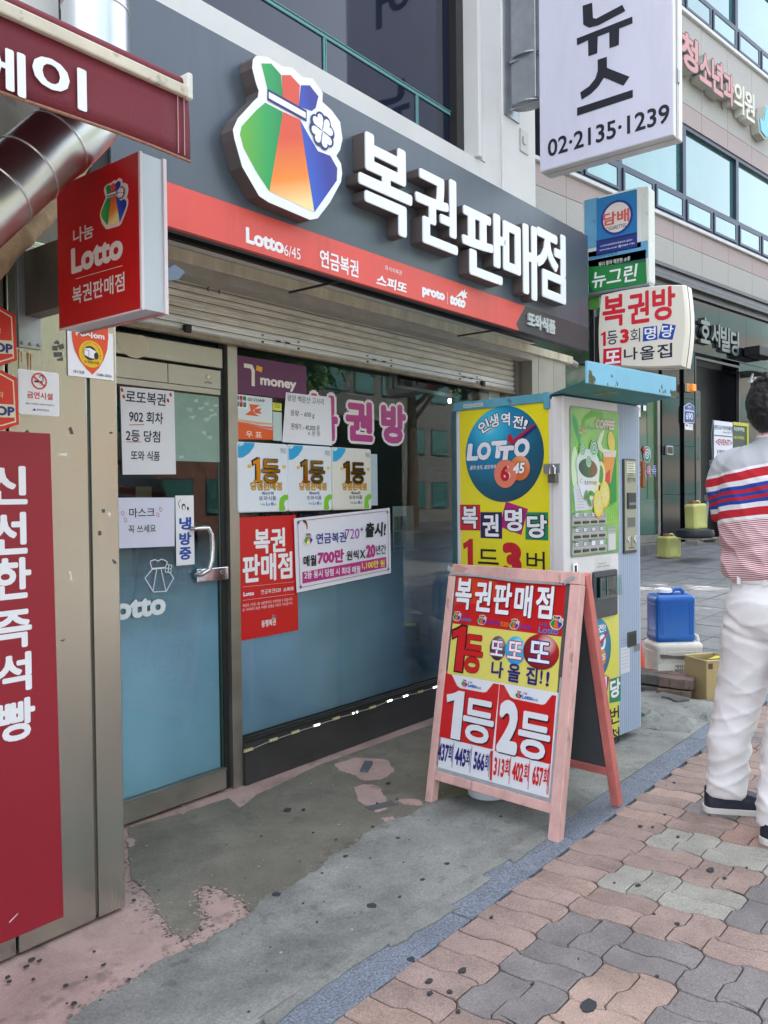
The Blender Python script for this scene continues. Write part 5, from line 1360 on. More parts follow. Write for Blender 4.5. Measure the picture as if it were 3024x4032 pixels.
t.poly('penguin_body', ell(q_[0], q_[1]+.004, .010, .014, 14), BLACK, -.001); t.poly('penguin_belly', ell(q_[0], q_[1], .006, .010, 12), WHITE, -.0018)
t.poly('small_penguin', ell(q_[0]+.022, q_[1]-.003, .005, .008, 10), BLACK, -.001)
t.line('moon', [(2.1857, 1.246), (2.1782, 1.2654), (2.1903, 1.2813)], .002, BLACK, -.001)
rc = (2.166, 1.4414, 2.4041, 1.7251)
t = FT('worn_green_film', 'worn pale green film patch with torn scraps on the upper door glass', 'film', 2.8365, rc)
t.rect('sheet', rc, mat('green_film', (132, 160, 148), .5, var=.12, vscale=7, spots=.15, sscale=18), 0, .0008, .005)
random.seed(8)
for k in range(14):
    x_ = random.uniform(rc[0]+.02, rc[2]-.02); z_ = rc[3]-abs(random.gauss(0, .08))-.02
    t.poly('torn_scrap', rough_poly([(x_, z_), (x_+random.uniform(.01, .04), z_+.004), (x_+.02, z_-random.uniform(.006, .018)), (x_-.004, z_-.008)], .003, 3), ink(172, 190, 178), -.0006, .0004)
t = FT('blank_roundel', 'blank cream oval sticker on the steel bar over the glass door', 'sticker', 2.8165, (1.93, 1.84, 2.05, 1.935))
b = B(); oc = [(1.8951, 1.9285), (2.0058, 1.9324), (2.0227, 1.921), (2.0322, 1.8967), (2.0261, 1.8704), (2.0041, 1.8476), (1.9741, 1.8377), (1.9406, 1.8415), (1.908, 1.8588), (1.8901, 1.8847), (1.8853, 1.9052)]
b.prism(oc, 0, .001); t.put('sheet', b, mat('cream_sticker', (206, 194, 172), .6))
# bag outline and letters printed on the door glass
t = Thing('door_print', 'white bag outline and otto lettering printed on the lower door glass', 'window print', (2.0, 2.8385, .8), ou=2.0, oz=.8)
ow = ink(226, 232, 236)
for pts in ([(2.0389, 1.034), (2.0613, 1.0387), (2.0761, 1.0315), (2.0913, 1.0386), (2.1102, 1.0324), (2.1215, 1.024), (2.1112, 1.0038), (2.0458, 1.0042), (2.0388, 1.0246)], [(2.0457, 0.9992), (2.012, 0.9677), (2.0513, 0.9082), (2.1138, 0.9053), (2.1511, 0.9562), (2.1322, 0.9832)],
            [(2.068, 0.9975), (2.0491, 0.9115)], [(2.0905, 0.9971), (2.1116, 0.9068)], [(2.0457, 1.0004), (2.1096, 1.0008)]):
    t.line('bag_outline', pts, .0035, ow, 0, closed=len(pts) > 6)
q_ = (2.1264, 0.9976)
for k in range(4): t.line('clover_leaf', ell(q_[0]+.010*math.cos(k*PI/2+.6), q_[1]+.0115*math.sin(k*PI/2+.6), .0085, n=12), .0028, ow, 0, closed=True)
t.text('Lotto', (1.9601, 0.8578, 0.3008, 0.0917), ow, 0, .05)
# handle
hd = Thing(None, None, None, root=dr, basis=lambda u, y, z: (u-3.2, y-.01, z))
hp = [(2.2565, 1.1574), (2.2934, 1.1593), (2.3095, 1.1325), (2.3143, 1.0798), (2.3099, 1.021), (2.2942, 0.9828), (2.2691, 0.9651)]
hd.put('handle', B().tube([(hp[0][0]-.02, -.002, hp[0][1]), (hp[0][0], -.03, hp[0][1]+.002)] + [(x_, -.045, z_) for x_, z_ in hp[1:6]] + [(hp[6][0], -.03, hp[6][1]), (hp[6][0]-.015, -.002, hp[6][1]-.004)], .0105, 16), CHROME)
lk = (2.2586, 0.925, 2.4292, 0.9871)
hd.rect('lock_plate', (lk[0], lk[1]+.004, lk[2], lk[3]-.002), CHROME, -.012, .010, bevel=.003)
hd.poly('keyhole_ring', ell(2.3908, 0.9621, .0085, n=16), STEELD, -.015, .003)
hd.poly('keyhole', ell(2.3908, 0.9621, .004, n=12), BLACK, -.016, .001)
hd.rect('slot', (2.2624, 0.956, 2.2835, 0.9675), BLACK, -.013, .001)

# ================================================================== VENDING MACHINE
MA = (3.5601, 1.7757, 0.0); MRZ = math.atan2(-0.09821, 0.99517)
VW = mat('machine_white', (222, 220, 220), .35, coat=.2, var=.02, vscale=3)
vm = Thing('vending_machine', 'white coffee vending machine with green drink picture and yellow lottery poster on its side', 'vending machine', MA, MRZ)
vm.put('body', B().box(0.012, .066, .04, .727, .66, 1.735), VW, bevel=.004)
vm.put('door_panel', B().box(0, 0, .05, .739, .064, 1.745), VW, bevel=.006)
vm.put('leg', B().box(.03, .08, 0, .08, .13, .04), DARKM); vm.put('leg', B().box(.66, .08, 0, .71, .13, .04), DARKM)
vm.put('leg', B().box(.03, .55, 0, .08, .60, .04), DARKM); vm.put('leg', B().box(.66, .55, 0, .71, .60, .04), DARKM)
# front picture window
pf = (0.0597, 0.9911, 0.5058, 1.6952)
vm.rect('picture_frame', (pf[0]-.008, pf[1]-.006, pf[2]+.006, pf[3]+.006), mat('grey_bezel', (150, 152, 152), .4), -.0035, .0032, .016, bevel=.001)
GP = mat('picture_green', (62, 158, 44), .2, col2=(140, 196, 60), vscale=4.2, coat=.5, var=.1)
vm.rect('picture', (pf[0], pf[1], pf[2], pf[3]), GP, -.0050, .0012, .012)
yy = -.0058
def vp_(name, pts, m, y=yy, parent=None): return vm.poly(name, pts, m, y, .0005)
vp_('picture_swirl', [(0.1464, 1.5803), (0.1619, 1.6501), (0.2511, 1.6945), (0.3579, 1.6857), (0.3497, 1.6495), (0.2808, 1.6651), (0.1909, 1.6403), (0.1828, 1.582)], ink(110, 190, 70))
vp_('picture_swirl', [(0.3546, 1.4392), (0.4823, 1.4663), (0.4834, 1.2466), (0.3987, 1.2155), (0.3689, 1.3437)], ink(24, 140, 44))
vp_('picture_swirl', [(0.2337, 1.5222), (0.2941, 1.5244), (0.3544, 1.4233), (0.3461, 1.3913), (0.3082, 1.4382)], ink(30, 150, 60))
vp_('picture_glow', ell(*(0.0903, 1.4107), .03, .10, 24), ink(204, 232, 190))
vp_('picture_swirl', [(0.0762, 1.6676), (0.1112, 1.6357), (0.1462, 1.5649), (0.1311, 1.5184), (0.0962, 1.5779), (0.0743, 1.6335)], ink(70, 176, 110))
for k in range(3):
    c_ = (0.3511, 1.1844)
    vm.line('picture_ring', [(c_[0]+(.10-k*.02)*math.cos(t_*.35), c_[1]-.02+(.09-k*.02)*math.sin(t_*.35)) for t_ in range(0, 9)], .004, ink(150, 206, 70), yy)
y2 = yy-.0007
vp_('newspaper', [(0.0747, 1.3119), (0.0927, 1.3309), (0.3071, 1.3592), (0.2444, 1.2103), (0.0909, 1.2036), (0.0845, 1.255)], ink(206, 208, 214), y2)
for k in range(9):
    vm.line('news_line', [(0.0994+k*.0015, 1.3043-k*.014), (0.157+k*.0015, 1.3042-k*.014)], .0015, ink(120, 120, 128), y2-.0007)
vp_('cup_steam_curl', [(0.3694, 1.6108), (0.3564, 1.5744), (0.3326, 1.5337), (0.3478, 1.5105), (0.4026, 1.5044), (0.4788, 1.5048), (0.4745, 1.4925), (0.3474, 1.4867), (0.3091, 1.5052), (0.2958, 1.5402), (0.3255, 1.5809)], ink(226, 232, 206), y2)
vp_('juice_glass', [(0.3474, 1.4867), (0.4787, 1.4987), (0.4242, 1.34), (0.3649, 1.3397)], ink(226, 150, 60), y2-.0007)
vp_('juice_top', [(0.3475, 1.4906), (0.4787, 1.5028), (0.4742, 1.4702), (0.355, 1.467)], ink(222, 206, 196), y2-.0014)
vp_('juice_red', [(0.3734, 1.3837), (0.4171, 1.4084), (0.4122, 1.3379), (0.3672, 1.3378)], ink(206, 50, 44), y2-.0014)
vp_('lemon_on_glass', ell(*(0.431, 1.5455), .034, .052, 22, .3), ink(226, 208, 96), y2-.0010)
vp_('mug_handle', ell(*(0.3267, 1.3831), .042, .062, 22), ink(226, 216, 160), y2-.0014)
vp_('mug_handle_hole', ell(*(0.3228, 1.3811), .026, .044, 22), ink(70, 150, 60), y2-.0018)
vp_('mug', [(0.1046, 1.4185), (0.1141, 1.3348), (0.1493, 1.2735), (0.2003, 1.2537), (0.2601, 1.257), (0.2987, 1.304), (0.3157, 1.4225)], gradmat('mug_tone', [(0, (222, 226, 236)), (.5, (232, 226, 180)), (1, (226, 206, 110))], (1, 0, -.3), -.2, .03), y2-.0022)
vp_('mug_rim', ell(*(0.2063, 1.4224), 0.1094, .080, 32, -.1), ink(214, 226, 222), y2-.0028)
vp_('coffee', ell(*(0.2039, 1.4088), .086, .045, 32, -.1), gradmat('coffee_tone', [(0, (40, 60, 74)), (.5, (40, 96, 52)), (1, (130, 84, 50))], (1, 0, 0), .12, .26), y2-.0034)
for cx_, cz_, rr in [(0.1539, 1.4962, 0.027), (0.2575, 1.5055, 0.036), (0.2081, 1.4418, 0.024)]:
    vm.poly('steam_disc', ell(cx_, cz_, rr, rr*1.15, 22), ink(196, 226, 206), y2-.0040)
    vm.line('steam_spiral', [(cx_+rr*.95*(1-k/26)*math.cos(k*.6), cz_+rr*1.1*(1-k/26)*math.sin(k*.6)) for k in range(24)], rr*.15, ink(60, 140, 100), y2-.0046)
vm.text('time', (0.2256, 1.3417, 0.1156, 0.0241), ink(130, 104, 60), y2-.003, .0)
vm.text('C', (0.1395, 1.3464, 0.0217, 0.0192), ink(150, 120, 80), y2-.003, .0)
for cx_, cz_, a_, b_ in [(0.3525, 1.284, 0.047, 0.064), (0.294, 1.2389, 0.047, 0.064)]:
    vp_('lemon_half', ell(cx_+.004, cz_-.006, a_*1.04, b_*1.04, 26), ink(222, 150, 50), y2-.0050)
    vp_('lemon_half', ell(cx_, cz_, a_, b_, 26), ink(228, 210, 60), y2-.0056)
    vp_('lemon_pulp', ell(cx_, cz_, a_*.82, b_*.84, 26), ink(222, 206, 110), y2-.0062)
    for k in range(5): vm.line('lemon_rib', [(cx_+a_*.8*math.cos(k*.628+.3), cz_+b_*.8*math.sin(k*.628+.3)), (cx_-a_*.8*math.cos(k*.628+.3), cz_-b_*.8*math.sin(k*.628+.3))], .002, ink(236, 230, 190), y2-.0068)
for dx, dz, rt in ((0, 0, .6), (.03, .012, -.3), (-.022, .004, 1.2), (.012, -.03, 2.2)):
    q_ = (0.2006, 1.277)
    vp_('mint_leaf', ell(q_[0]+dx, q_[1]+dz, .026, .011, 12, rt), ink(80, 150, 50), y2-.0064)
vm.text('COFFEE', (0.3732, 1.6281, 0.1922, 0.047), ink(226, 216, 206), y2-.001, .06, shear=.2, outline=((ink(120, 60, 40), .04),))
vm.text('CLEAN', (0.1592, 1.5889, 0.0765, 0.0307), ink(232, 222, 170), y2-.001, .05, shear=.1, outline=((ink(150, 110, 60), .04),))
vm.text('Tasty', (0.236, 1.6034, 0.0651, 0.0234), ink(120, 200, 190), y2-.001, .0, shear=.25)
# selection buttons
for ry in (0, 1, 2):
    k0, k1 = ([(0.0635, 1.1641, 0.3684, 1.1946), (0.0603, 1.1338, 0.3782, 1.1675)], [(0.0625, 1.0922, 0.3675, 1.1292), (0.0593, 1.0658, 0.3773, 1.1001)], [(0.0616, 1.0242, 0.3665, 1.0622), (0.0584, 0.9977, 0.3764, 1.0328)])[ry]
    st_ = vm.rect('selection_strip', k0, mat('strip_grey', (150, 156, 158), .4), -.0075, .0022, .002, bevel=.0008)
    s2_ = vm.rect('button_strip', k1, mat('strip_light', (172, 172, 164), .4), -.0095, .0042, .002, bevel=.001)
    w_ = (k0[2]-k0[0])/4
    for j in range(4):
        u_ = k0[0]+w_*(j+.5)
        blank = ry == 2 and j > 1
        vm.rect('cup_label', (u_-.016, k0[1]+.012, u_+.016, k0[3]-.006), ink(60, 62, 64) if not blank else WHITE, -.0082, .0006, .002, st_)
        if not blank:
            vm.rect('cup_label_white', (u_-.013, k0[1]+.014, u_+.013, k0[1]+.029), WHITE, -.0089, .0006, 0, st_)
            vm.text(random.choice(['400', '300', '400원']), (u_, k0[1]+.0215, .016, .007), BLACK, -.0096, .0, parent=st_)
        vm.rect('select_button', (u_-.027, k1[1]+.010, u_+.027, k1[3]-.012), mat('button_black', (24, 24, 26), .3), -.0135, .004, .002, s2_, bevel=.001)
        vm.rect('button_print', (u_-.014, k1[1]+.0225, u_+.014, k1[1]+.0255), ink(150, 150, 150), -.0141, .0005, 0, s2_)
for s_, bx in (('핫커피', (0.0794, 1.1924, 0.034, 0.0083)), ('핫커피', (0.0785, 1.1271, 0.034, 0.0084)), ('냉음료', (0.0775, 1.0603, 0.034, 0.0084)), ('캔음료', (0.2206, 1.0582, 0.0283, 0.0093))): vm.text(s_, bx, BLACK, -.0088, .02)
cs = (0.3892, 1.0004, 0.4761, 1.0973)
vm.rect('coin_tray', cs, mat('tray_grey', (168, 172, 170), .4), -.0062, .001, .003); vm.rect('coin_tray_recess', (cs[0]+.010, cs[1]+.004, cs[2]-.008, cs[3]-.012), mat('tray_light', (206, 208, 206), .3), -.0069, .0006, .002)
vm.rect('info_label', (0.3895, 1.1002, 0.4774, 1.1226), ink(160, 176, 160), -.0062, .001)
vm.text('잔돈이 부족하면 반환됩니다', (0.4332, 1.1151, 0.0754, 0.0048), BLACK, -.0069, .0)
# striped side of the front
sx = 0.5057
vm.rect('striped_strip', (sx, .05, .736, 1.742), ink(196, 208, 224), -.0008, .0006)
for i in range(30):
    u_ = sx + .006 + i*.0074
    if u_ > .732: break
    vm.rect('stripe', (u_, .051, u_+(.0014 if i % 3 else .0024), 1.741), ink(110, 146, 190) if i % 3 else ink(88, 96, 116), -.0015, .0005)
cp = (0.5498, 0.9767, 0.6848, 1.4639)
cpo = vm.rect('coin_panel', cp, mat('panel_dark', (44, 46, 48), .35), -.010, .009, .006, bevel=.002)
KH = mat('panel_khaki', (160, 160, 140), .4, .2)
vm.rect('panel_face', (cp[0]+.010, cp[1]+.016, cp[2]-.004, cp[3]-.008), KH, -.0115, .0015, .004, cpo)
vm.rect('price_card', (0.5813, 1.3893, 0.6676, 1.4461), ink(220, 220, 200), -.0125, .0008, 0, cpo)
for k in range(7): vm.rect('price_line', (0.5896, 1.438-k*.0125, 0.6579-.006*(k % 3), 1.438-k*.0125+.003), BLACK, -.0131, .0005, 0, cpo)
vm.text('맛있는 커피', (0.6254, 1.3524, 0.088, 0.0208), BLACK, -.0125, .0, parent=cpo)
vm.rect('bill_slot', (0.5809, 1.2067, 0.6678, 1.2902), mat('slot_black', (22, 22, 24), .3), -.018, .007, .004, cpo, bevel=.003)
vm.rect('bill_mouth', (0.587, 1.2257, 0.662, 1.2392), mat('slot_grey', (120, 124, 128), .3), -.021, .003, .002, cpo)
vm.rect('display', (0.5818, 1.1068, 0.6665, 1.1668), GALV, -.0135, .002, .002, cpo, bevel=.001); vm.rect('display_glass', (0.5877, 1.1124, 0.6605, 1.1605), ink(96, 98, 92, .2), -.0142, .0008, 0, cpo)
vm.poly('coin_knob', ell(*(0.6614, 1.0473), .016, .020, 20), CHROME, -.020, .009, cpo, bevel=.002)
vm.poly('return_lever', ell(*(0.5972, 1.0501), .014, .018, 20), CHROME, -.016, .005, cpo, bevel=.002)
vm.line('coin_slot', [(0.6272, 1.0634), (0.6283, 1.0153)], .006, CHROME, -.018, cpo, th=.006)
vm.text('VENSON', (0.6243, 1.0051, 0.0556, 0.0075), BLACK, -.0125, .02, parent=cpo)
sl = (0.2454, 0.6541, 0.474, 0.9051)
dsp = vm.rect('dispenser', (sl[0], sl[1]+.02, sl[2], sl[3]), mat('dispenser_grey', (58, 64, 70), .4), -.014, .013, .012, bevel=.003)
vm.rect('dispenser_well', (sl[0]+.024, sl[1]+.11, sl[2]-.008, sl[3]-.026), ink(20, 34, 38, .15), -.0155, .0014, 0, dsp)
vm.put('flap', B().add([(sl[0]+.035, -.026, sl[1]+.12), (sl[2]+.022, -.026, sl[1]+.12), (sl[2]+.022, -.026, sl[3]-.03), (sl[0]+.035, -.026, sl[3]-.03)], [(0, 1, 2, 3)]), glassmat('teal_flap', (.35, .62, .62, 1)), dsp)
vm.rect('flap_frame', (sl[0]+.035, sl[1]+.12, sl[0]+.045, sl[3]-.03), ink(40, 90, 96), -.028, .004, 0, dsp)
vm.rect('flap_frame', (sl[0]+.095, sl[1]+.13, sl[0]+.103, sl[3]-.035), ink(60, 110, 116), -.0295, .003, 0, dsp)
vm.rect('notice_card', (0.2786, 0.9075, 0.4315, 0.971), ink(214, 214, 210), -.001, .0008)
vm.text('커피판매 문의', (0.3402, 0.9406, 0.0746, 0.0069), BLACK, -.0016, .0); vm.text('동전만 사용하세요', (0.3565, 0.9261, 0.1171, 0.0084), BLACK, -.0016, .0)
vm.rect('latch', (0.0633, 0.9177, 0.1036, 0.9599), CHROME, -.010, .009, .001, bevel=.001); vm.rect('latch_slot', (0.0753, 0.9184, 0.094, 0.9489), BLACK, -.011, .0008)
vm.rect('hole_plate', (0.591, 0.4868, 0.6885, 0.5667), mat('panel_dark'), -.005, .004, .006, bevel=.002); vm.rect('hole', (0.6064, 0.4956, 0.6766, 0.5528), BLACK, -.0058, .0008, .003)
vm.rect('tape_patch', (0.6617, 0.4555, 0.7284, 0.4938), ink(120, 124, 124), -.002, .0005)
rg = (0.5191, 0.3601, 0.6156, 0.4955)
vm.rect('service_record', rg, ink(206, 212, 220), -.0024, .0006)
for k in range(9): vm.rect('record_line', (rg[0]+.005, rg[1]+.03+k*.018, rg[2]-.005, rg[1]+.0312+k*.018), ink(120, 124, 140), -.003, .0004)
# yellow poster bottom of front
YEL = mat('poster_yellow', (226, 214, 26), .3, coat=.3, var=.02); YEL2 = mat('poster_pale_yellow', (216, 212, 80), .3, coat=.3, var=.02)
pyt = 0.6866
vm.rect('front_poster', (.002, .052, sx-.001, pyt), YEL2, -.0008, .0006)
fd = [(0.2394, 0.5556), (0.4257, 0.5307), (0.241, 0.6685), (0.3031, 0.3983)]
dc = (.265, 0.5217)
bl_ = gradmat('lotto_disc_b', [(0, (40, 170, 206)), (.35, (10, 130, 176)), (.75, (18, 90, 112)), (1, (26, 70, 90))], None, 0, .34, spherical=(dc[0]-.03, 0, dc[1]+.09))
rr_ = 0.4255 - dc[0]
vm.poly('disc', ell(dc[0], dc[1], rr_, rr_*1.0, 48), bl_, -.0016, .0005)
vm.text('인생역전!', (0.2519, 0.62, 0.2407, 0.0415), WHITE, -.0024, .04, outline=((BLACK, .05),))
vm.text('LOTTO', (0.2234, 0.5464, 0.2985, 0.0863), WHITE, -.0024, .06, shear=.2, outline=((ink(16, 60, 80), .03),))
vm.poly('check_mark', [(0.2877, 0.5719), (0.3085, 0.5769), (0.323, 0.5536), (0.3929, 0.6009), (0.4035, 0.5957), (0.3273, 0.54)], ink(190, 30, 50), -.0036)
vm.poly('number_ball', ell(*(0.2817, 0.4549), .040, .046, 24), ink(222, 120, 90), -.003); vm.text('6', (0.2825, 0.4548, 0.0366, 0.0455), ink(190, 24, 44), -.004, .06, outline=((WHITE, .06),))
vm.poly('number_ball', ell(*(0.3383, 0.4748), .036, .040, 24), ink(224, 130, 70), -.0026); vm.text('45', (0.3383, 0.4764, 0.0508, 0.0345), WHITE, -.004, .05, shear=.2, outline=((BLACK, .05),))
vm.poly('magenta_tile', [(0.281, 0.4018), (0.4081, 0.366), (0.3763, 0.2705), (0.272, 0.2779)], ink(176, 30, 110), -.0016)
vm.text('명', (0.3349, 0.3298, 0.0896, 0.092), WHITE, -.0024, .04, outline=((BLACK, .05),))
vm.poly('green_tile', [(0.4079, 0.3543), (0.522, 0.3514), (0.5204, 0.2248), (0.4063, 0.234)], ink(16, 128, 90), -.0016)
vm.text('당', (0.4637, 0.3, 0.1047, 0.094), WHITE, -.0024, .04, outline=((BLACK, .05),))
vm.text('3', (0.3276, 0.1806, 0.1, 0.1034), ink(190, 30, 44), -.0024, .07)
vm.text('번', (0.4556, 0.164, 0.0951, 0.0861), BLACK, -.0024, .01)
vm.text('당', (0.3448, 0.0681, 0.0931, 0.0846), BLACK, -.0024, .01)
vm.text('첨', (0.455, 0.0581, 0.0967, 0.0784), BLACK, -.0024, .01)

# side poster
sd_ = Thing(None, None, None, ou=0, oz=0, root=vm.o, basis=lambda u, y, z: (y+.0118, -u, z))
ps = (-0.6216, 1.7213, -0.0846, 1.7274)
sd_.rect('side_poster', (ps[0], .05, ps[2], ps[3]-.006), YEL, -.004, .003)
dcx, dcz = -0.3475, 1.4871
drr = 0.2372
mdsc = gradmat('lotto_disc', [(0, (150, 206, 220)), (.12, (60, 180, 214)), (.35, (10, 128, 176)), (.7, (16, 88, 112)), (1, (26, 62, 84))], None, 0, drr*1.75, spherical=(.005, -(dcx-drr*.35), dcz+drr*.6))
sd_.poly('disc', ell(dcx, dcz, drr, drr*1.0, 64), mdsc, -.0050, .0008)
for ch, bx, rt in (('인', (-0.4645, 1.632, 0.0693, 0.0605), .42), ('생', (-0.4011, 1.6557, 0.057, 0.0659), .18), ('역', (-0.3307, 1.6577, 0.0542, 0.0651), -.02), ('전', (-0.2585, 1.6395, 0.059, 0.0624), -.2), ('!', (-0.2141, 1.6248, 0.0209, 0.0464), -.35)):
    sd_.text(ch, bx, WHITE, -.0060, .03, rot=rt, outline=((BLACK, .055),))
navy2 = ink(34, 34, 96)
sd_.poly('check_shadow', [(-0.3014, 1.5247), (-0.2632, 1.5305), (-0.1465, 1.6067), (-0.1509, 1.6204), (-0.2629, 1.5617), (-0.2891, 1.5476)], navy2, -.0062)
sd_.poly('check_mark', [(-0.3201, 1.5729), (-0.3103, 1.5842), (-0.296, 1.5802), (-0.2867, 1.5553), (-0.1668, 1.6223), (-0.1623, 1.6154), (-0.2773, 1.541), (-0.2989, 1.5292), (-0.3155, 1.549)], ink(176, 24, 52), -.0070)
def lot(ch, bx, y_=-.0080): sd_.text(ch, bx, ink(226, 226, 232), y_, .065, shear=.12, outline=((ink(20, 66, 92), .02),))
lot('L', (-0.5385, 1.5059, 0.0758, 0.0879)); lot('O', (-0.4634, 1.5077, 0.0876, 0.0909)); lot('T', (-0.3694, 1.5108, 0.0981, 0.0875)); lot('O', (-0.2351, 1.5119, 0.0919, 0.0925)); lot('T', (-0.3254, 1.4805, 0.0959, 0.0928), -.0092)
sd_.text('꿈의 숫자, 로또하자!', (-0.4699, 1.426, 0.17, 0.0235), WHITE, -.0062, .02, shear=.2, outline=((ink(16, 40, 60), .04),))
sd_.poly('number_ball', ell(*(-0.2455, 1.4146), .058, .060, 30), gradmat('ball_b', [(0, (236, 190, 150)), (.5, (222, 120, 60)), (1, (206, 96, 50))], (0, .5, -.8), -1.1, -.95), -.0098, .0006)
sd_.poly('number_ball', ell(*(-0.3317, 1.3897), .068, .070, 30), ink(222, 124, 96), -.0106, .0006)
sd_.text('6', (-0.3337, 1.3918, 0.0543, 0.0772), ink(186, 20, 44), -.0114, .05, outline=((WHITE, .05),))
sd_.text('45', (-0.2502, 1.4148, 0.0707, 0.0546), WHITE, -.0110, .05, shear=.2, outline=((BLACK, .05),))
for m_, q, ch, bx in ((ink(196, 30, 50), [(-0.6245, 1.2379), (-0.4938, 1.2376), (-0.4944, 1.1064), (-0.6252, 1.1056)], '복', (-0.5604, 1.1719, 0.1036, 0.1133)),
                      (ink(36, 24, 90), [(-0.4923, 1.1998), (-0.3582, 1.2003), (-0.3587, 1.068), (-0.4928, 1.0686)], '권', (-0.4277, 1.1337, 0.1012, 0.1129)),
                      (ink(176, 24, 116), [(-0.3342, 1.2523), (-0.2046, 1.2168), (-0.2433, 1.0894), (-0.3727, 1.1276)], '명', (-0.2892, 1.1628, 0.1037, 0.1122)),
                      (ink(14, 130, 88), [(-0.2173, 1.2001), (-0.0905, 1.2006), (-0.0909, 1.0667), (-0.2196, 1.0678)], '당', (-0.153, 1.1331, 0.1149, 0.1116))):
    sd_.poly('letter_tile', q, m_, -.0050, .0008); sd_.text(ch, bx, WHITE, -.0062, .035, outline=((BLACK, .05),))
sd_.text('1', (-0.5745, 0.9652, 0.0642, 0.1944), ink(190, 28, 44), -.0054, .08)
sd_.text('등', (-0.4448, 0.9423, 0.1296, 0.1418), BLACK, -.0054, .0)
sd_.text('3', (-0.3009, 0.9648, 0.1167, 0.1739), ink(190, 28, 44), -.0054, .08)
sd_.text('번', (-0.161, 0.9508, 0.1075, 0.1235), BLACK, -.0054, .0)
# teal strip, hasp and padlock
TEAL = mat('teal_paint', (86, 150, 168), .5, var=.15, vscale=9, spots=.6, sscale=24)
cn = Thing('machine_canopy', 'pale blue painted steel canopy with rusted corners over the vending machine', 'canopy', MA, MRZ)
cn.put('side_rail', B().box(.000, .085, 1.722, .011, .66, 1.765), TEAL, bevel=.002)
cn.put('side_post', B().box(.000, .645, .05, .010, .672, 1.7215), mat('teal_dark', (50, 86, 92), .6, var=.2), bevel=.002)
cn.put('rail_tab', B().box(-.004, .075, 1.690, .0115, .105, 1.768), TEAL, bevel=.002)
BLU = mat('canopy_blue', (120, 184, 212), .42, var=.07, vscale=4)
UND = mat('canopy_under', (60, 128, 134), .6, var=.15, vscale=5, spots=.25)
lip = [(0.1998, 1.92), (0.1982, 1.8088), (1.151, 1.9445), (1.1496, 1.8248)]
D0 = .30
lu0, lu1, lz0, lz1 = -.306, .510, 1.742, 1.838
lipz = 1.742
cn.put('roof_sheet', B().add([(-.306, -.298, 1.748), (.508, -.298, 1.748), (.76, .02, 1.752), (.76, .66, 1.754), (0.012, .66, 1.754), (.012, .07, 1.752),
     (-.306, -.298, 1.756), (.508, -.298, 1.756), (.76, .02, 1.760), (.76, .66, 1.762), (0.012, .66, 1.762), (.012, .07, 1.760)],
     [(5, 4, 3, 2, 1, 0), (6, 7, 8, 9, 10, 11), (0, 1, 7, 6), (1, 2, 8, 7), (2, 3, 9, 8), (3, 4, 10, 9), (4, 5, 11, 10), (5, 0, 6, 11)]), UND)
cn.put('front_lip', B().prism([(-.307, 1.742), (.510, 1.746), (.511, 1.842), (-.306, 1.834)], -.31, -.2985), BLU, bevel=.002)
RM = mat('rust_moss', (96, 92, 60), .95, var=.4, vscale=40)
random.seed(12)
for cx_, cz_, n_, sp in ((-.27, 1.765, 16, .035), (.475, 1.768, 18, .03), (-.10, 1.752, 5, .05), (.36, 1.754, 6, .04)):
    for k in range(n_):
        x_ = cx_+random.uniform(-sp, sp); z_ = 1.7435 + random.uniform(0, .045)*(1-abs(x_-cx_)/sp*.6)
        h_ = random.uniform(.004, .022); w_ = random.uniform(.001, .006)
        if x_ < -.302 or x_ > .505: continue
        cn.poly('rust_fleck', rough_poly([(x_-w_, z_), (x_+w_, z_), (x_+w_*.4, z_+h_), (x_-w_*.5, z_+h_*.9)], .0012, 2), RM, -.3112, .001)
cn.poly('rust_patch', rough_poly([(-.295, 1.745), (-.255, 1.745), (-.262, 1.775), (-.285, 1.80), (-.295, 1.79)], .004, 5), RM, -.3114, .0008)
cn.poly('rust_patch', rough_poly([(.455, 1.748), (.507, 1.748), (.507, 1.766), (.47, 1.762)], .004, 5), RM, -.3114, .0008)
cn.put('mud_nest', B().lathe([(.001, 0), (.02, .001), (.03, .008), (.015, .012)], 10), mat('dry_mud', (150, 120, 96), .9, bump=.8)).location = (.09, -.16, 1.744)
for k in range(6):
    a_ = random.random()*6
    cn.put('nest_straw', B().tube([(.09, -.16, 1.747), (.09+.06*math.cos(a_), -.16+.06*math.sin(a_), 1.745)], .002, 5), mat('straw', (190, 176, 140), .8))
pb = [(-0.5905, 1.7464), (-0.5306, 1.7283), (-0.5268, 1.7483), (-0.4641, 1.73)]
for q in ((pb[0][0], pb[1][0]), (pb[2][0], pb[3][0])):
    s3 = Thing(None, None, None, root=cn.o, basis=lambda u, y, z: (y, -u, z))
    s3.rect('paper_label', (q[0], 1.733, q[1], 1.752), ink(190, 196, 190), -.0012, .001)
    s3.text('사용금지', ((q[0]+q[1])/2, 1.7425, (q[1]-q[0])*.8, .009), ink(90, 90, 90), -.002, .0)
hs = Thing('padlock', 'steel hasp with brass-grey padlock locking the vending machine door edge', 'padlock', MA, MRZ, basis=lambda u, y, z: (y, -u, z))
z_ = 1.4069
hs.rect('hasp', (-.105, z_-.022, -.018, z_+.022), GALV, -.006, .005, .003, bevel=.001)
hs.rect('lock_body', (-.068, z_-.068, -.022, z_-.026), mat('lock_grey', (120, 120, 114), .35, .8), -.030, .022, .003, bevel=.003)
sk = B(); sk.tube([(-.022, .060, z_-.03), (-.022, .060, z_+.002), (-.022, .052, z_+.012), (-.022, .040, z_+.012), (-.022, .032, z_+.002), (-.022, .032, z_-.03)], .0042, 10)
sk.v = [(-v[1]*1.0, v[0], v[2]) for v in sk.v]
hs.put('shackle', sk, CHROME)
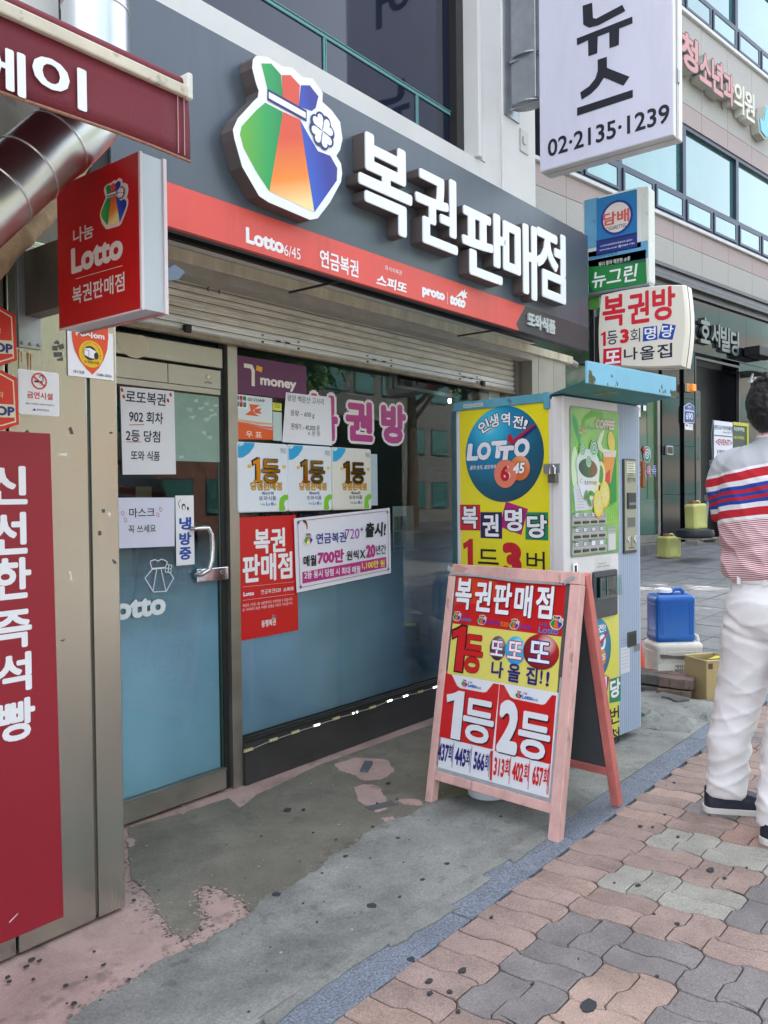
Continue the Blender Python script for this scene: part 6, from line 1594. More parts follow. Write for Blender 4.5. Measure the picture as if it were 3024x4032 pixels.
st_ = obj('staple', B().box(-.03, .03, z_-.006, -.006, .042, z_+.006), GALV, hs.o, bevel=.002)

# ================================================================== SANDWICH BOARD
AF0 = (2.824, 2.027, 0.0); ARZ = math.atan2(-0.99633, -0.08563)
lean = math.radians(10.406); ca, sa = math.cos(lean), math.sin(lean)
sbd = Thing('sandwich_board', 'pink wooden sandwich board with red and yellow prize posters standing on the kerb strip', 'sandwich board', AF0, ARZ, basis=lambda u, y, w: (u, y*ca+w*sa, w*ca-y*sa))
WOODP = mat('pink_wood', (216, 172, 164), .6, var=.14, vscale=10, bump=.4, bscale=70, spots=.5, sscale=34, stretch=(1, 1, .3), stain=.18, stscale=9)
WOODR = mat('red_wood', (208, 118, 110), .6, var=.2, vscale=10, stain=.2, stscale=9, bump=.4, bscale=70, stretch=(1, 1, .3))
UL, UR, HT = -.033, .612, 1.006
sbd.put('leg', B().box(UL, 0, -.004, .004, .042, HT-.052), WOODP, bevel=.003)
sbd.put('leg', B().box(.567, 0, -.004, UR, .042, HT-.052), WOODP, bevel=.003)
sbd.put('top_rail', B().prism([(UL+.004, HT-.05), (UR-.002, HT-.051), (UR-.006, HT-.004), (UL+.02, HT)], -.001, .042), WOODP, bevel=.003)
sbd.put('bottom_rail', B().box(.0045, .004, .096, .5665, .038, .134), WOODP, bevel=.003)
sbd.put('backing', B().box(.0045, .014, .135, .5665, .020, .953), mat('board_dark', (58, 60, 64), .7, var=.1))
SV = mat('silver_tape', (196, 200, 204), .3, .5, var=.1, vscale=30, bump=.5)
sbd.put('metal_edge', B().box(.0045, .008, .1345, .5665, .0139, .150), SV)
sbd.put('metal_edge', B().box(.555, .008, .1505, .5668, .0139, .60), SV)
sbd.put('dark_edge', B().box(.0045, .006, .55, .012, .0139, .952), mat('dark_tape', (82, 76, 76), .6))
sbd.put('dark_edge', B().box(.549, .005, .602, .5668, .0139, .952), MATS['dark_tape'])
sbd.poly('silver_strip', [(-0.0048, 0.973), (0.3241, 0.958), (0.5371, 0.9533), (0.5385, 0.948), (0.3209, 0.9466), (-0.0036, 0.9638)], SV, -.003, .003)
sbd.poly('silver_strip', [(-0.0364, 0.9998), (-0.0002, 0.9759), (-0.0046, 0.963), (-0.037, 0.9777)], SV, -.004, .003)
sbd.poly('silver_strip', [(0.5404, 0.9606), (0.5721, 0.9869), (0.59, 0.9876), (0.589, 0.977), (0.5457, 0.9484)], SV, -.004, .003)
sbd.poly('peeled_patch', rough_poly([(-0.0166, 1.0045), (0.0315, 1.0021), (0.073, 0.9878), (0.0452, 0.973), (-0.0006, 0.9791)], .002, 3), mat('bare_wood', (190, 146, 128), .8), -.0024, .001)
yb = .006
pz = (.952, .752, .540, .150)
PR = mat('board_red', (196, 24, 26), .3, coat=.2); PY = mat('board_yellow', (222, 212, 104), .3, coat=.2); PW_ = mat('board_white', (222, 224, 230), .3, coat=.2)
sbd.rect('red_sheet', (.0125, pz[1], .5485, pz[0]), PR, yb+.001, .004)
sbd.poly('red_flare', [(0.0035, 0.9554), (0.2022, 0.9486), (0.2418, 0.9277), (0.2288, 0.8816), (0.1488, 0.8462), (0.0284, 0.8344), (0.0116, 0.8294)], ink(206, 56, 24), yb+.0002)
sbd.rect('yellow_sheet', (.0125, pz[2], .5485, pz[1]-.0005), PY, yb+.001, .004)
sbd.rect('white_sheet', (.0125, pz[3], .5545, pz[2]-.0005), PW_, yb+.001, .004)
T_ = lambda s_, bx, m_, bo_, y_=yb-.002, **k: sbd.text(s_, bx, m_, y_, bo_, **k)
SH_ = ink(70, 8, 14)
for ch, bx in zip('복권판매점', ((0.0576, 0.8815, 0.0872, 0.132), (0.1596, 0.8778, 0.0838, 0.1275), (0.26, 0.8762, 0.0891, 0.1287), (0.3608, 0.8732, 0.0838, 0.1297), (0.46, 0.8769, 0.0784, 0.1288))):
    bx = (bx[0], bx[1]-.0, bx[2], bx[3])
    sbd.text(ch, (bx[0]+.004, bx[1]-.004, bx[2], bx[3]), SH_, yb-.0006, .045)
    T_(ch, bx, WHITE, .034)
for s_, bx, m_ in (('나눔', (0.0704, 0.7935, 0.0236, 0.0096), ink(60, 70, 170)), ('Lotto', (0.0836, 0.7761, 0.057, 0.0172), ink(60, 120, 200)), ('연금복권', (0.2236, 0.7752, 0.0729, 0.0168), ink(110, 50, 160)), ('520', (0.2809, 0.7735, 0.0399, 0.0184), ink(226, 130, 40)),
                   ('스피또', (0.3779, 0.7717, 0.0649, 0.0173), ink(90, 60, 190)), ('나눔', (0.4653, 0.791, 0.0362, 0.0149), ink(60, 90, 200)), ('Lotto', (0.4892, 0.7693, 0.0902, 0.0254), ink(60, 130, 210))):
    T_(s_, bx, m_, .02)
for q, h_ in (((0.035, 0.784), .042), ((0.1673, 0.7807), .042), ((0.329, 0.7787), .044), ((0.5219, 0.8032), .056)):
    bag(sbd, (q[0], q[1], h_), yb-.0022, ink(226, 220, 200), tagname='small_emblem')
T_('1', (0.0551, 0.6505, 0.0711, 0.1865), RED, .06, outline=((ink(60, 10, 12), .025),))
T_('등', (0.1378, 0.6369, 0.1006, 0.1571), RED, .032, outline=((ink(60, 10, 12), .015),))
for q, a_, b__, st__, bx, m_, om in (((0.259, 0.6744), .040, .049, [(0, (220, 220, 220)), (.3, (96, 96, 100)), (1, (24, 24, 28))], (0.257, 0.6739, 0.0615, 0.0604), WHITE, ink(160, 24, 110)),
                            ((0.3452, 0.6751), .050, .056, [(0, (190, 230, 240)), (.35, (60, 180, 220)), (1, (20, 140, 196))], (0.344, 0.6758, 0.068, 0.0684), WHITE, ink(190, 30, 50)),
                            ((0.463, 0.6837), .082, .069, [(0, (236, 206, 200)), (.3, (170, 30, 30)), (.8, (96, 14, 16)), (1, (70, 10, 12))], (0.4581, 0.6822, 0.0963, 0.0809), WHITE, ink(30, 30, 120))):
    o_ = sbd.poly('ball', ell(q[0], q[1], a_, b__, 36), gradmat('ball_%d' % int(a_*1000), st__, None, 0, a_*1.9, spherical=(q[0]+a_*.3, (q[1]+b__*.45)*sa+yb*ca, (q[1]+b__*.45)*ca)), yb-.0012-.0004*(q[0]), .0005)
    T_('또', bx, m_, .02, yb-.0035, outline=((om, .045),))
NVY = ink(40, 30, 110)
for ch, bx in (('나', (0.2675, 0.5899, 0.06, 0.0671)), ('올', (0.3482, 0.587, 0.0601, 0.0731)), ('집', (0.4316, 0.5871, 0.0527, 0.0684)), ('!', (0.4759, 0.5881, 0.0112, 0.0521)), ('!', (0.5047, 0.5847, 0.0143, 0.0569))):
    T_(ch, bx, NVY, .03)
# lower half: white top, two red fields with notches, number strips
vy = yb-.0002
rl = [(0.0052, 0.5392), (0.0368, 0.5384), (0.072, 0.4959), (0.09, 0.4888), (0.2086, 0.4891), (0.2242, 0.4938), (0.2538, 0.5327), (0.2832, 0.5328), (0.2803, 0.2752), (0.0025, 0.2742)]
rr2 = [(0.2845, 0.533), (0.3056, 0.5328), (0.3413, 0.4917), (0.3572, 0.4868), (0.491, 0.4847), (0.5028, 0.4899), (0.5294, 0.5273), (0.5475, 0.5285), (0.55, 0.2726), (0.2919, 0.2719)]
for q in (rl, rr2): sbd.poly('red_field', q, PR, vy, .0008)
for v_, sgn in (((0), 1),): pass
def nl(q, bx1, bx2, bx3):
    bag(sbd, (q[0], q[1], .034), yb-.0022, WHITE, tagname='small_emblem')
    T_('나눔', bx1, BLACK, .02); T_('Lotto', bx2, ink(30, 90, 180), .04); T_('6/45', bx3, ink(70, 70, 80), .0)
nl((0.111, 0.5131), (0.1397, 0.5209, 0.0191, 0.0081), (0.1511, 0.5078, 0.0452, 0.0155), (0.1858, 0.5038, 0.0215, 0.0095))
nl((0.3818, 0.507), (0.4104, 0.5159, 0.018, 0.0091), (0.4222, 0.502, 0.0484, 0.0167), (0.4588, 0.4983, 0.0226, 0.0097))
def shad(s_, bx, bo_):
    if s_ == '등': bo_ = .03
    sbd.text(s_, (bx[0]+.005, bx[1]-.005, bx[2], bx[3]), SH_, yb-.0012, bo_+.008)
    T_(s_, bx, PW_, bo_)
shad('1', (0.0696, 0.3786, 0.0926, 0.1981), .055)
shad('등', (0.1981, 0.3716, 0.1548, 0.1731), .045)
shad('2', (0.3461, 0.3757, 0.099, 0.2065), .055)
shad('등', (0.4665, 0.3631, 0.1455, 0.1738), .045)
sbd.line('red_divider', [(0.2791, 0.266), (0.2861, 0.1601)], .011, PR, vy-.0008)
sbd.line('white_divider', [(0.2845, 0.533), (0.2906, 0.2717)], .0018, WHITE, vy-.0014)
sbd.line('red_divider', [(0.5483, 0.2695), (0.5496, 0.1619)], .003, PR, vy-.0008)
for u_, m_ in (([(0.0861, 0.2661), (0.0879, 0.164)], NVY), ([(0.1793, 0.2679), (0.1808, 0.164)], NVY), ([(0.2716, 0.2646), (0.2745, 0.1667)], NVY), ([(0.3711, 0.2642), (0.3731, 0.1604)], RED), ([(0.4588, 0.2661), (0.4611, 0.1616)], RED), ([(0.5446, 0.2671), (0.5436, 0.1622)], RED)):
    sbd.line('cell_line', u_, .0022, m_, vy-.0008)
for s_, c_, bx, bh in (('437', NVY, (0.0355, 0.2149, 0.0564, 0.0808), (0.0736, 0.221, 0.0253, 0.0821)), ('445', NVY, (0.127, 0.2148, 0.0563, 0.0811), (0.1655, 0.2214, 0.0244, 0.0823)), ('566', NVY, (0.2222, 0.2167, 0.0537, 0.0796), (0.2602, 0.2212, 0.0234, 0.0808)),
                       ('313', RED, (0.3205, 0.2142, 0.0494, 0.0797), (0.3588, 0.2225, 0.0272, 0.0809)), ('402', RED, (0.4088, 0.2154, 0.051, 0.08), (0.4473, 0.2225, 0.0258, 0.0794)), ('657', RED, (0.4995, 0.2184, 0.0458, 0.0801), (0.5342, 0.2245, 0.0248, 0.0796))):
    T_(s_, (bx[0], bx[1], bx[2], bx[3]*.88), c_, .04); T_('회', (bh[0], bh[1], bh[2]*.8, bh[3]*.8), c_, .02)
# back frame: legs splay away from the camera
def backbasis(u, y, w):
    top_y = HT*sa; top_z = HT*ca
    foot_y = .437; ln = math.hypot(foot_y-top_y, top_z)
    ty, tz = (foot_y-top_y)/ln, -top_z/ln       # pointing down the back leg
    d_ = HT - w
    return (u, top_y + ty*d_ + y*tz*-1 + .03, top_z + tz*d_ + y*ty)
bf = Thing(None, None, None, root=sbd.o, basis=backbasis)
bf.put('back_leg', B().box(.575, 0, -.012, UR, .036, HT-.02), WOODR, bevel=.003)
bf.put('back_leg', B().box(UL, 0, -.012, .0, .036, HT-.02), WOODR, bevel=.003)
bf.put('back_rail', B().box(.001, .004, .12, .574, .032, .155), WOODR, bevel=.003)
bf.put('back_board', B().box(.001, .01, .156, .574, .016, HT-.05), mat('back_sheet', (74, 78, 82), .6, var=.15, spots=.3, sscale=12))
for u_ in (.03, .55):
    sbd.put('hinge', B().box(u_, .042, HT-.04, u_+.04, .05, HT-.012), GALV)
bkt = obj('white_bucket', B().lathe([(.082, .002), (.086, .006), (.092, .12), (.098, .20), (.101, .205), (.101, .215), (.095, .216), (.088, .20), (.08, .02)], 36), mat('bucket_white', (206, 212, 220), .4, var=.05), loc=(3.035, 1.875, .0085))
tag(bkt, 'round white bucket weighting the ground behind the sandwich board', 'bucket')

# ================================================================== GRANITE BUILDING ACROSS THE PLAZA
R0 = (12.9369, 4.7745, 0.0); RRZ = math.radians(-8.1)
rb = Thing('granite_building', 'five storey building in pale speckled granite with teal windows and a black polished ground floor', 'building', R0, RRZ)
GR = mat('pale_granite', (162, 158, 152), .6, var=.10, vscale=45, bump=.12, bscale=90, spots=.15, sscale=150)
GRP = mat('pink_granite', (160, 144, 140), .6, var=.10, vscale=45, spots=.15, sscale=150)
BKG = mat('black_granite', (16, 20, 26), .08, var=.12, vscale=60)
WFR = mat('window_frame_blue', (52, 62, 80), .4, .3)
TG = mat('teal_glass', (70, 122, 120), .05, .3, var=.18, vscale=.9, coat=1.0)
TG2 = mat('teal_glass_pale', (86, 138, 134), .05, .3, var=.15, vscale=.8, coat=1.0)
LEDG = mat('white_ledge', (200, 200, 198), .5, var=.08, vscale=6)
S0, S1 = -3.5, 13.0
rb.put('core', B().box(S0, .30, 0, S1, 10, 17), mat('core_grey', (110, 110, 110), .8))
def band(z0, z1, m, pw, nm='wall_panel', y=0.0, s0=-3.51, s1=10.0, off=0.0):
    s = s0+off
    while s < s1:
        me_key = (nm, round(z1-z0, 3), round(pw, 3), m.name)
        if me_key not in _pc:
            b = B().box(.004, 0, .004, pw-.004, .25, z1-z0-.004)
            me = bpy.data.meshes.new(nm); me.from_pydata(b.v, [], b.f); me.materials.append(m); _pc[me_key] = me
        o = bpy.data.objects.new(nm, _pc[me_key]); COL.objects.link(o); o.parent = rb.o; o.location = (s, y, z0)
        s += pw
_pc = {}
band(4.86, 5.30, GR, .98)
band(5.30, 5.60, GRP, .98)
band(7.28, 7.60, GRP, .98)
band(7.60, 8.30, GR, .98)
band(8.30, 9.02, GR, .98)
band(10.75, 11.4, GR, .98); band(11.4, 12.3, GR, .98)
band(13.9, 14.6, GR, .98); band(14.6, 17.0, GR, 1.96)
rb.put('sill_ledge', B().box(S0, -.05, 5.602, S1, .2, 5.66), LEDG, bevel=.01)
rb.put('sill_ledge', B().box(S0, -.05, 9.022, S1, .2, 9.09), LEDG, bevel=.01)
rb.put('sill_ledge', B().box(S0, -.05, 12.302, S1, .2, 12.37), LEDG, bevel=.01)
for s_, c_ in ((S0-.012, S0-.002), (10.2, S1)):
    rb.put('end_wall', B().box(s_, .01, 4.86, c_, .3, 17), GR)
def windows(z0, z1, n0, n1, first=-5.06):
    zm = z0 + .45
    for i in range(n0, n1):
        s = first + i*1.96 + .02
        fr_ = B()
        fr_.box(s, .02, z0, s+1.96, .14, z0+.06).box(s, .02, z1-.06, s+1.96, .14, z1).box(s, .02, z0+.061, s+.05, .14, z1-.061).box(s+1.91, .02, z0+.061, s+1.96, .14, z1-.061)
        fr_.box(s+.051, .02, zm-.03, s+1.909, .14, zm+.03).box(s+.95, .02, z0+.061, s+1.01, .14, zm-.031)
        w_ = rb.put('window', fr_, WFR)
        rb.put('pane', B().box(s+.051, .08, zm+.031, s+1.909, .09, z1-.061), random.choice((TG, TG2, TG)), w_)
        for a_ in (0, 1):
            x0 = s+.055 + a_*.96; x1 = x0+.89
            rb.put('sash', B().box(x0, .0, z0+.065, x1, .02, z0+.105).box(x0, .0, zm-.075, x1, .02, zm-.035).box(x0, .0, z0+.1055, x0+.05, .02, zm-.0755).box(x1-.05, .0, z0+.1055, x1, .02, zm-.0755), WFR, w_)
            rb.put('pane', B().box(x0+.051, .010, z0+.106, x1-.051, .018, zm-.076), random.choice((TG, TG2)), w_)
random.seed(21)
windows(5.665, 7.275, 1, 8); windows(9.095, 10.745, 1, 8)
windows(12.375, 13.895, 1, 8)
# cornice of dull metal
CO = mat('cornice_bronze', (86, 84, 84), .4, .5, var=.15, vscale=5)
prof = [(-.10, 4.855), (-.10, 4.80), (-.06, 4.79), (-.07, 4.70), (-.13, 4.66), (-.13, 4.60), (-.05, 4.585), (-.05, 4.50), (.25, 4.50), (.25, 4.855)]
b = B(); n_ = len(prof)
b.add([(S0, y_, z_) for y_, z_ in prof] + [(S1, y_, z_) for y_, z_ in prof], [tuple(range(n_)), tuple(range(2*n_-1, n_-1, -1))] + [(k, k+n_, (k+1) % n_+n_, (k+1) % n_) for k in range(n_)])
rb.put('cornice', b, CO, smooth=False)
# ground floor, black polished panels
def gpan(s0, s1, z0, z1, y=0.0, nx=1, nz=1, dep=.29):
    for i in range(nx):
        for j in range(nz):
            a0 = s0+(s1-s0)*i/nx; a1 = s0+(s1-s0)*(i+1)/nx; c0 = z0+(z1-z0)*j/nz; c1 = z0+(z1-z0)*(j+1)/nz
            rb.put('granite_panel', B().box(a0+.003, y, c0+.003, a1-.003, y+dep, c1-.003), BKG)
gpan(S0, 4.2, 3.62, 4.495, nx=7, nz=1)
gpan(S0, -.0, 3.1, 3.61, .04, nx=3, dep=.25)
gpan(.06, .66, .50, 3.61, .02, nz=4, dep=.9); gpan(.70, 1.07, .50, 3.61, -.02, nz=4, dep=.32)
gpan(2.76, 4.2, .50, 3.61, -.02, nx=1, nz=3, dep=.32)
gpan(4.2, 13.0, .3, 4.495, .0, nx=6, nz=3, dep=.29)
rb.put('door_frame', B().box(1.072, -.03, .5, 1.10, .02, 3.55).box(2.715, -.03, .5, 2.758, .02, 3.55).box(1.101, -.03, 3.51, 2.714, .02, 3.55), CO)
rb.put('entry_reveal', B().box(1.10, .0305, .5, 1.12, 2.5, 3.5), BKG); rb.put('entry_reveal', B().box(2.70, .0305, .5, 2.714, 2.5, 3.5), BKG)
rb.put('entry_back', B().box(1.125, .295, .5, 2.695, .299, 3.5), mat('dark_interior', (16, 18, 22), .4))
rb.put('entry_side_glass', B().box(1.13, .02, .55, 1.35, .03, 3.0), GLZ)
rb.put('step', B().box(S0, -.12, .2, .05, .02, .53), mat('step_stone', (112, 112, 110), .8, var=.2), bevel=.01)
rb.put('entry_step', B().box(.05, -.08, .2, 4.2, .3, .50), mat('step_stone'), bevel=.01)
# pharmacy front
PGL = mat('pharmacy_glass', (34, 62, 50), .05, coat=1.0, col2=(20, 40, 34), vscale=1.2, var=.1)
PGG = mat('pharmacy_green', (40, 84, 40), .25, coat=.6)
rb.put('pharmacy_glass', B().box(S0, .06, .66, -.08, .07, 3.09), PGL)
gpt = [(-0.3334, 2.7382), (0.0327, 2.7644), (0.0133, 1.0782), (-0.3942, 1.0848)]
rb.poly('green_film', [(gpt[0][0], .70), (gpt[1][0], .70), (gpt[1][0], gpt[0][1]), (gpt[0][0], gpt[0][1])], PGG, .055, .002)
rb.poly('green_film', [(gpt[0][0]-.25, .66), (gpt[1][0]+.05, .66), (gpt[1][0]+.05, 1.2), (gpt[0][0]-.25, 1.2)], mat('pharmacy_teal', (40, 96, 84), .2, coat=.6), .052, .002)
rb.rect('pharmacy_sill', (S0, .535, -.02, .655), STEELD, .02, .06)
rb.rect('pharmacy_post', (-.08, .66, -.0, 3.09), STEELD, .02, .06)
hp = [(-0.6314, 1.7814), (-0.6361, 1.3798)]
rb.rect('pull_handle', (hp[0][0]-.035, hp[1][1], hp[0][0]+.035, hp[0][1]), mat('wood_handle', (160, 92, 44), .5), -.06, .05, bevel=.01)
for ch, bx, c_ in (('밝', (-0.5852, 1.6341, 0.1187, 0.1462), (40, 84, 190)), ('은', (-0.4439, 1.6331, 0.1096, 0.1543), (40, 84, 190)), ('약', (-0.3003, 1.6378, 0.1168, 0.1484), (196, 40, 60)), ('국', (-0.1461, 1.6413, 0.1188, 0.1497), (40, 84, 190))):
    rb.text(ch, bx, ink(*c_), .045, .03, outline=((WHITE, .06),))
cc = [(-0.3528, 1.895), (-0.2527, 1.8977), (-0.3513, 2.0218)]
rb.poly('swirl_edge', ell(cc[0][0], cc[0][1], cc[1][0]-cc[0][0]+.01, cc[2][1]-cc[0][1], 28), WHITE, .048, .001)
rb.poly('swirl', ell(cc[0][0], cc[0][1], (cc[1][0]-cc[0][0])*.95, (cc[2][1]-cc[0][1])*.93, 28), ink(20, 130, 104), .046, .001)
rb.line('swirl_line', [(cc[0][0]+(cc[1][0]-cc[0][0])*.75*(1-k/24)*math.cos(k*.55), cc[0][1]+(cc[2][1]-cc[0][1])*.72*(1-k/24)*math.sin(k*.55)) for k in range(22)], .016, WHITE, .044, th=.001)
xq = (-0.4455, 1.9626)
rb.rect('red_cross', (xq[0]-.05, xq[1]-.02, xq[0]+.05, xq[1]+.02), ink(196, 30, 50), .043, .001); rb.rect('red_cross', (xq[0]-.018, xq[1]-.06, xq[0]+.018, xq[1]+.06), ink(196, 30, 50), .042, .0008)
t_ = (-0.6484, 2.4608, -0.5484, 2.6446)
rb.rect('security_sticker', t_, WHITE, .045, .002); rb.poly('shield_mark', [(t_[0]+.02, t_[3]-.05), (t_[2]-.02, t_[3]-.05), (t_[2]-.02, t_[1]+.12), ((t_[0]+t_[2])/2, t_[1]+.03), (t_[0]+.02, t_[1]+.12)], SH, .044, .0008)
t_ = (-0.4648, 2.5619, -0.3781, 2.6431)
rb.rect('small_sticker', t_, WHITE, .045, .002)
kp = (0.1338, 1.899, 0.338, 2.0454)
rb.rect('keypad', kp, ALU, -.02, .035, .02, bevel=.004); rb.rect('keypad_face', (kp[0]+.02, kp[1]+.02, kp[2]-.02, kp[3]-.02), ink(20, 22, 24, .2), -.023, .003, .01)
bc = (0.7303, 2.9348, 0.9317, 3.0677)
rb.rect('beacon_base', bc, mat('beacon_base', (196, 170, 130), .5), -.06, .038, .005); rb.rect('beacon', (bc[0]+.07, bc[1]+.01, bc[2], bc[3]-.005), mat('beacon_orange', (226, 130, 20), .3, coat=.5, emis=((230, 120, 10), .08)), -.12, .059, .02, bevel=.01)
# address plate
AP = ink(30, 66, 150, .3)
q = [(0.6862, 2.698), (0.8577, 2.7647), (1.0309, 2.7208), (1.028, 2.4446), (0.6771, 2.4307)]
ad = Thing('address_plate', 'blue house-shaped address plate with number 690 on the black granite pillar', 'sign', rb.o.matrix_basis @ Vector((q[4][0]+.15, -.03, q[4][1])) if False else (R0[0]+(q[4][0]+.17)*math.cos(RRZ)+.03*math.sin(RRZ), R0[1]+(q[4][0]+.17)*math.sin(RRZ)-.03*math.cos(RRZ), q[4][1]), RRZ, ou=q[4][0]+.17, oz=q[4][1])
ad.poly('plate_edge', q, WHITE, 0, .008); cxx = sum(v[0] for v in q)/5; czz = sum(v[1] for v in q)/5
ad.poly('plate', [(cxx+(v[0]-cxx)*.92, czz+(v[1]-czz)*.94) for v in q], AP, -.003, .002)
ad.text('690', (0.8521, 2.5446, 0.2255, 0.1077), WHITE, -.005, .02); ad.text('양천로', (0.8569, 2.6974, 0.1253, 0.0389), WHITE, -.005, .02); ad.text('Yangcheon-ro', (0.8596, 2.6527, 0.163, 0.018), WHITE, -.005, .0)
ad.rect('rule', (0.7008, 2.6248, 1.0141, 2.6399), WHITE, -.005, .001)
nq = (0.7079, 2.3216, 0.979, 2.4278)
sn = Thing('security_card', 'small white security card with orange shield under the blue address plate', 'sticker', (R0[0]+nq[0]*math.cos(RRZ)+.028*math.sin(RRZ), R0[1]+nq[0]*math.sin(RRZ)-.028*math.cos(RRZ), nq[1]), RRZ, ou=nq[0], oz=nq[1])
sn.rect('card', nq, WHITE, 0, .003); sn.poly('shield_mark', [(nq[0]+.03, nq[3]-.04), (nq[0]+.10, nq[3]-.04), (nq[0]+.10, nq[1]+.10), (nq[0]+.065, nq[1]+.05), (nq[0]+.03, nq[1]+.10)], SH, -.001)
for k in range(4): sn.rect('print_line', (nq[0]+.13, nq[1]+.06+k*.035, nq[2]-.03, nq[1]+.07+k*.035), ink(140, 150, 160), -.001, .0008)
# building letters
stn = mat('steel_letters', (112, 118, 116), .35, .8)
for ch, bx in zip('호서빌딩', ((1.384, 4.0015, 0.3438, 0.4368), (1.7587, 3.9723, 0.3161, 0.3925), (2.1238, 3.9405, 0.3571, 0.4261), (2.4958, 3.9177, 0.3266, 0.4336))):
    rb.text(ch, bx, stn, -.06, .03, ext=.05)
PKL = mat('letter_pink', (190, 124, 120), .4); LRET = mat('letter_brown', (70, 44, 40), .5); LGR = mat('letter_body', (176, 176, 166), .6)
for ch, bx in (('청', (0.648, 8.2941, 0.5914, 0.5492)), ('소', (1.1956, 8.2184, 0.4185, 0.477)), ('년', (1.625, 8.2299, 0.4081, 0.5641)), ('과', (2.0549, 8.1773, 0.3959, 0.5237))):
    rb.text(ch, bx, PKL, -.17, .035, outline=((LRET, .03),), sides=None, ext=.0)
    rb.text(ch, bx, LGR, -.155, .05, ext=.14, name='letter_body')
for ch, bx in (('의', (2.4699, 8.1584, 0.3996, 0.5075)), ('원', (2.9019, 8.1457, 0.4032, 0.5042))):
    rb.text(ch, bx, mat('letter_cream', (206, 204, 190), .5), -.165, .02, ext=.15, sides=None)
bq = [(3.3145, 8.0518), (3.5019, 8.0521), (3.5856, 8.3293), (3.6885, 8.3892), (3.8253, 8.2332), (4.0016, 8.4004), (4.142, 8.2135), (3.8573, 7.9021), (3.581, 7.7951), (3.3793, 7.8489)]
rb.poly('bird_emblem', bq, ink(110, 186, 216), -.17, .02); rb.poly('bird_body', [(sum(v[0] for v in bq)/10+(v[0]-sum(w[0] for w in bq)/10)*1.15, sum(v[1] for v in bq)/10+(v[1]-sum(w[1] for w in bq)/10)*1.15) for v in bq], LGR, -.149, .14)
# camera box and its bracket at the right edge
cb_ = [(2.4396, 3.4051), (2.7594, 3.4356), (3.3033, 3.4295), (3.3031, 3.4046), (2.7592, 3.4113)]
sl_ = Thing('lamp_bracket', 'white steel hook with padlock hanging below a black ledge on the granite wall', 'bracket', (R0[0]+3.4*math.cos(RRZ), R0[1]+3.4*math.sin(RRZ), 3.0), RRZ, ou=3.4, oz=3.0)
sl_.poly('black_edge', cb_, BLACK, -.35, .5)
hk = [(2.6828, 3.372), (2.6139, 3.2695), (2.6814, 3.2111), (2.7766, 3.2192), (2.7584, 3.3145), (2.8157, 3.3034), (2.8517, 3.0311)]
sl_.line('hook', hk, .028, ink(206, 208, 204), -.3, th=.03)
sl_.rect('hook_lock', (2.55, 3.2111, 2.6814, 3.2559), ink(196, 198, 194), -.31, .05)
bxx = (2.9501, 3.7439, 3.7255, 3.9084)
sx_ = Thing('wall_speaker', 'black box fixed high on the black granite at the right edge', 'speaker box', (R0[0]+bxx[0]*math.cos(RRZ), R0[1]+bxx[0]*math.sin(RRZ), bxx[1]), RRZ, ou=bxx[0], oz=bxx[1])
sx_.rect('box', bxx, mat('matt_black', (26, 28, 30), .5), -.3, .28, .0, bevel=.01)
# banners on a stand and its base
def Rw(s, y, z=0): return (R0[0]+s*math.cos(RRZ)-y*math.sin(RRZ), R0[1]+s*math.sin(RRZ)+y*math.cos(RRZ), z)
yb_ = -1.0
wbr = (-0.3295, 1.6257, 0.2806, 2.3421)
bn = Thing('event_banner', 'white yoga academy banner with red EVENT lettering on a grey pole stand behind the person', 'banner', Rw(wbr[0], yb_, 0.7086), RRZ, ou=wbr[0], oz=0.7086)
bn.rect('sheet', (wbr[0], wbr[1]-.3, wbr[2], wbr[3]), ink(222, 224, 234), 0, .004)
bn.text('[위드요가아카데미]', (-0.0288, 2.2403, 0.6019, 0.0811), ink(30, 40, 70), -.003, .02)
bn.text('(since 2014.12)', (0.1192, 2.1807, 0.312, 0.0355), BLACK, -.003, .0)
bn.rect('rule', (-0.3259, 2.119, 0.2854, 2.1351), ink(90, 104, 130), -.003, .001)
bn.text('<EVENT>', (-0.0098, 2.0335, 0.537, 0.088), ink(176, 40, 44), -.003, .02)
bn.text('3개월 등록', (-0.0006, 1.8916, 0.4984, 0.061), BLACK, -.003, .01)
pq_ = [(-0.3585, 2.3472), (-0.3994, 1.7357), (-0.5416, 1.2854), (-0.5882, 0.8914), (-0.6192, 0.6297), (-0.5347, 1.2145), (-0.6313, 0.7079)]
bn.put('pole', B().tube([(pq_[5][0]-.0+.0, 0, pq_[5][1]), (pq_[6][0], 0, pq_[6][1])], .024, 12), mat('pole_grey', (130, 136, 144), .4, .4))
bn.put('pole', B().tube([(pq_[1][0]+.02, 0, pq_[1][1]), (pq_[5][0], 0, pq_[5][1])], .02, 12), MATS['pole_grey'])
bn.put('pole_joint', B().box(pq_[5][0]-.05, -.03, pq_[5][1]-.04, pq_[5][0]+.05, .03, pq_[5][1]+.05), ink(110, 116, 122), bevel=.008)
bn.put('pole_joint', B().box(pq_[1][0]-.03, -.03, pq_[1][1]-.06, pq_[1][0]+.06, .03, pq_[1][1]+.03), ink(110, 116, 122), bevel=.008)
bn.put('bent_rod', B().tube([(pq_[1][0]+.02, 0, pq_[1][1]), (pq_[1][0]-.01, 0, pq_[1][1]+.4), (pq_[0][0], 0, pq_[0][1])], .012, 8), ink(90, 96, 104))
gb_ = (0.5114, 1.6391, 1.0261, 2.3719)
gn = Thing('academy_banner', 'dark green academy banner with yellow rim beside the white event banner', 'banner', Rw(gb_[0], -.9, .5), RRZ, ou=gb_[0], oz=.5)
gn.rect('sheet', (gb_[0], gb_[1]-.3, gb_[2], gb_[3]), ink(50, 70, 56), 0, .004)
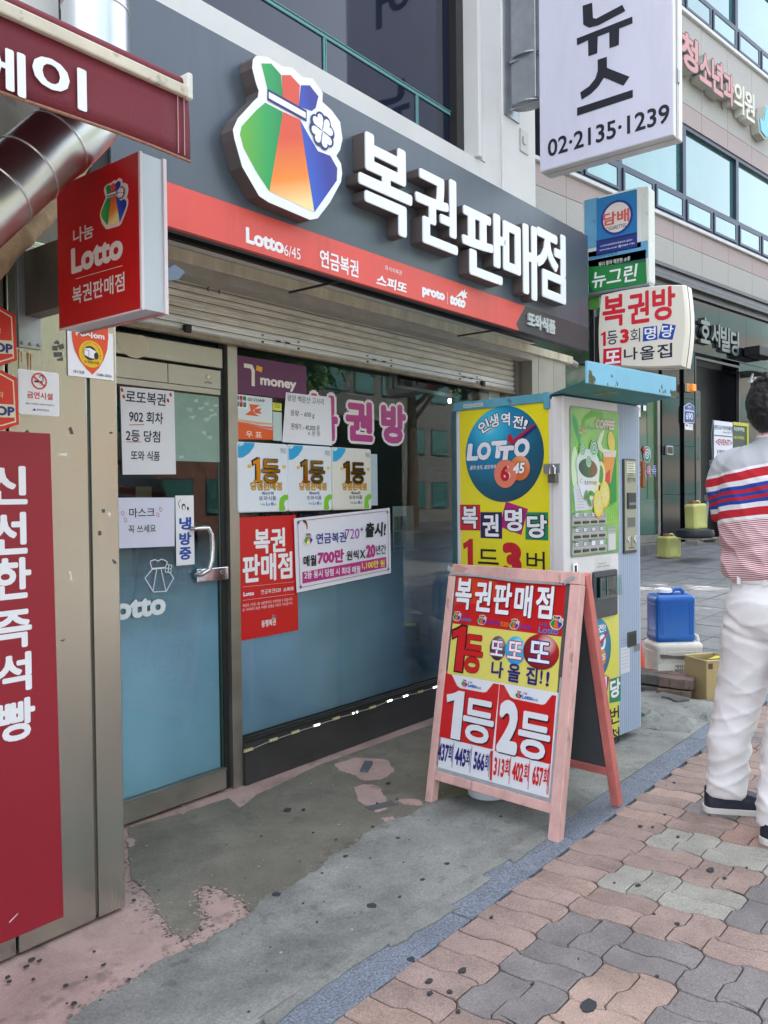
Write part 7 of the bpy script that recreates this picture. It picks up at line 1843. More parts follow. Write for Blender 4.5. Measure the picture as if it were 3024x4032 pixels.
gn.rect('yellow_rim', (gb_[0], gb_[3]-.05, gb_[2]+.02, gb_[3]), ink(190, 190, 40), -.012, .012); gn.rect('yellow_rim', (gb_[2]-.03, gb_[1]-.3, gb_[2]+.02, gb_[3]-.051), ink(190, 190, 40), -.012, .012)
gn.text('최강영어학원', (0.7269, 2.2694, 0.3733, 0.0638), ink(214, 224, 210), -.003, .02); gn.text('수능의 파워코드', (0.7176, 2.1401, 0.3892, 0.0496), ink(214, 210, 60), -.003, .02)
gn.put('stand_pole', B().tube([(gb_[2]-.1, .02, gb_[3]), (gb_[2]-.1, .02, .5)], .02, 8), MATS['pole_grey'])
bb_ = [(-1.1941, 0.7212), (-0.4104, 0.6995), (-0.3932, 0.5615), (-1.185, 0.6144), (-1.3808, 0.5908), (-0.5421, 0.4918)]
bz = bb_[4][1]
base_ = Thing('water_weight', 'round black plastic water weight under the banner stand, propped on short blocks', 'water weight', Rw(bb_[0][0]+.26, yb_, bz), RRZ)
base_.put('water_base', B().lathe([(.21, .075), (.25, .085), (.265, .12), (.25, .185), (.18, .20), (.04, .205)], 30), mat('base_black', (40, 46, 54), .4, var=.1))
for x_ in (-.36, .16):
    base_.put('prop_block', B().box(x_, -.22, 0, x_+.16, -.04, .055), mat('weathered_block', (120, 118, 114), .8, var=.2), bevel=.01)
base_.put('prop_plank', B().box(-.28, -.24, .0555, .32, .1, .074), mat('grey_plank', (130, 120, 106), .8, var=.25), bevel=.004)

def jerrycan(name, label, loc, rz, w, d, h, m, capm, group=None, tilt=0, handle=True, stack=False):
    t = Thing(name, label, 'jerrycan', loc, rz, group)
    if tilt: t.o.rotation_euler = (0, tilt, rz)
    b = B()
    n = 8
    secs = [(0, .90), (.012, .965), (.05, 1.0), (.12, 1.0), (.14, .982), (.86, .982), (.88, 1.0), (.93, .99), (.965, .95), (.99, .88), (1.0, .74)]
    vs = []; per = None
    for zf, s_ in secs:
        poly = rrect(-w/2*s_, -d/2*s_, w/2*s_, d/2*s_, min(w, d)*.13*s_, 4)
        per = len(poly); vs += [(x, y, zf*h) for x, y in poly]
    fs = [tuple(range(per-1, -1, -1)), tuple(range((len(secs)-1)*per, len(secs)*per))]
    for i in range(len(secs)-1):
        for k in range(per): fs.append((i*per+k, i*per+(k+1) % per, (i+1)*per+(k+1) % per, (i+1)*per+k))
    b.add(vs, fs); t.put('can_body', b, m, smooth=True)
    for sy in (-1, 1):
        for xx in (-.40, -.34, .34, .40):
            t.put('moulded_rib', B().box(w*xx-.004, sy*d*.4915-.0035, h*.15, w*xx+.004, sy*d*.4915+.0035, h*.85), m, bevel=.0025)
        t.put('moulded_panel', B().box(-w*.28, sy*d*.4915-.0022, h*.80, w*.28, sy*d*.4915+.0022, h*.815), m, bevel=.001)
    for sx_ in (-1, 1):
        for zz_ in (.22, .78): t.put('moulded_rib', B().box(sx_*w*.4915-.003, -d*.3, h*zz_, sx_*w*.4915+.003, d*.3, h*zz_+.006), m, bevel=.002)
    ns = .05/.30*w
    cxp = -w*.16
    t.put('neck', B().lathe([(ns*.75, h*.985), (ns*.75, h*1.04)], 20, (cxp, 0)), m)
    cp_ = t.put('cap', B().lathe([(ns*1.02, h*1.035), (ns*1.06, h*1.04), (ns*1.06, h*1.105), (ns*.95, h*1.125), (ns*.2, h*1.13)], 22, (cxp, 0)), capm)
    for k in range(16):
        a_ = k*PI/8
        t.put('cap_rib', B().box(cxp+ns*1.06*math.cos(a_)-.0025, ns*1.06*math.sin(a_)-.0025, h*1.045, cxp+ns*1.06*math.cos(a_)+.0025, ns*1.06*math.sin(a_)+.0025, h*1.10), capm, cp_)
    if handle:
        t.put('handle', B().tube([(w*.04, 0, h*.985), (w*.04, 0, h*1.05), (w*.10, 0, h*1.105), (w*.24, 0, h*1.105), (w*.31, 0, h*1.06), (w*.33, 0, h*.97)], .013, 10), m)
    return t
YC = mat('can_yellow', (192, 192, 118), .45, var=.06, vscale=8); RCAP = mat('cap_red', (150, 80, 60), .5)
jq = [(-3.0335, 0.5206), (-2.575, 0.4936)]
def gzp(v): return gz(v[0], v[1])
q_ = (12.179, 4.394, 0.35)
j1 = jerrycan('yellow_jerrycan', 'pale yellow-green jerrycan standing alone on the grey plaza paving', (q_[0], q_[1], gz(q_[0], q_[1])), math.radians(-25), 0.287, .22, 0.31, YC, RCAP, 'yellow jerrycans at the granite building')
q2 = Rw(-0.9278, yb_-.02, bz+.205)
j2 = jerrycan('yellow_jerrycan', 'pale yellow-green jerrycan leaning on top of the black banner base', q2, math.radians(-22), .27, .18, .345, YC, RCAP, 'yellow jerrycans at the granite building', tilt=-.05)

# blue and white jerrycans, canister tin, cone, brick pile beside the machine
wq = (5.56, 1.93, 0.004)
wcn = jerrycan('white_jerrycan', 'dirty white jerrycan with card loan stickers carrying the blue jerrycan', (5.46, 1.945, .002), math.radians(-48), .315, .24, .322, mat('can_white', (214, 210, 202), .45, var=.12, vscale=9, spots=.25, sscale=22), WHITE, handle=False)
bcn = jerrycan('blue_jerrycan', 'bright blue jerrycan with white screw cap standing on the white jerrycan', (5.445, 1.955, .326), math.radians(-47), .262, .19, .30, mat('can_blue', (10, 92, 176), .3, coat=.2, var=.05), WHITE)
wcn.put('handle_loop', B().tube([(.10, -.03, .335), (.115, -.04, .365), (.14, -.05, .35), (.145, -.05, .315)], .012, 8), MATS['can_white'])
cs_ = Thing(None, None, None, root=wcn.o)
cs_.rect('card_sticker', (-.155, .085, .07, .19), ink(206, 206, 196), -.1375, .002)
cs_.text('개인카드', (.01, .172, .115, .022), BLACK, -.1385, .02); cs_.text('법인카드', (.01, .146, .115, .022), BLACK, -.1385, .02)
cs_.rect('phone_strip', (-.158, .088, .072, .130), ink(36, 70, 110), -.1388, .001); cs_.text('010-8381-7273', (-.043, .109, .21, .026), WHITE, -.1398, .03)
cs_.poly('torn_label', rough_poly([(-.14, .225), (.09, .215), (.09, .235), (-.14, .25)], .003, 5), ink(96, 92, 84), -.1372, .001)

tin = Thing('square_tin', 'tall beige square oil tin with open top standing beside the white jerrycan', 'tin', (5.30, 1.66, 0), math.radians(-35))
TB = mat('tin_beige', (186, 166, 122), .35, .3, var=.06, vscale=6)
tw, tdp, thh = .21, .21, .265
b = B(); b.box(-tw/2, -tdp/2, 0, tw/2, -tdp/2+.003, thh).box(-tw/2, tdp/2-.003, 0, tw/2, tdp/2, thh).box(-tw/2, -tdp/2+.0031, 0, -tw/2+.003, tdp/2-.0031, thh).box(tw/2-.003, -tdp/2+.0031, 0, tw/2, tdp/2-.0031, thh).box(-tw/2+.0031, -tdp/2+.0031, 0, tw/2-.0031, tdp/2-.0031, .004)
tin.put('tin_body', b, TB)
tin.put('rim', B().tube([(-tw/2, -tdp/2, thh), (tw/2, -tdp/2, thh), (tw/2, tdp/2, thh), (-tw/2, tdp/2, thh), (-tw/2, -tdp/2, thh)], .005, 8), mat('rim_cream', (206, 190, 150), .35, .3))
tin.put('yellow_cloth', B().add([(-.05, -.06, thh+.002), (.10, -.10, thh+.012), (.11, .08, thh-.01), (0, .05, thh-.03)], [(0, 1, 2, 3)]), ink(214, 206, 80))
tin.put('side_print', B().box(-.092, -tdp/2-.001, .215, -.06, -tdp/2, .25), ink(90, 70, 50))
tsf = Thing(None, None, None, root=tin.o)
tsf.text('카페라떼', (.02, .10, .10, .030), ink(60, 44, 34), -tdp/2-.0012, .04, rot=PI/2); tsf.text('커피드림밀', (-.02, .10, .10, .022), ink(60, 44, 34), -tdp/2-.0012, .02, rot=PI/2); tsf.text('SOLUCKY', (.055, .12, .07, .014), ink(90, 70, 50), -tdp/2-.0012, .0, rot=PI/2)

cone = Thing('traffic_cone', 'orange traffic cone half hidden behind the vending machine', 'traffic cone', (5.62, 2.33, 0))
cone.put('cone_body', B().lathe([(.15, .025), (.14, .03), (.035, .62), (.03, .64), (.02, .645)], 28), mat('cone_orange', (214, 74, 24), .45))
cone.put('cone_base', B().box(-.18, -.18, 0, .18, .18, .024), MATS['cone_orange'], bevel=.006)

# broken concrete lump with loose bricks
BRK = [mat('old_brick', (98, 95, 92), .9, var=.3, vscale=14, bump=1.0, bscale=30, spots=.6, sscale=30), mat('old_brick_red', (112, 94, 86), .9, var=.3, vscale=14, bump=.8, bscale=50, spots=.4, sscale=30)]
random.seed(31)
pile = Thing('brick_pile', 'low pile of old paving bricks on broken concrete beside the vending machine', 'brick pile', (5.1, 1.9, 0))
def lump(cx, cy, z0, w, d, h, m, seed, nm='concrete_lump', rz=0, jit=.012, parent=None):
    random.seed(seed); b = B()
    nx_, ny_ = 9, 7; vs = []; fs = []
    for j in range(ny_+1):
        for i in range(nx_+1):
            u, v = i/nx_-.5, j/ny_-.5
            e = max(abs(u)*2, abs(v)*2)
            zz_ = h*(1-max(0, e-.72)/.28*.9) + (noise.noise(Vector((u*4+seed, v*4, seed)))*jit*2)
            x_ = u*w+random.uniform(-jit, jit); y_ = v*d+random.uniform(-jit, jit)
            vs.append((cx+x_*math.cos(rz)-y_*math.sin(rz)-5.1, cy+x_*math.sin(rz)+y_*math.cos(rz)-1.9, z0+max(.0, zz_)))
    for j in range(ny_):
        for i in range(nx_): a = j*(nx_+1)+i; fs.append((a, a+1, a+nx_+2, a+nx_+1))
    b.add(vs, fs); return pile.put(nm, b, m, smooth=False)
lump(4.93, 1.82, .0, .55, .62, .055, CONC, 3, rz=-.3, jit=.012); lump(4.62, 1.68, .004, .42, .30, .022, CONC, 5, rz=.2); lump(5.0, 1.58, .0, .5, .26, .03, CONC, 8, rz=-.1, jit=.009)
def brick(x, y, z, rz, m, l=.20, w=.10, h=.060):
    b = B()
    pts = [(-l/2, -w/2), (-l*.2, -w/2), (-l*.1, -w/2-.008), (l*.3, -w/2-.008), (l*.38, -w/2), (l/2, -w/2), (l/2, w/2), (l*.38, w/2), (l*.3, w/2-.008), (-l*.1, w/2-.008), (-l*.2, w/2), (-l/2, w/2)]
    pts = [(q[0]+random.uniform(-.003, .003), q[1]+random.uniform(-.003, .003)) for q in pts]
    b.slab(pts, 0, h)
    o = obj('brick', b, m, pile.o, loc=(x-5.1, y-1.9, z), rot=(random.uniform(-.03, .03), random.uniform(-.03, .03), rz), bevel=.004)
    return o
rzb = math.radians(-83)
for k, (dy, mi) in enumerate(((.28, 0), (.075, 0), (-.125, 1))):
    brick(5.145+random.uniform(-.01, .01), 1.95+dy, .018, rzb+random.uniform(-.06, .06), BRK[mi])
    brick(5.26, 1.97+dy, .024, rzb, BRK[0])
for k, (dy, mi) in enumerate(((.235, 0), (.04, 0), (-.145, 1))):
    brick(5.165+random.uniform(-.01, .012), 1.96+dy, .087, rzb+random.uniform(-.08, .08), BRK[mi])
    brick(5.27, 1.95+dy, .087, rzb+.03, BRK[1])
brick(5.0, 2.12, .040, .3, BRK[0]); brick(4.95, 1.75, .03, 1.0, BRK[0], .14, .09, .04)
mt = Thing('green_mat', 'scrap of green artificial turf mat lying by the foot of the vending machine', 'mat', (4.62, 1.85, 0))
mb = B(); random.seed(14)
mb.box(-.17, -.12, .009, .10, .16, .016)
mo = mt.put('mat_backing', mb, mat('turf_green', (18, 96, 56), .8, var=.3, vscale=60))
gb2 = B()
for k in range(1400):
    x_ = random.uniform(-.17, .10); y_ = random.uniform(-.12, .16); a_ = random.random()*6
    h_ = random.uniform(.006, .014)
    gb2.add([(x_, y_, .015), (x_+.002*math.cos(a_), y_+.002*math.sin(a_), .015), (x_+.004*math.sin(a_), y_+.004*math.cos(a_), .015+h_)], [(0, 1, 2)])
mt.put('turf_pile', gb2, MATS['turf_green'], kind='stuff')
mt.o.rotation_euler = (0, 0, .4)

# ================================================================== PERSON
def ringloft(secs, n=26):
    """secs: (cx, cy, z, rx, ry[, squareness]) rings from bottom to top"""
    b = B(); vs = []
    for s_ in secs:
        cx, cy, z, rx, ry = s_[:5]; p_ = s_[5] if len(s_) > 5 else 2.3
        for k in range(n):
            t = 2*PI*k/n; c, s = math.cos(t), math.sin(t)
            vs.append((cx + rx*math.copysign(abs(c)**(2/p_), c), cy + ry*math.copysign(abs(s)**(2/p_), s), z))
    fs = [tuple(range(n-1, -1, -1)), tuple(range((len(secs)-1)*n, len(secs)*n))]
    for i in range(len(secs)-1):
        for k in range(n): fs.append((i*n+k, i*n+(k+1) % n, (i+1)*n+(k+1) % n, (i+1)*n+k))
    b.add(vs, fs); return b
def limb(path, radii, n=18, flat=1.0):
    b = B(); b.tube(path, 1, n, rs=radii); return b
def interp(a, n=5):
    """smooth a list of tuples with Catmull-Rom"""
    out = []
    for i in range(len(a)-1):
        p0, p1, p2, p3 = a[max(0, i-1)], a[i], a[i+1], a[min(len(a)-1, i+2)]
        for k in range(n):
            t = k/n
            out.append(tuple(.5*((2*p1[j]) + (-p0[j]+p2[j])*t + (2*p0[j]-5*p1[j]+4*p2[j]-p3[j])*t*t + (-p0[j]+3*p1[j]-3*p2[j]+p3[j])*t**3) for j in range(len(p1))))
    out.append(tuple(a[-1])); return out
def fuse(name, parts, m, parent, voxel=.012, smooth_it=6, wrinkle=None, label=None):
    b = B()
    for q in parts: b.add(q.v, q.f)
    me = bpy.data.meshes.new(name); me.from_pydata(b.v, [], b.f); me.update()
    bm = bmesh.new(); bm.from_mesh(me); bmesh.ops.recalc_face_normals(bm, faces=bm.faces); bm.to_mesh(me); bm.free()
    o = bpy.data.objects.new(name, me); TSC.collection.objects.link(o)
    r_ = o.modifiers.new('r', 'REMESH'); r_.mode = 'VOXEL'; r_.voxel_size = voxel; r_.use_smooth_shade = True
    s_ = o.modifiers.new('s', 'SMOOTH'); s_.iterations = smooth_it; s_.factor = .5
    dg = scratch_dg()
    me2 = bpy.data.meshes.new_from_object(o.evaluated_get(dg)); me2.name = name
    bpy.data.objects.remove(o)
    if wrinkle:
        nrm = [v.normal.copy() for v in me2.vertices]
        for v, nn in zip(me2.vertices, nrm): v.co += nn*wrinkle(v.co)
    for p_ in me2.polygons: p_.use_smooth = True
    me2.materials.clear(); me2.materials.append(m)
    o = bpy.data.objects.new(name, me2); COL.objects.link(o); o.parent = parent
    if label: o['label'] = label
    return o
PX, PY = 3.37, .80
pe = bpy.data.objects.new('person', None); COL.objects.link(pe); pe.location = (PX, PY, 0)
pe.rotation_euler = (0, 0, math.radians(-8))
tag(pe, 'person seen from behind in striped polo shirt and white trousers', 'person')
SKIN = mat('skin', (196, 140, 116), .5, var=.05)
# local frame: +x is where the person faces, +y the left side
hipz = .88
body = [ringloft(interp([(.0, 0, .80, .10, .14), (.0, 0, .92, .115, .155), (0, 0, 1.05, .105, .145), (0.01, 0, 1.2, .115, .165), (.0, 0, 1.34, .105, .17), (-.01, 0, 1.42, .085, .13), (0, 0, 1.465, .058, .062), (.012, 0, 1.53, .054, .056)], 3)),
        ringloft(interp([(.02, 0, 1.47, .05, .052), (.03, 0, 1.53, .06, .058), (.035, 0, 1.575, .086, .070), (.03, 0, 1.63, .096, .077), (.02, 0, 1.68, .078, .062), (.02, 0, 1.70, .035, .03)], 3)),
        limb([(0, .13, 1.40), (-.0, .18, 1.37), (.03, .205, 1.27), (.07, .205, 1.14), (.15, .18, 1.06), (.22, .12, 1.06)], [.05, .054, .046, .038, .034, .027]),
        limb([(0, -.13, 1.40), (-.01, -.20, 1.385), (-.0, -.25, 1.27), (.0, -.27, 1.12), (.06, -.27, .96), (.11, -.26, .88)], [.05, .054, .046, .038, .034, .027]),
        limb([(0, .09, .88), (.028, .16, .50), (.060, .225, .12)], [.085, .06, .045]), limb([(0, -.09, .88), (-.03, -.07, .50), (-.07, -.035, .12)], [.085, .06, .045])]
for sy, cy, xx, zz in ((1, .12, .22, 1.06), (-1, -.26, .11, .88)):
    body.append(limb([(xx, cy, zz), (xx+.04, cy-sy*.01, zz-.012), (xx+.085, cy-sy*.012, zz-.022)], [.026, .036, .030]))
    for k in range(4): body.append(limb([(xx+.075, cy-sy*.012+(k-1.5)*.017, zz-.018), (xx+.115-abs(k-1.5)*.006, cy-sy*.012+(k-1.5)*.018, zz-.035), (xx+.135-abs(k-1.5)*.008, cy-sy*.012+(k-1.5)*.017, zz-.06)], [.0095, .0085, .007], 8))
    body.append(limb([(xx+.03, cy-sy*.035, zz), (xx+.06, cy-sy*.06, zz+.005), (xx+.085, cy-sy*.065, zz-.005)], [.012, .010, .008], 8))
for sy in (-1, 1): body.append(ringloft([(.02, sy*.076, 1.575, .010, .010), (.018, sy*.082, 1.59, .018, .010), (.016, sy*.084, 1.61, .019, .011), (.015, sy*.079, 1.628, .010, .008)], 12))
body.append(limb([(.115, 0, 1.605), (.135, 0, 1.578)], [.010, .016], 8))
fuse('body', body, SKIN, pe, .009, 4)
for sy in (-1, 1): obj('eye', B().lathe([(.002, -.010), (.011, -.006), (.012, 0), (.011, .006), (.002, .010)], 12), WHITE, pe, loc=(.108, sy*.030, 1.612))
obj('mouth', B().box(.113, -.02, 1.553, .120, .02, 1.558), ink(150, 80, 76), pe)
HAIR = mat('hair_black', (18, 16, 18), .55, bump=1.0, bscale=60)
hair = [ringloft(interp([(-.035, 0, 1.505, .045, .050), (-.03, 0, 1.54, .078, .082), (-.015, 0, 1.60, .105, .104), (.01, 0, 1.66, .112, .104), (.02, 0, 1.70, .085, .080), (.02, 0, 1.725, .03, .03)], 3))]
random.seed(17)
for k in range(150):
    t = random.uniform(0, 2*PI); z_ = random.uniform(1.53, 1.72); f_ = math.sqrt(max(.02, 1-((z_-1.62)/.115)**2))
    if math.cos(t) > .35 and z_ < 1.66: continue
    cx_, cy_ = -.0+.103*math.cos(t)*f_, .098*math.sin(t)*f_
    r_ = random.uniform(.008, .018)
    hair.append(ringloft([(cx_, cy_, z_-r_, r_*.4, r_*.4), (cx_, cy_, z_, r_, r_), (cx_+.004, cy_, z_+r_, r_*.4, r_*.4)], 6))
fuse('hair', hair, HAIR, pe, .0055, 1, wrinkle=lambda c: .004*noise.noise(c*70))
cur = B(); random.seed(18)
for k in range(420):
    t = random.uniform(0, 2*PI); z_ = random.uniform(1.51, 1.735); f_ = math.sqrt(max(.02, 1-((z_-1.615)/.125)**2))
    if math.cos(t) > .35 and z_ < 1.67: continue
    c0 = Vector((.112*math.cos(t)*f_, .105*math.sin(t)*f_, z_)); r_ = random.uniform(.006, .011)
    ax = Vector((random.uniform(-1, 1), random.uniform(-1, 1), random.uniform(-1, 1))).normalized(); o1 = ax.orthogonal().normalized(); o2 = ax.cross(o1)
    cur.tube([c0 + o1*r_*math.cos(a_*1.1) + o2*r_*math.sin(a_*1.1) + ax*.0012*a_ for a_ in range(5)], .0013, 3, cap=False)
obj('curls', cur, HAIR, pe, kind='stuff')

# shirt: stripes run level round the body, so they are printed by height
def stripemat():
    m = bpy.data.materials.new('striped_polo'); m.use_nodes = True; nt = m.node_tree; b = nt.nodes['Principled BSDF']; b.inputs['Roughness'].default_value = .85
    tc = nt.nodes.new('ShaderNodeTexCoord'); sp = nt.nodes.new('ShaderNodeSeparateXYZ'); nt.links.new(tc.outputs['Object'], sp.inputs[0])
    mr = nt.nodes.new('ShaderNodeMapRange'); z0, z1 = 1.14, 1.50
    wob = nt.nodes.new('ShaderNodeTexNoise'); wob.inputs['Scale'].default_value = 5.0; nt.links.new(tc.outputs['Object'], wob.inputs[0])
    ma = nt.nodes.new('ShaderNodeMath'); ma.operation = 'MULTIPLY_ADD'; ma.inputs[1].default_value = .022; nt.links.new(wob.outputs['Fac'], ma.inputs[0]); 
    ab = nt.nodes.new('ShaderNodeMath'); ab.operation = 'MULTIPLY_ADD'; ab.inputs[1].default_value = -.16
    nt.links.new(sp.outputs['Y'], ab.inputs[0]); nt.links.new(sp.outputs['Z'], ab.inputs[2])
    ab.inputs[1].default_value = .14
    nt.links.new(ab.outputs[0], ma.inputs[2])
    mr.inputs['From Min'].default_value = z0; mr.inputs['From Max'].default_value = z1
    nt.links.new(ma.outputs[0], mr.inputs['Value'])
    r = nt.nodes.new('ShaderNodeValToRGB'); r.color_ramp.interpolation = 'CONSTANT'
    R3, W3, B3, G3 = (186, 30, 44), (226, 226, 230), (34, 66, 160), (176, 180, 184)
    sts = [(1.14, W3), (1.207, W3), (1.214, R3), (1.243, W3), (1.262, B3), (1.276, R3), (1.288, B3), (1.301, R3), (1.315, B3), (1.330, W3), (1.350, R3), (1.383, W3), (1.394, G3)]
    el = r.color_ramp.elements
    while len(el) < len(sts): el.new(.5)
    for i, (z_, c_) in enumerate(sts): el[i].position = max(0, (z_-z0)/(z1-z0)); el[i].color = lin(c_)
    nt.links.new(mr.outputs[0], r.inputs[0])
    fr_ = nt.nodes.new('ShaderNodeMath'); fr_.operation = 'PINGPONG'; fr_.inputs[1].default_value = .0036
    nt.links.new(ma.outputs[0], fr_.inputs[0])
    gt = nt.nodes.new('ShaderNodeMath'); gt.operation = 'GREATER_THAN'; gt.inputs[1].default_value = .0018; nt.links.new(fr_.outputs[0], gt.inputs[0])
    m1 = nt.nodes.new('ShaderNodeMix'); m1.data_type = 'RGBA'; nt.links.new(gt.outputs[0], m1.inputs['Factor']); m1.inputs['A'].default_value = lin((170, 40, 52)); m1.inputs['B'].default_value = lin(W3)
    g2 = nt.nodes.new('ShaderNodeMath'); g2.operation = 'GREATER_THAN'; g2.inputs[1].default_value = 1.202; nt.links.new(ma.outputs[0], g2.inputs[0])
    m2 = nt.nodes.new('ShaderNodeMix'); m2.data_type = 'RGBA'; nt.links.new(g2.outputs[0], m2.inputs['Factor']); nt.links.new(m1.outputs['Result'], m2.inputs['A']); nt.links.new(r.outputs[0], m2.inputs['B'])
    nt.links.new(m2.outputs['Result'], b.inputs['Base Color'])
    n2 = nt.nodes.new('ShaderNodeTexNoise'); n2.inputs['Scale'].default_value = 12; n2.inputs['Detail'].default_value = 4; nt.links.new(tc.outputs['Object'], n2.inputs[0])
    bp = nt.nodes.new('ShaderNodeBump'); bp.inputs['Strength'].default_value = .35; bp.inputs['Distance'].default_value = .02; nt.links.new(n2.outputs['Fac'], bp.inputs['Height']); nt.links.new(bp.outputs[0], b.inputs['Normal'])
    MATS['striped_polo'] = m; return m
POLO = stripemat()
shirt = [ringloft(interp([(0, 0, .955, .128, .186), (0, 0, .972, .142, .204), (-.005, 0, 1.02, .148, .208), (-.01, 0, 1.12, .144, .212), (-.01, 0, 1.22, .142, .214), (-.015, 0, 1.32, .140, .212), (-.02, 0, 1.395, .120, .190), (-.012, 0, 1.445, .092, .135), (0, 0, 1.485, .068, .080), (.005, 0, 1.51, .06, .066)], 4)),
         limb(interp([(-.01, .12, 1.405), (-.012, .175, 1.385), (.0, .205, 1.325), (.03, .212, 1.25), (.055, .212, 1.185)], 3), interp([(.062,), (.074,), (.078,), (.074,), (.070,)], 3) and [q[0] for q in interp([(.060,), (.070,), (.074,), (.072,), (.068,)], 3)], 20),
         limb(interp([(-.01, -.12, 1.405), (-.012, -.175, 1.385), (-.012, -.218, 1.325), (-.005, -.245, 1.25), (-.0, -.262, 1.185)], 3), [q[0] for q in interp([(.060,), (.070,), (.074,), (.072,), (.068,)], 3)], 20)]
def shw(c):
    q = Vector((c.x*6+3, c.y*7+c.z*5, c.z*5-c.y*6))
    v = .010*noise.noise(q) + .013*(1-abs(noise.noise(Vector((c.x*7, c.y*9-c.z*8, c.z*6+7)))*2.2))**3*(.35+.65*max(0, 1-(c.z-.95)/.25)) - .004
    v += -.010*math.exp(-((c.z-1.02-.25*c.y)/.018)**2) - .008*math.exp(-((c.z-1.09+.2*c.y)/.016)**2)
    return v
fuse('polo_shirt', shirt, POLO, pe, .008, 7, wrinkle=shw)
obj('collar', B().lathe([(.066, 1.475), (.070, 1.478), (.080, 1.488), (.066, 1.528), (.060, 1.532), (.058, 1.50)], 28), mat('collar_white', (226, 222, 224), .8), pe, loc=(.004, 0, 0))
cf = Thing(None, None, None, root=pe, basis=lambda u, y, z: (-.0765*math.cos(u*13.2)-.0 - (.006 if z < 1.51 else 0) + .004, -.0765*math.sin(u*13.2), z))
cf.text('AJEFFL', (-.0, 1.507, .125, .024), ink(176, 50, 66), 0, .0, name='collar_lettering')
WT = mat('white_trousers', (232, 231, 232), .8, var=.02, vscale=5, bump=.3, bscale=320)
def pants(c):
    k = max(0, 1-abs(c.z-.18)/.25)
    v = .009*noise.noise(Vector((c.x*6, c.y*6, c.z*7)))
    r1 = (1-min(1, abs(noise.noise(Vector((c.x*6+c.z*6, c.y*6-c.z*8, c.z*2.5+3)))*2.6)))**2
    r2 = (1-min(1, abs(noise.noise(Vector((c.x*8-c.z*5, c.y*8+c.z*11, c.z*7+9)))*2.4)))**2
    v += .008*r1*(.4+k) + .006*r2*(1 if c.z < .6 or c.z > .74 else .6) - .003
    v += -.008*math.exp(-((c.z-.715-.35*abs(c.y-.02))/.012)**2)*(1 if c.x < 0 else 0)
    return v
tr_ = [ringloft(interp([(0, 0, .74, .105, .150), (-.012, 0, .80, .130, .172), (-.015, 0, .87, .138, .180), (-.006, 0, .93, .124, .170), (0, 0, .985, .112, .162)], 3)),
       ringloft(interp([(.060, .232, .072, .072, .070), (.055, .228, .12, .077, .074), (.040, .205, .30, .080, .077), (.028, .170, .46, .086, .084), (.014, .128, .62, .100, .098), (-.004, .098, .76, .116, .104), (-.005, .08, .86, .10, .09)], 4)),
       ringloft(interp([(-.085, -.030, .060, .074, .072), (-.085, -.033, .10, .079, .076), (-.070, -.048, .28, .083, .080), (-.045, -.066, .46, .089, .086), (-.022, -.088, .62, .100, .098), (-.010, -.086, .76, .116, .102), (-.005, -.08, .86, .10, .09)], 4))]
fuse('trousers', tr_, WT, pe, .008, 6, wrinkle=pants)
obj('waistband', ringloft([(0, 0, .945, .128, .172), (0, 0, .95, .1305, .1745), (0, 0, .978, .1255, .1705), (0, 0, .982, .12, .168)]), WT, pe, smooth=True)
for yy_ in (.095, -.06, .0): obj('belt_loop', B().box(-.1335, yy_-.006, .942, -.126, yy_+.006, .984), WT, pe)
obj('rear_pocket_flap', B().add([(-.150, -.035, .905), (-.150, -.125, .895), (-.152, -.125, .870), (-.156, -.08, .852), (-.154, -.035, .876), (-.139, -.035, .905), (-.139, -.125, .895), (-.141, -.125, .870), (-.145, -.08, .852), (-.143, -.035, .876)], [(0, 1, 2, 3, 4), (9, 8, 7, 6, 5), (0, 5, 6, 1), (1, 6, 7, 2), (2, 7, 8, 3), (3, 8, 9, 4), (4, 9, 5, 0)]), WT, pe, bevel=.002)
obj('pocket_button', B().lathe([(.006, 0), (.006, .002)], 12), ink(190, 190, 196), pe, loc=(-.157, -.08, .868), rot=(0, -PI/2, 0))
pt_ = Thing(None, None, None, root=pe, basis=lambda u, y, z: (-.158-.0, -u, z))
pt_.text('WOW', (.155, .83, .06, .02), ink(80, 80, 90), 0, .02, name='trouser_print')
pt_.line('print_burst', [(.12, .835), (.133, .838), (.135, .85), (.15, .843), (.165, .855), (.17, .842), (.19, .846), (.18, .825), (.165, .815), (.15, .820), (.14, .80), (.135, .818)], .0012, ink(80, 80, 90), .0, closed=True)
SHN = mat('shoe_navy', (28, 34, 50), .6, var=.1, vscale=30, bump=.4, bscale=120); SOLE = mat('shoe_sole', (206, 202, 196), .6)
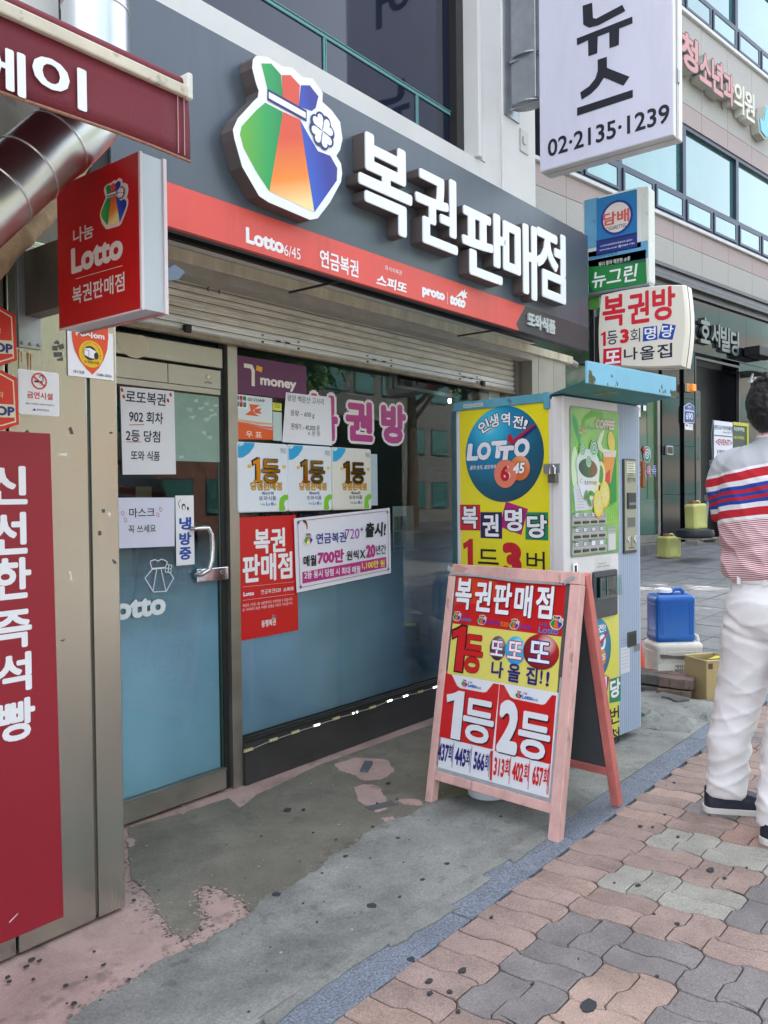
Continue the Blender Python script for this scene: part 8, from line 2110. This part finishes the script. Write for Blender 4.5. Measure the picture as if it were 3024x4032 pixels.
def shoe(x, y, rz, z=0.0):
    fo = [(-.075, .0, .038), (-.05, 0, .046), (.0, 0, .046), (.07, 0, .050), (.13, 0, .052), (.175, 0, .046), (.195, 0, .034)]
    def outline(s_, n=10):
        a = [(-.082, 0)]; up = interp([( -.082, .0), (-.07, .030), (-.02, .038), (.05, .044), (.12, .050), (.17, .040), (.192, .015), (.194, 0)], 3)
        pts = [(q[0], q[1]) for q in up] + [(q[0], -q[1]) for q in up[::-1]][1:-1]
        cx_ = .05; return [(cx_+(q[0]-cx_)*s_, q[1]*s_) for q in pts]
    sl = B().slab(outline(1.03), 0, .026); so_ = obj('shoe', sl, SOLE, pe, loc=(x, y, z), rot=(0, 0, rz), bevel=.004, label='navy canvas shoe with white sole')
    b = B(); o0 = outline(1.0); n = len(o0); vs = []
    for zz_, s_, cut in ((.026, 1.0, 9), (.045, .99, 9), (.062, .93, .155), (.078, .80, .10), (.092, .70, .05), (.100, .62, .02)):
        for q in o0:
            xx = min(.05+(q[0]-.05)*s_, cut) if cut < 9 else .05+(q[0]-.05)*s_
            xx = xx - (.05-0)*0
            bx = -.078 + (xx+.078)*(1 if zz_ < .05 else .98)
            vs.append((bx if q[0] > -.04 else -.078+(q[0]+.082)*.9, q[1]*s_, zz_))
    fs = [tuple(range(5*n, 6*n))]
    for i in range(5):
        for k in range(n): fs.append((i*n+k, i*n+(k+1) % n, (i+1)*n+(k+1) % n, (i+1)*n+k))
    b.add(vs, fs); obj('shoe_upper', b, SHN, so_, smooth=True)
shoe(.055, .238, math.radians(-50)); shoe(-.085, -.030, math.radians(-14))
# black shoulder bag at the right side
bg_ = Thing('shoulder_bag', 'black leather bag carried at the right side of the person in the striped polo', 'bag', (PX-.02, PY-.25, 1.0), math.radians(-8))
bg_.put('bag_body', B().box(-.12, -.05, .02, .12, .05, .26), mat('black_leather', (24, 24, 26), .35, bump=.3, bscale=90), bevel=.02)
bg_.put('strap', B().tube([(.10, .0, .26), (.05, .04, .40), (.0, .08, .47), (-.05, .04, .40), (-.10, .0, .26)], .012, 8), MATS['black_leather'])

# ================================================================== THE OTHER SIDE OF THE STREET (seen mirrored in glass and steel)
random.seed(40)
def farhouse(x, w, h, c, lab):
    t = Thing('street_building', lab, 'building', (x, -24, -.3), PI)
    t.put('wall', B().box(-w/2, 0, 0, w/2, 8, h), mat('far_wall_%d' % int(x*10), c, .8, var=.08, vscale=1.5))
    nf = int(h/3.2)
    for f_ in range(nf):
        for k in range(int(w/2.4)):
            u_ = -w/2+.6+k*2.4
            fr_ = t.put('window', B().box(u_, -.04, .9+f_*3.2, u_+1.7, -.002, 2.5+f_*3.2), WFR)
            t.put('pane', B().box(u_+.06, -.06, .96+f_*3.2, u_+1.64, -.041, 2.44+f_*3.2), TG, fr_)
farhouse(-14, 15, 12.8, (104, 102, 98), 'dull beige four storey building across the street, left one of the row')
farhouse(3, 17, 16, (92, 96, 100), 'grey five storey building across the street in the middle of the row')
farhouse(21, 16, 12.8, (116, 84, 72), 'brick red four storey building across the street, third of the row')
farhouse(38, 17, 13, (96, 98, 96), 'grey green building across the street far along the row')
farhouse(57, 19, 16, (104, 100, 94), 'dull buff building at the far right end of the row across the street')
LEAF = [mat('leaf_dark', (52, 92, 36), .6, var=.3, vscale=1.2), mat('leaf_light', (86, 128, 50), .6, var=.3, vscale=1.2)]
def tree(x, y, h, lab, seed, dens=1.0):
    random.seed(seed)
    t = bpy.data.objects.new('street_tree', None); COL.objects.link(t); t.location = (x, y, -.1)
    tag(t, lab, 'tree', 'street trees')
    obj('trunk', B().tube([(0, 0, 0), (.05, .02, h*.25), (-.04, .05, h*.5), (.02, 0, h*.8)], .16, 10, rs=[.2, .16, .12, .04]), mat('bark', (92, 80, 66), .9, bump=.8), t)
    for k in range(6):
        a_ = k*1.05; 
        obj('limb', B().tube([(0, 0, h*(.4+k*.05)), (math.cos(a_)*h*.14, math.sin(a_)*h*.14, h*(.52+k*.05)), (math.cos(a_)*h*.24, math.sin(a_)*h*.24, h*(.62+k*.04))], .05, 6, rs=[.07, .05, .02]), MATS['bark'], t)
    for li in (0, 1):
        b = B()
        cl = [(max(-1.7, min(1.7, random.gauss(0, 1)))*h*.16, max(-1.7, min(1.7, random.gauss(0, 1)))*h*.16, h*random.uniform(.5, 1.0), random.uniform(.5, 1.0)) for _ in range(int(16*dens))]
        for cx_, cy_, cz_, r_ in cl:
            for _ in range(130):
                d = Vector((random.gauss(0, 1), random.gauss(0, 1), random.gauss(0, .8))).normalized()*r_*random.uniform(.5, 1)
                p_ = Vector((cx_, cy_, cz_))+d; u_ = Vector((random.uniform(-1, 1), random.uniform(-1, 1), random.uniform(-1, 1))).normalized(); w_ = u_.orthogonal().normalized()
                s_ = random.uniform(.07, .14)
                b.add([p_-u_*s_, p_+w_*s_*.5, p_+u_*s_, p_-w_*s_*.5], [(0, 1, 2, 3)])
        obj('crown', b, LEAF[li], t, kind='stuff')
tree(-3.5, -7.6, 7.5, 'leafy street tree on the pavement edge behind the viewer, nearest the bread shop', 50)
tree(4.5, -7.4, 7.0, 'leafy street tree on the pavement edge behind the viewer, facing the ticket shop', 51)
tree(12.5, -7.6, 7.8, 'leafy street tree on the pavement edge facing the granite building', 52)
tree(.5, -15.5, 9.0, 'tall street tree on the far side of the road, left of the middle', 53)
tree(9, -15.5, 8.5, 'tall street tree on the far side of the road, right of the middle', 54)
tree(6.3, 6.6, 9.5, 'unseen tree added in the gap between the two buildings to dapple the sun, nearer one', 61, 2.2)  # added out of view to break the sun into dapples on the plaza
tree(8.0, 8.6, 10.5, 'unseen tree added in the gap between the two buildings to dapple the sun, farther back', 62, 2.2)  # second unseen tree, added for the same dappled sunlight
tree(27, -10, 9.0, 'broad street tree far along the road beyond the crossing', 64, 1.3)
tree(19, -8.5, 8.6, 'leafy street tree farthest along the kerb past the granite building', 55)
bpy.data.scenes.remove(TSC)
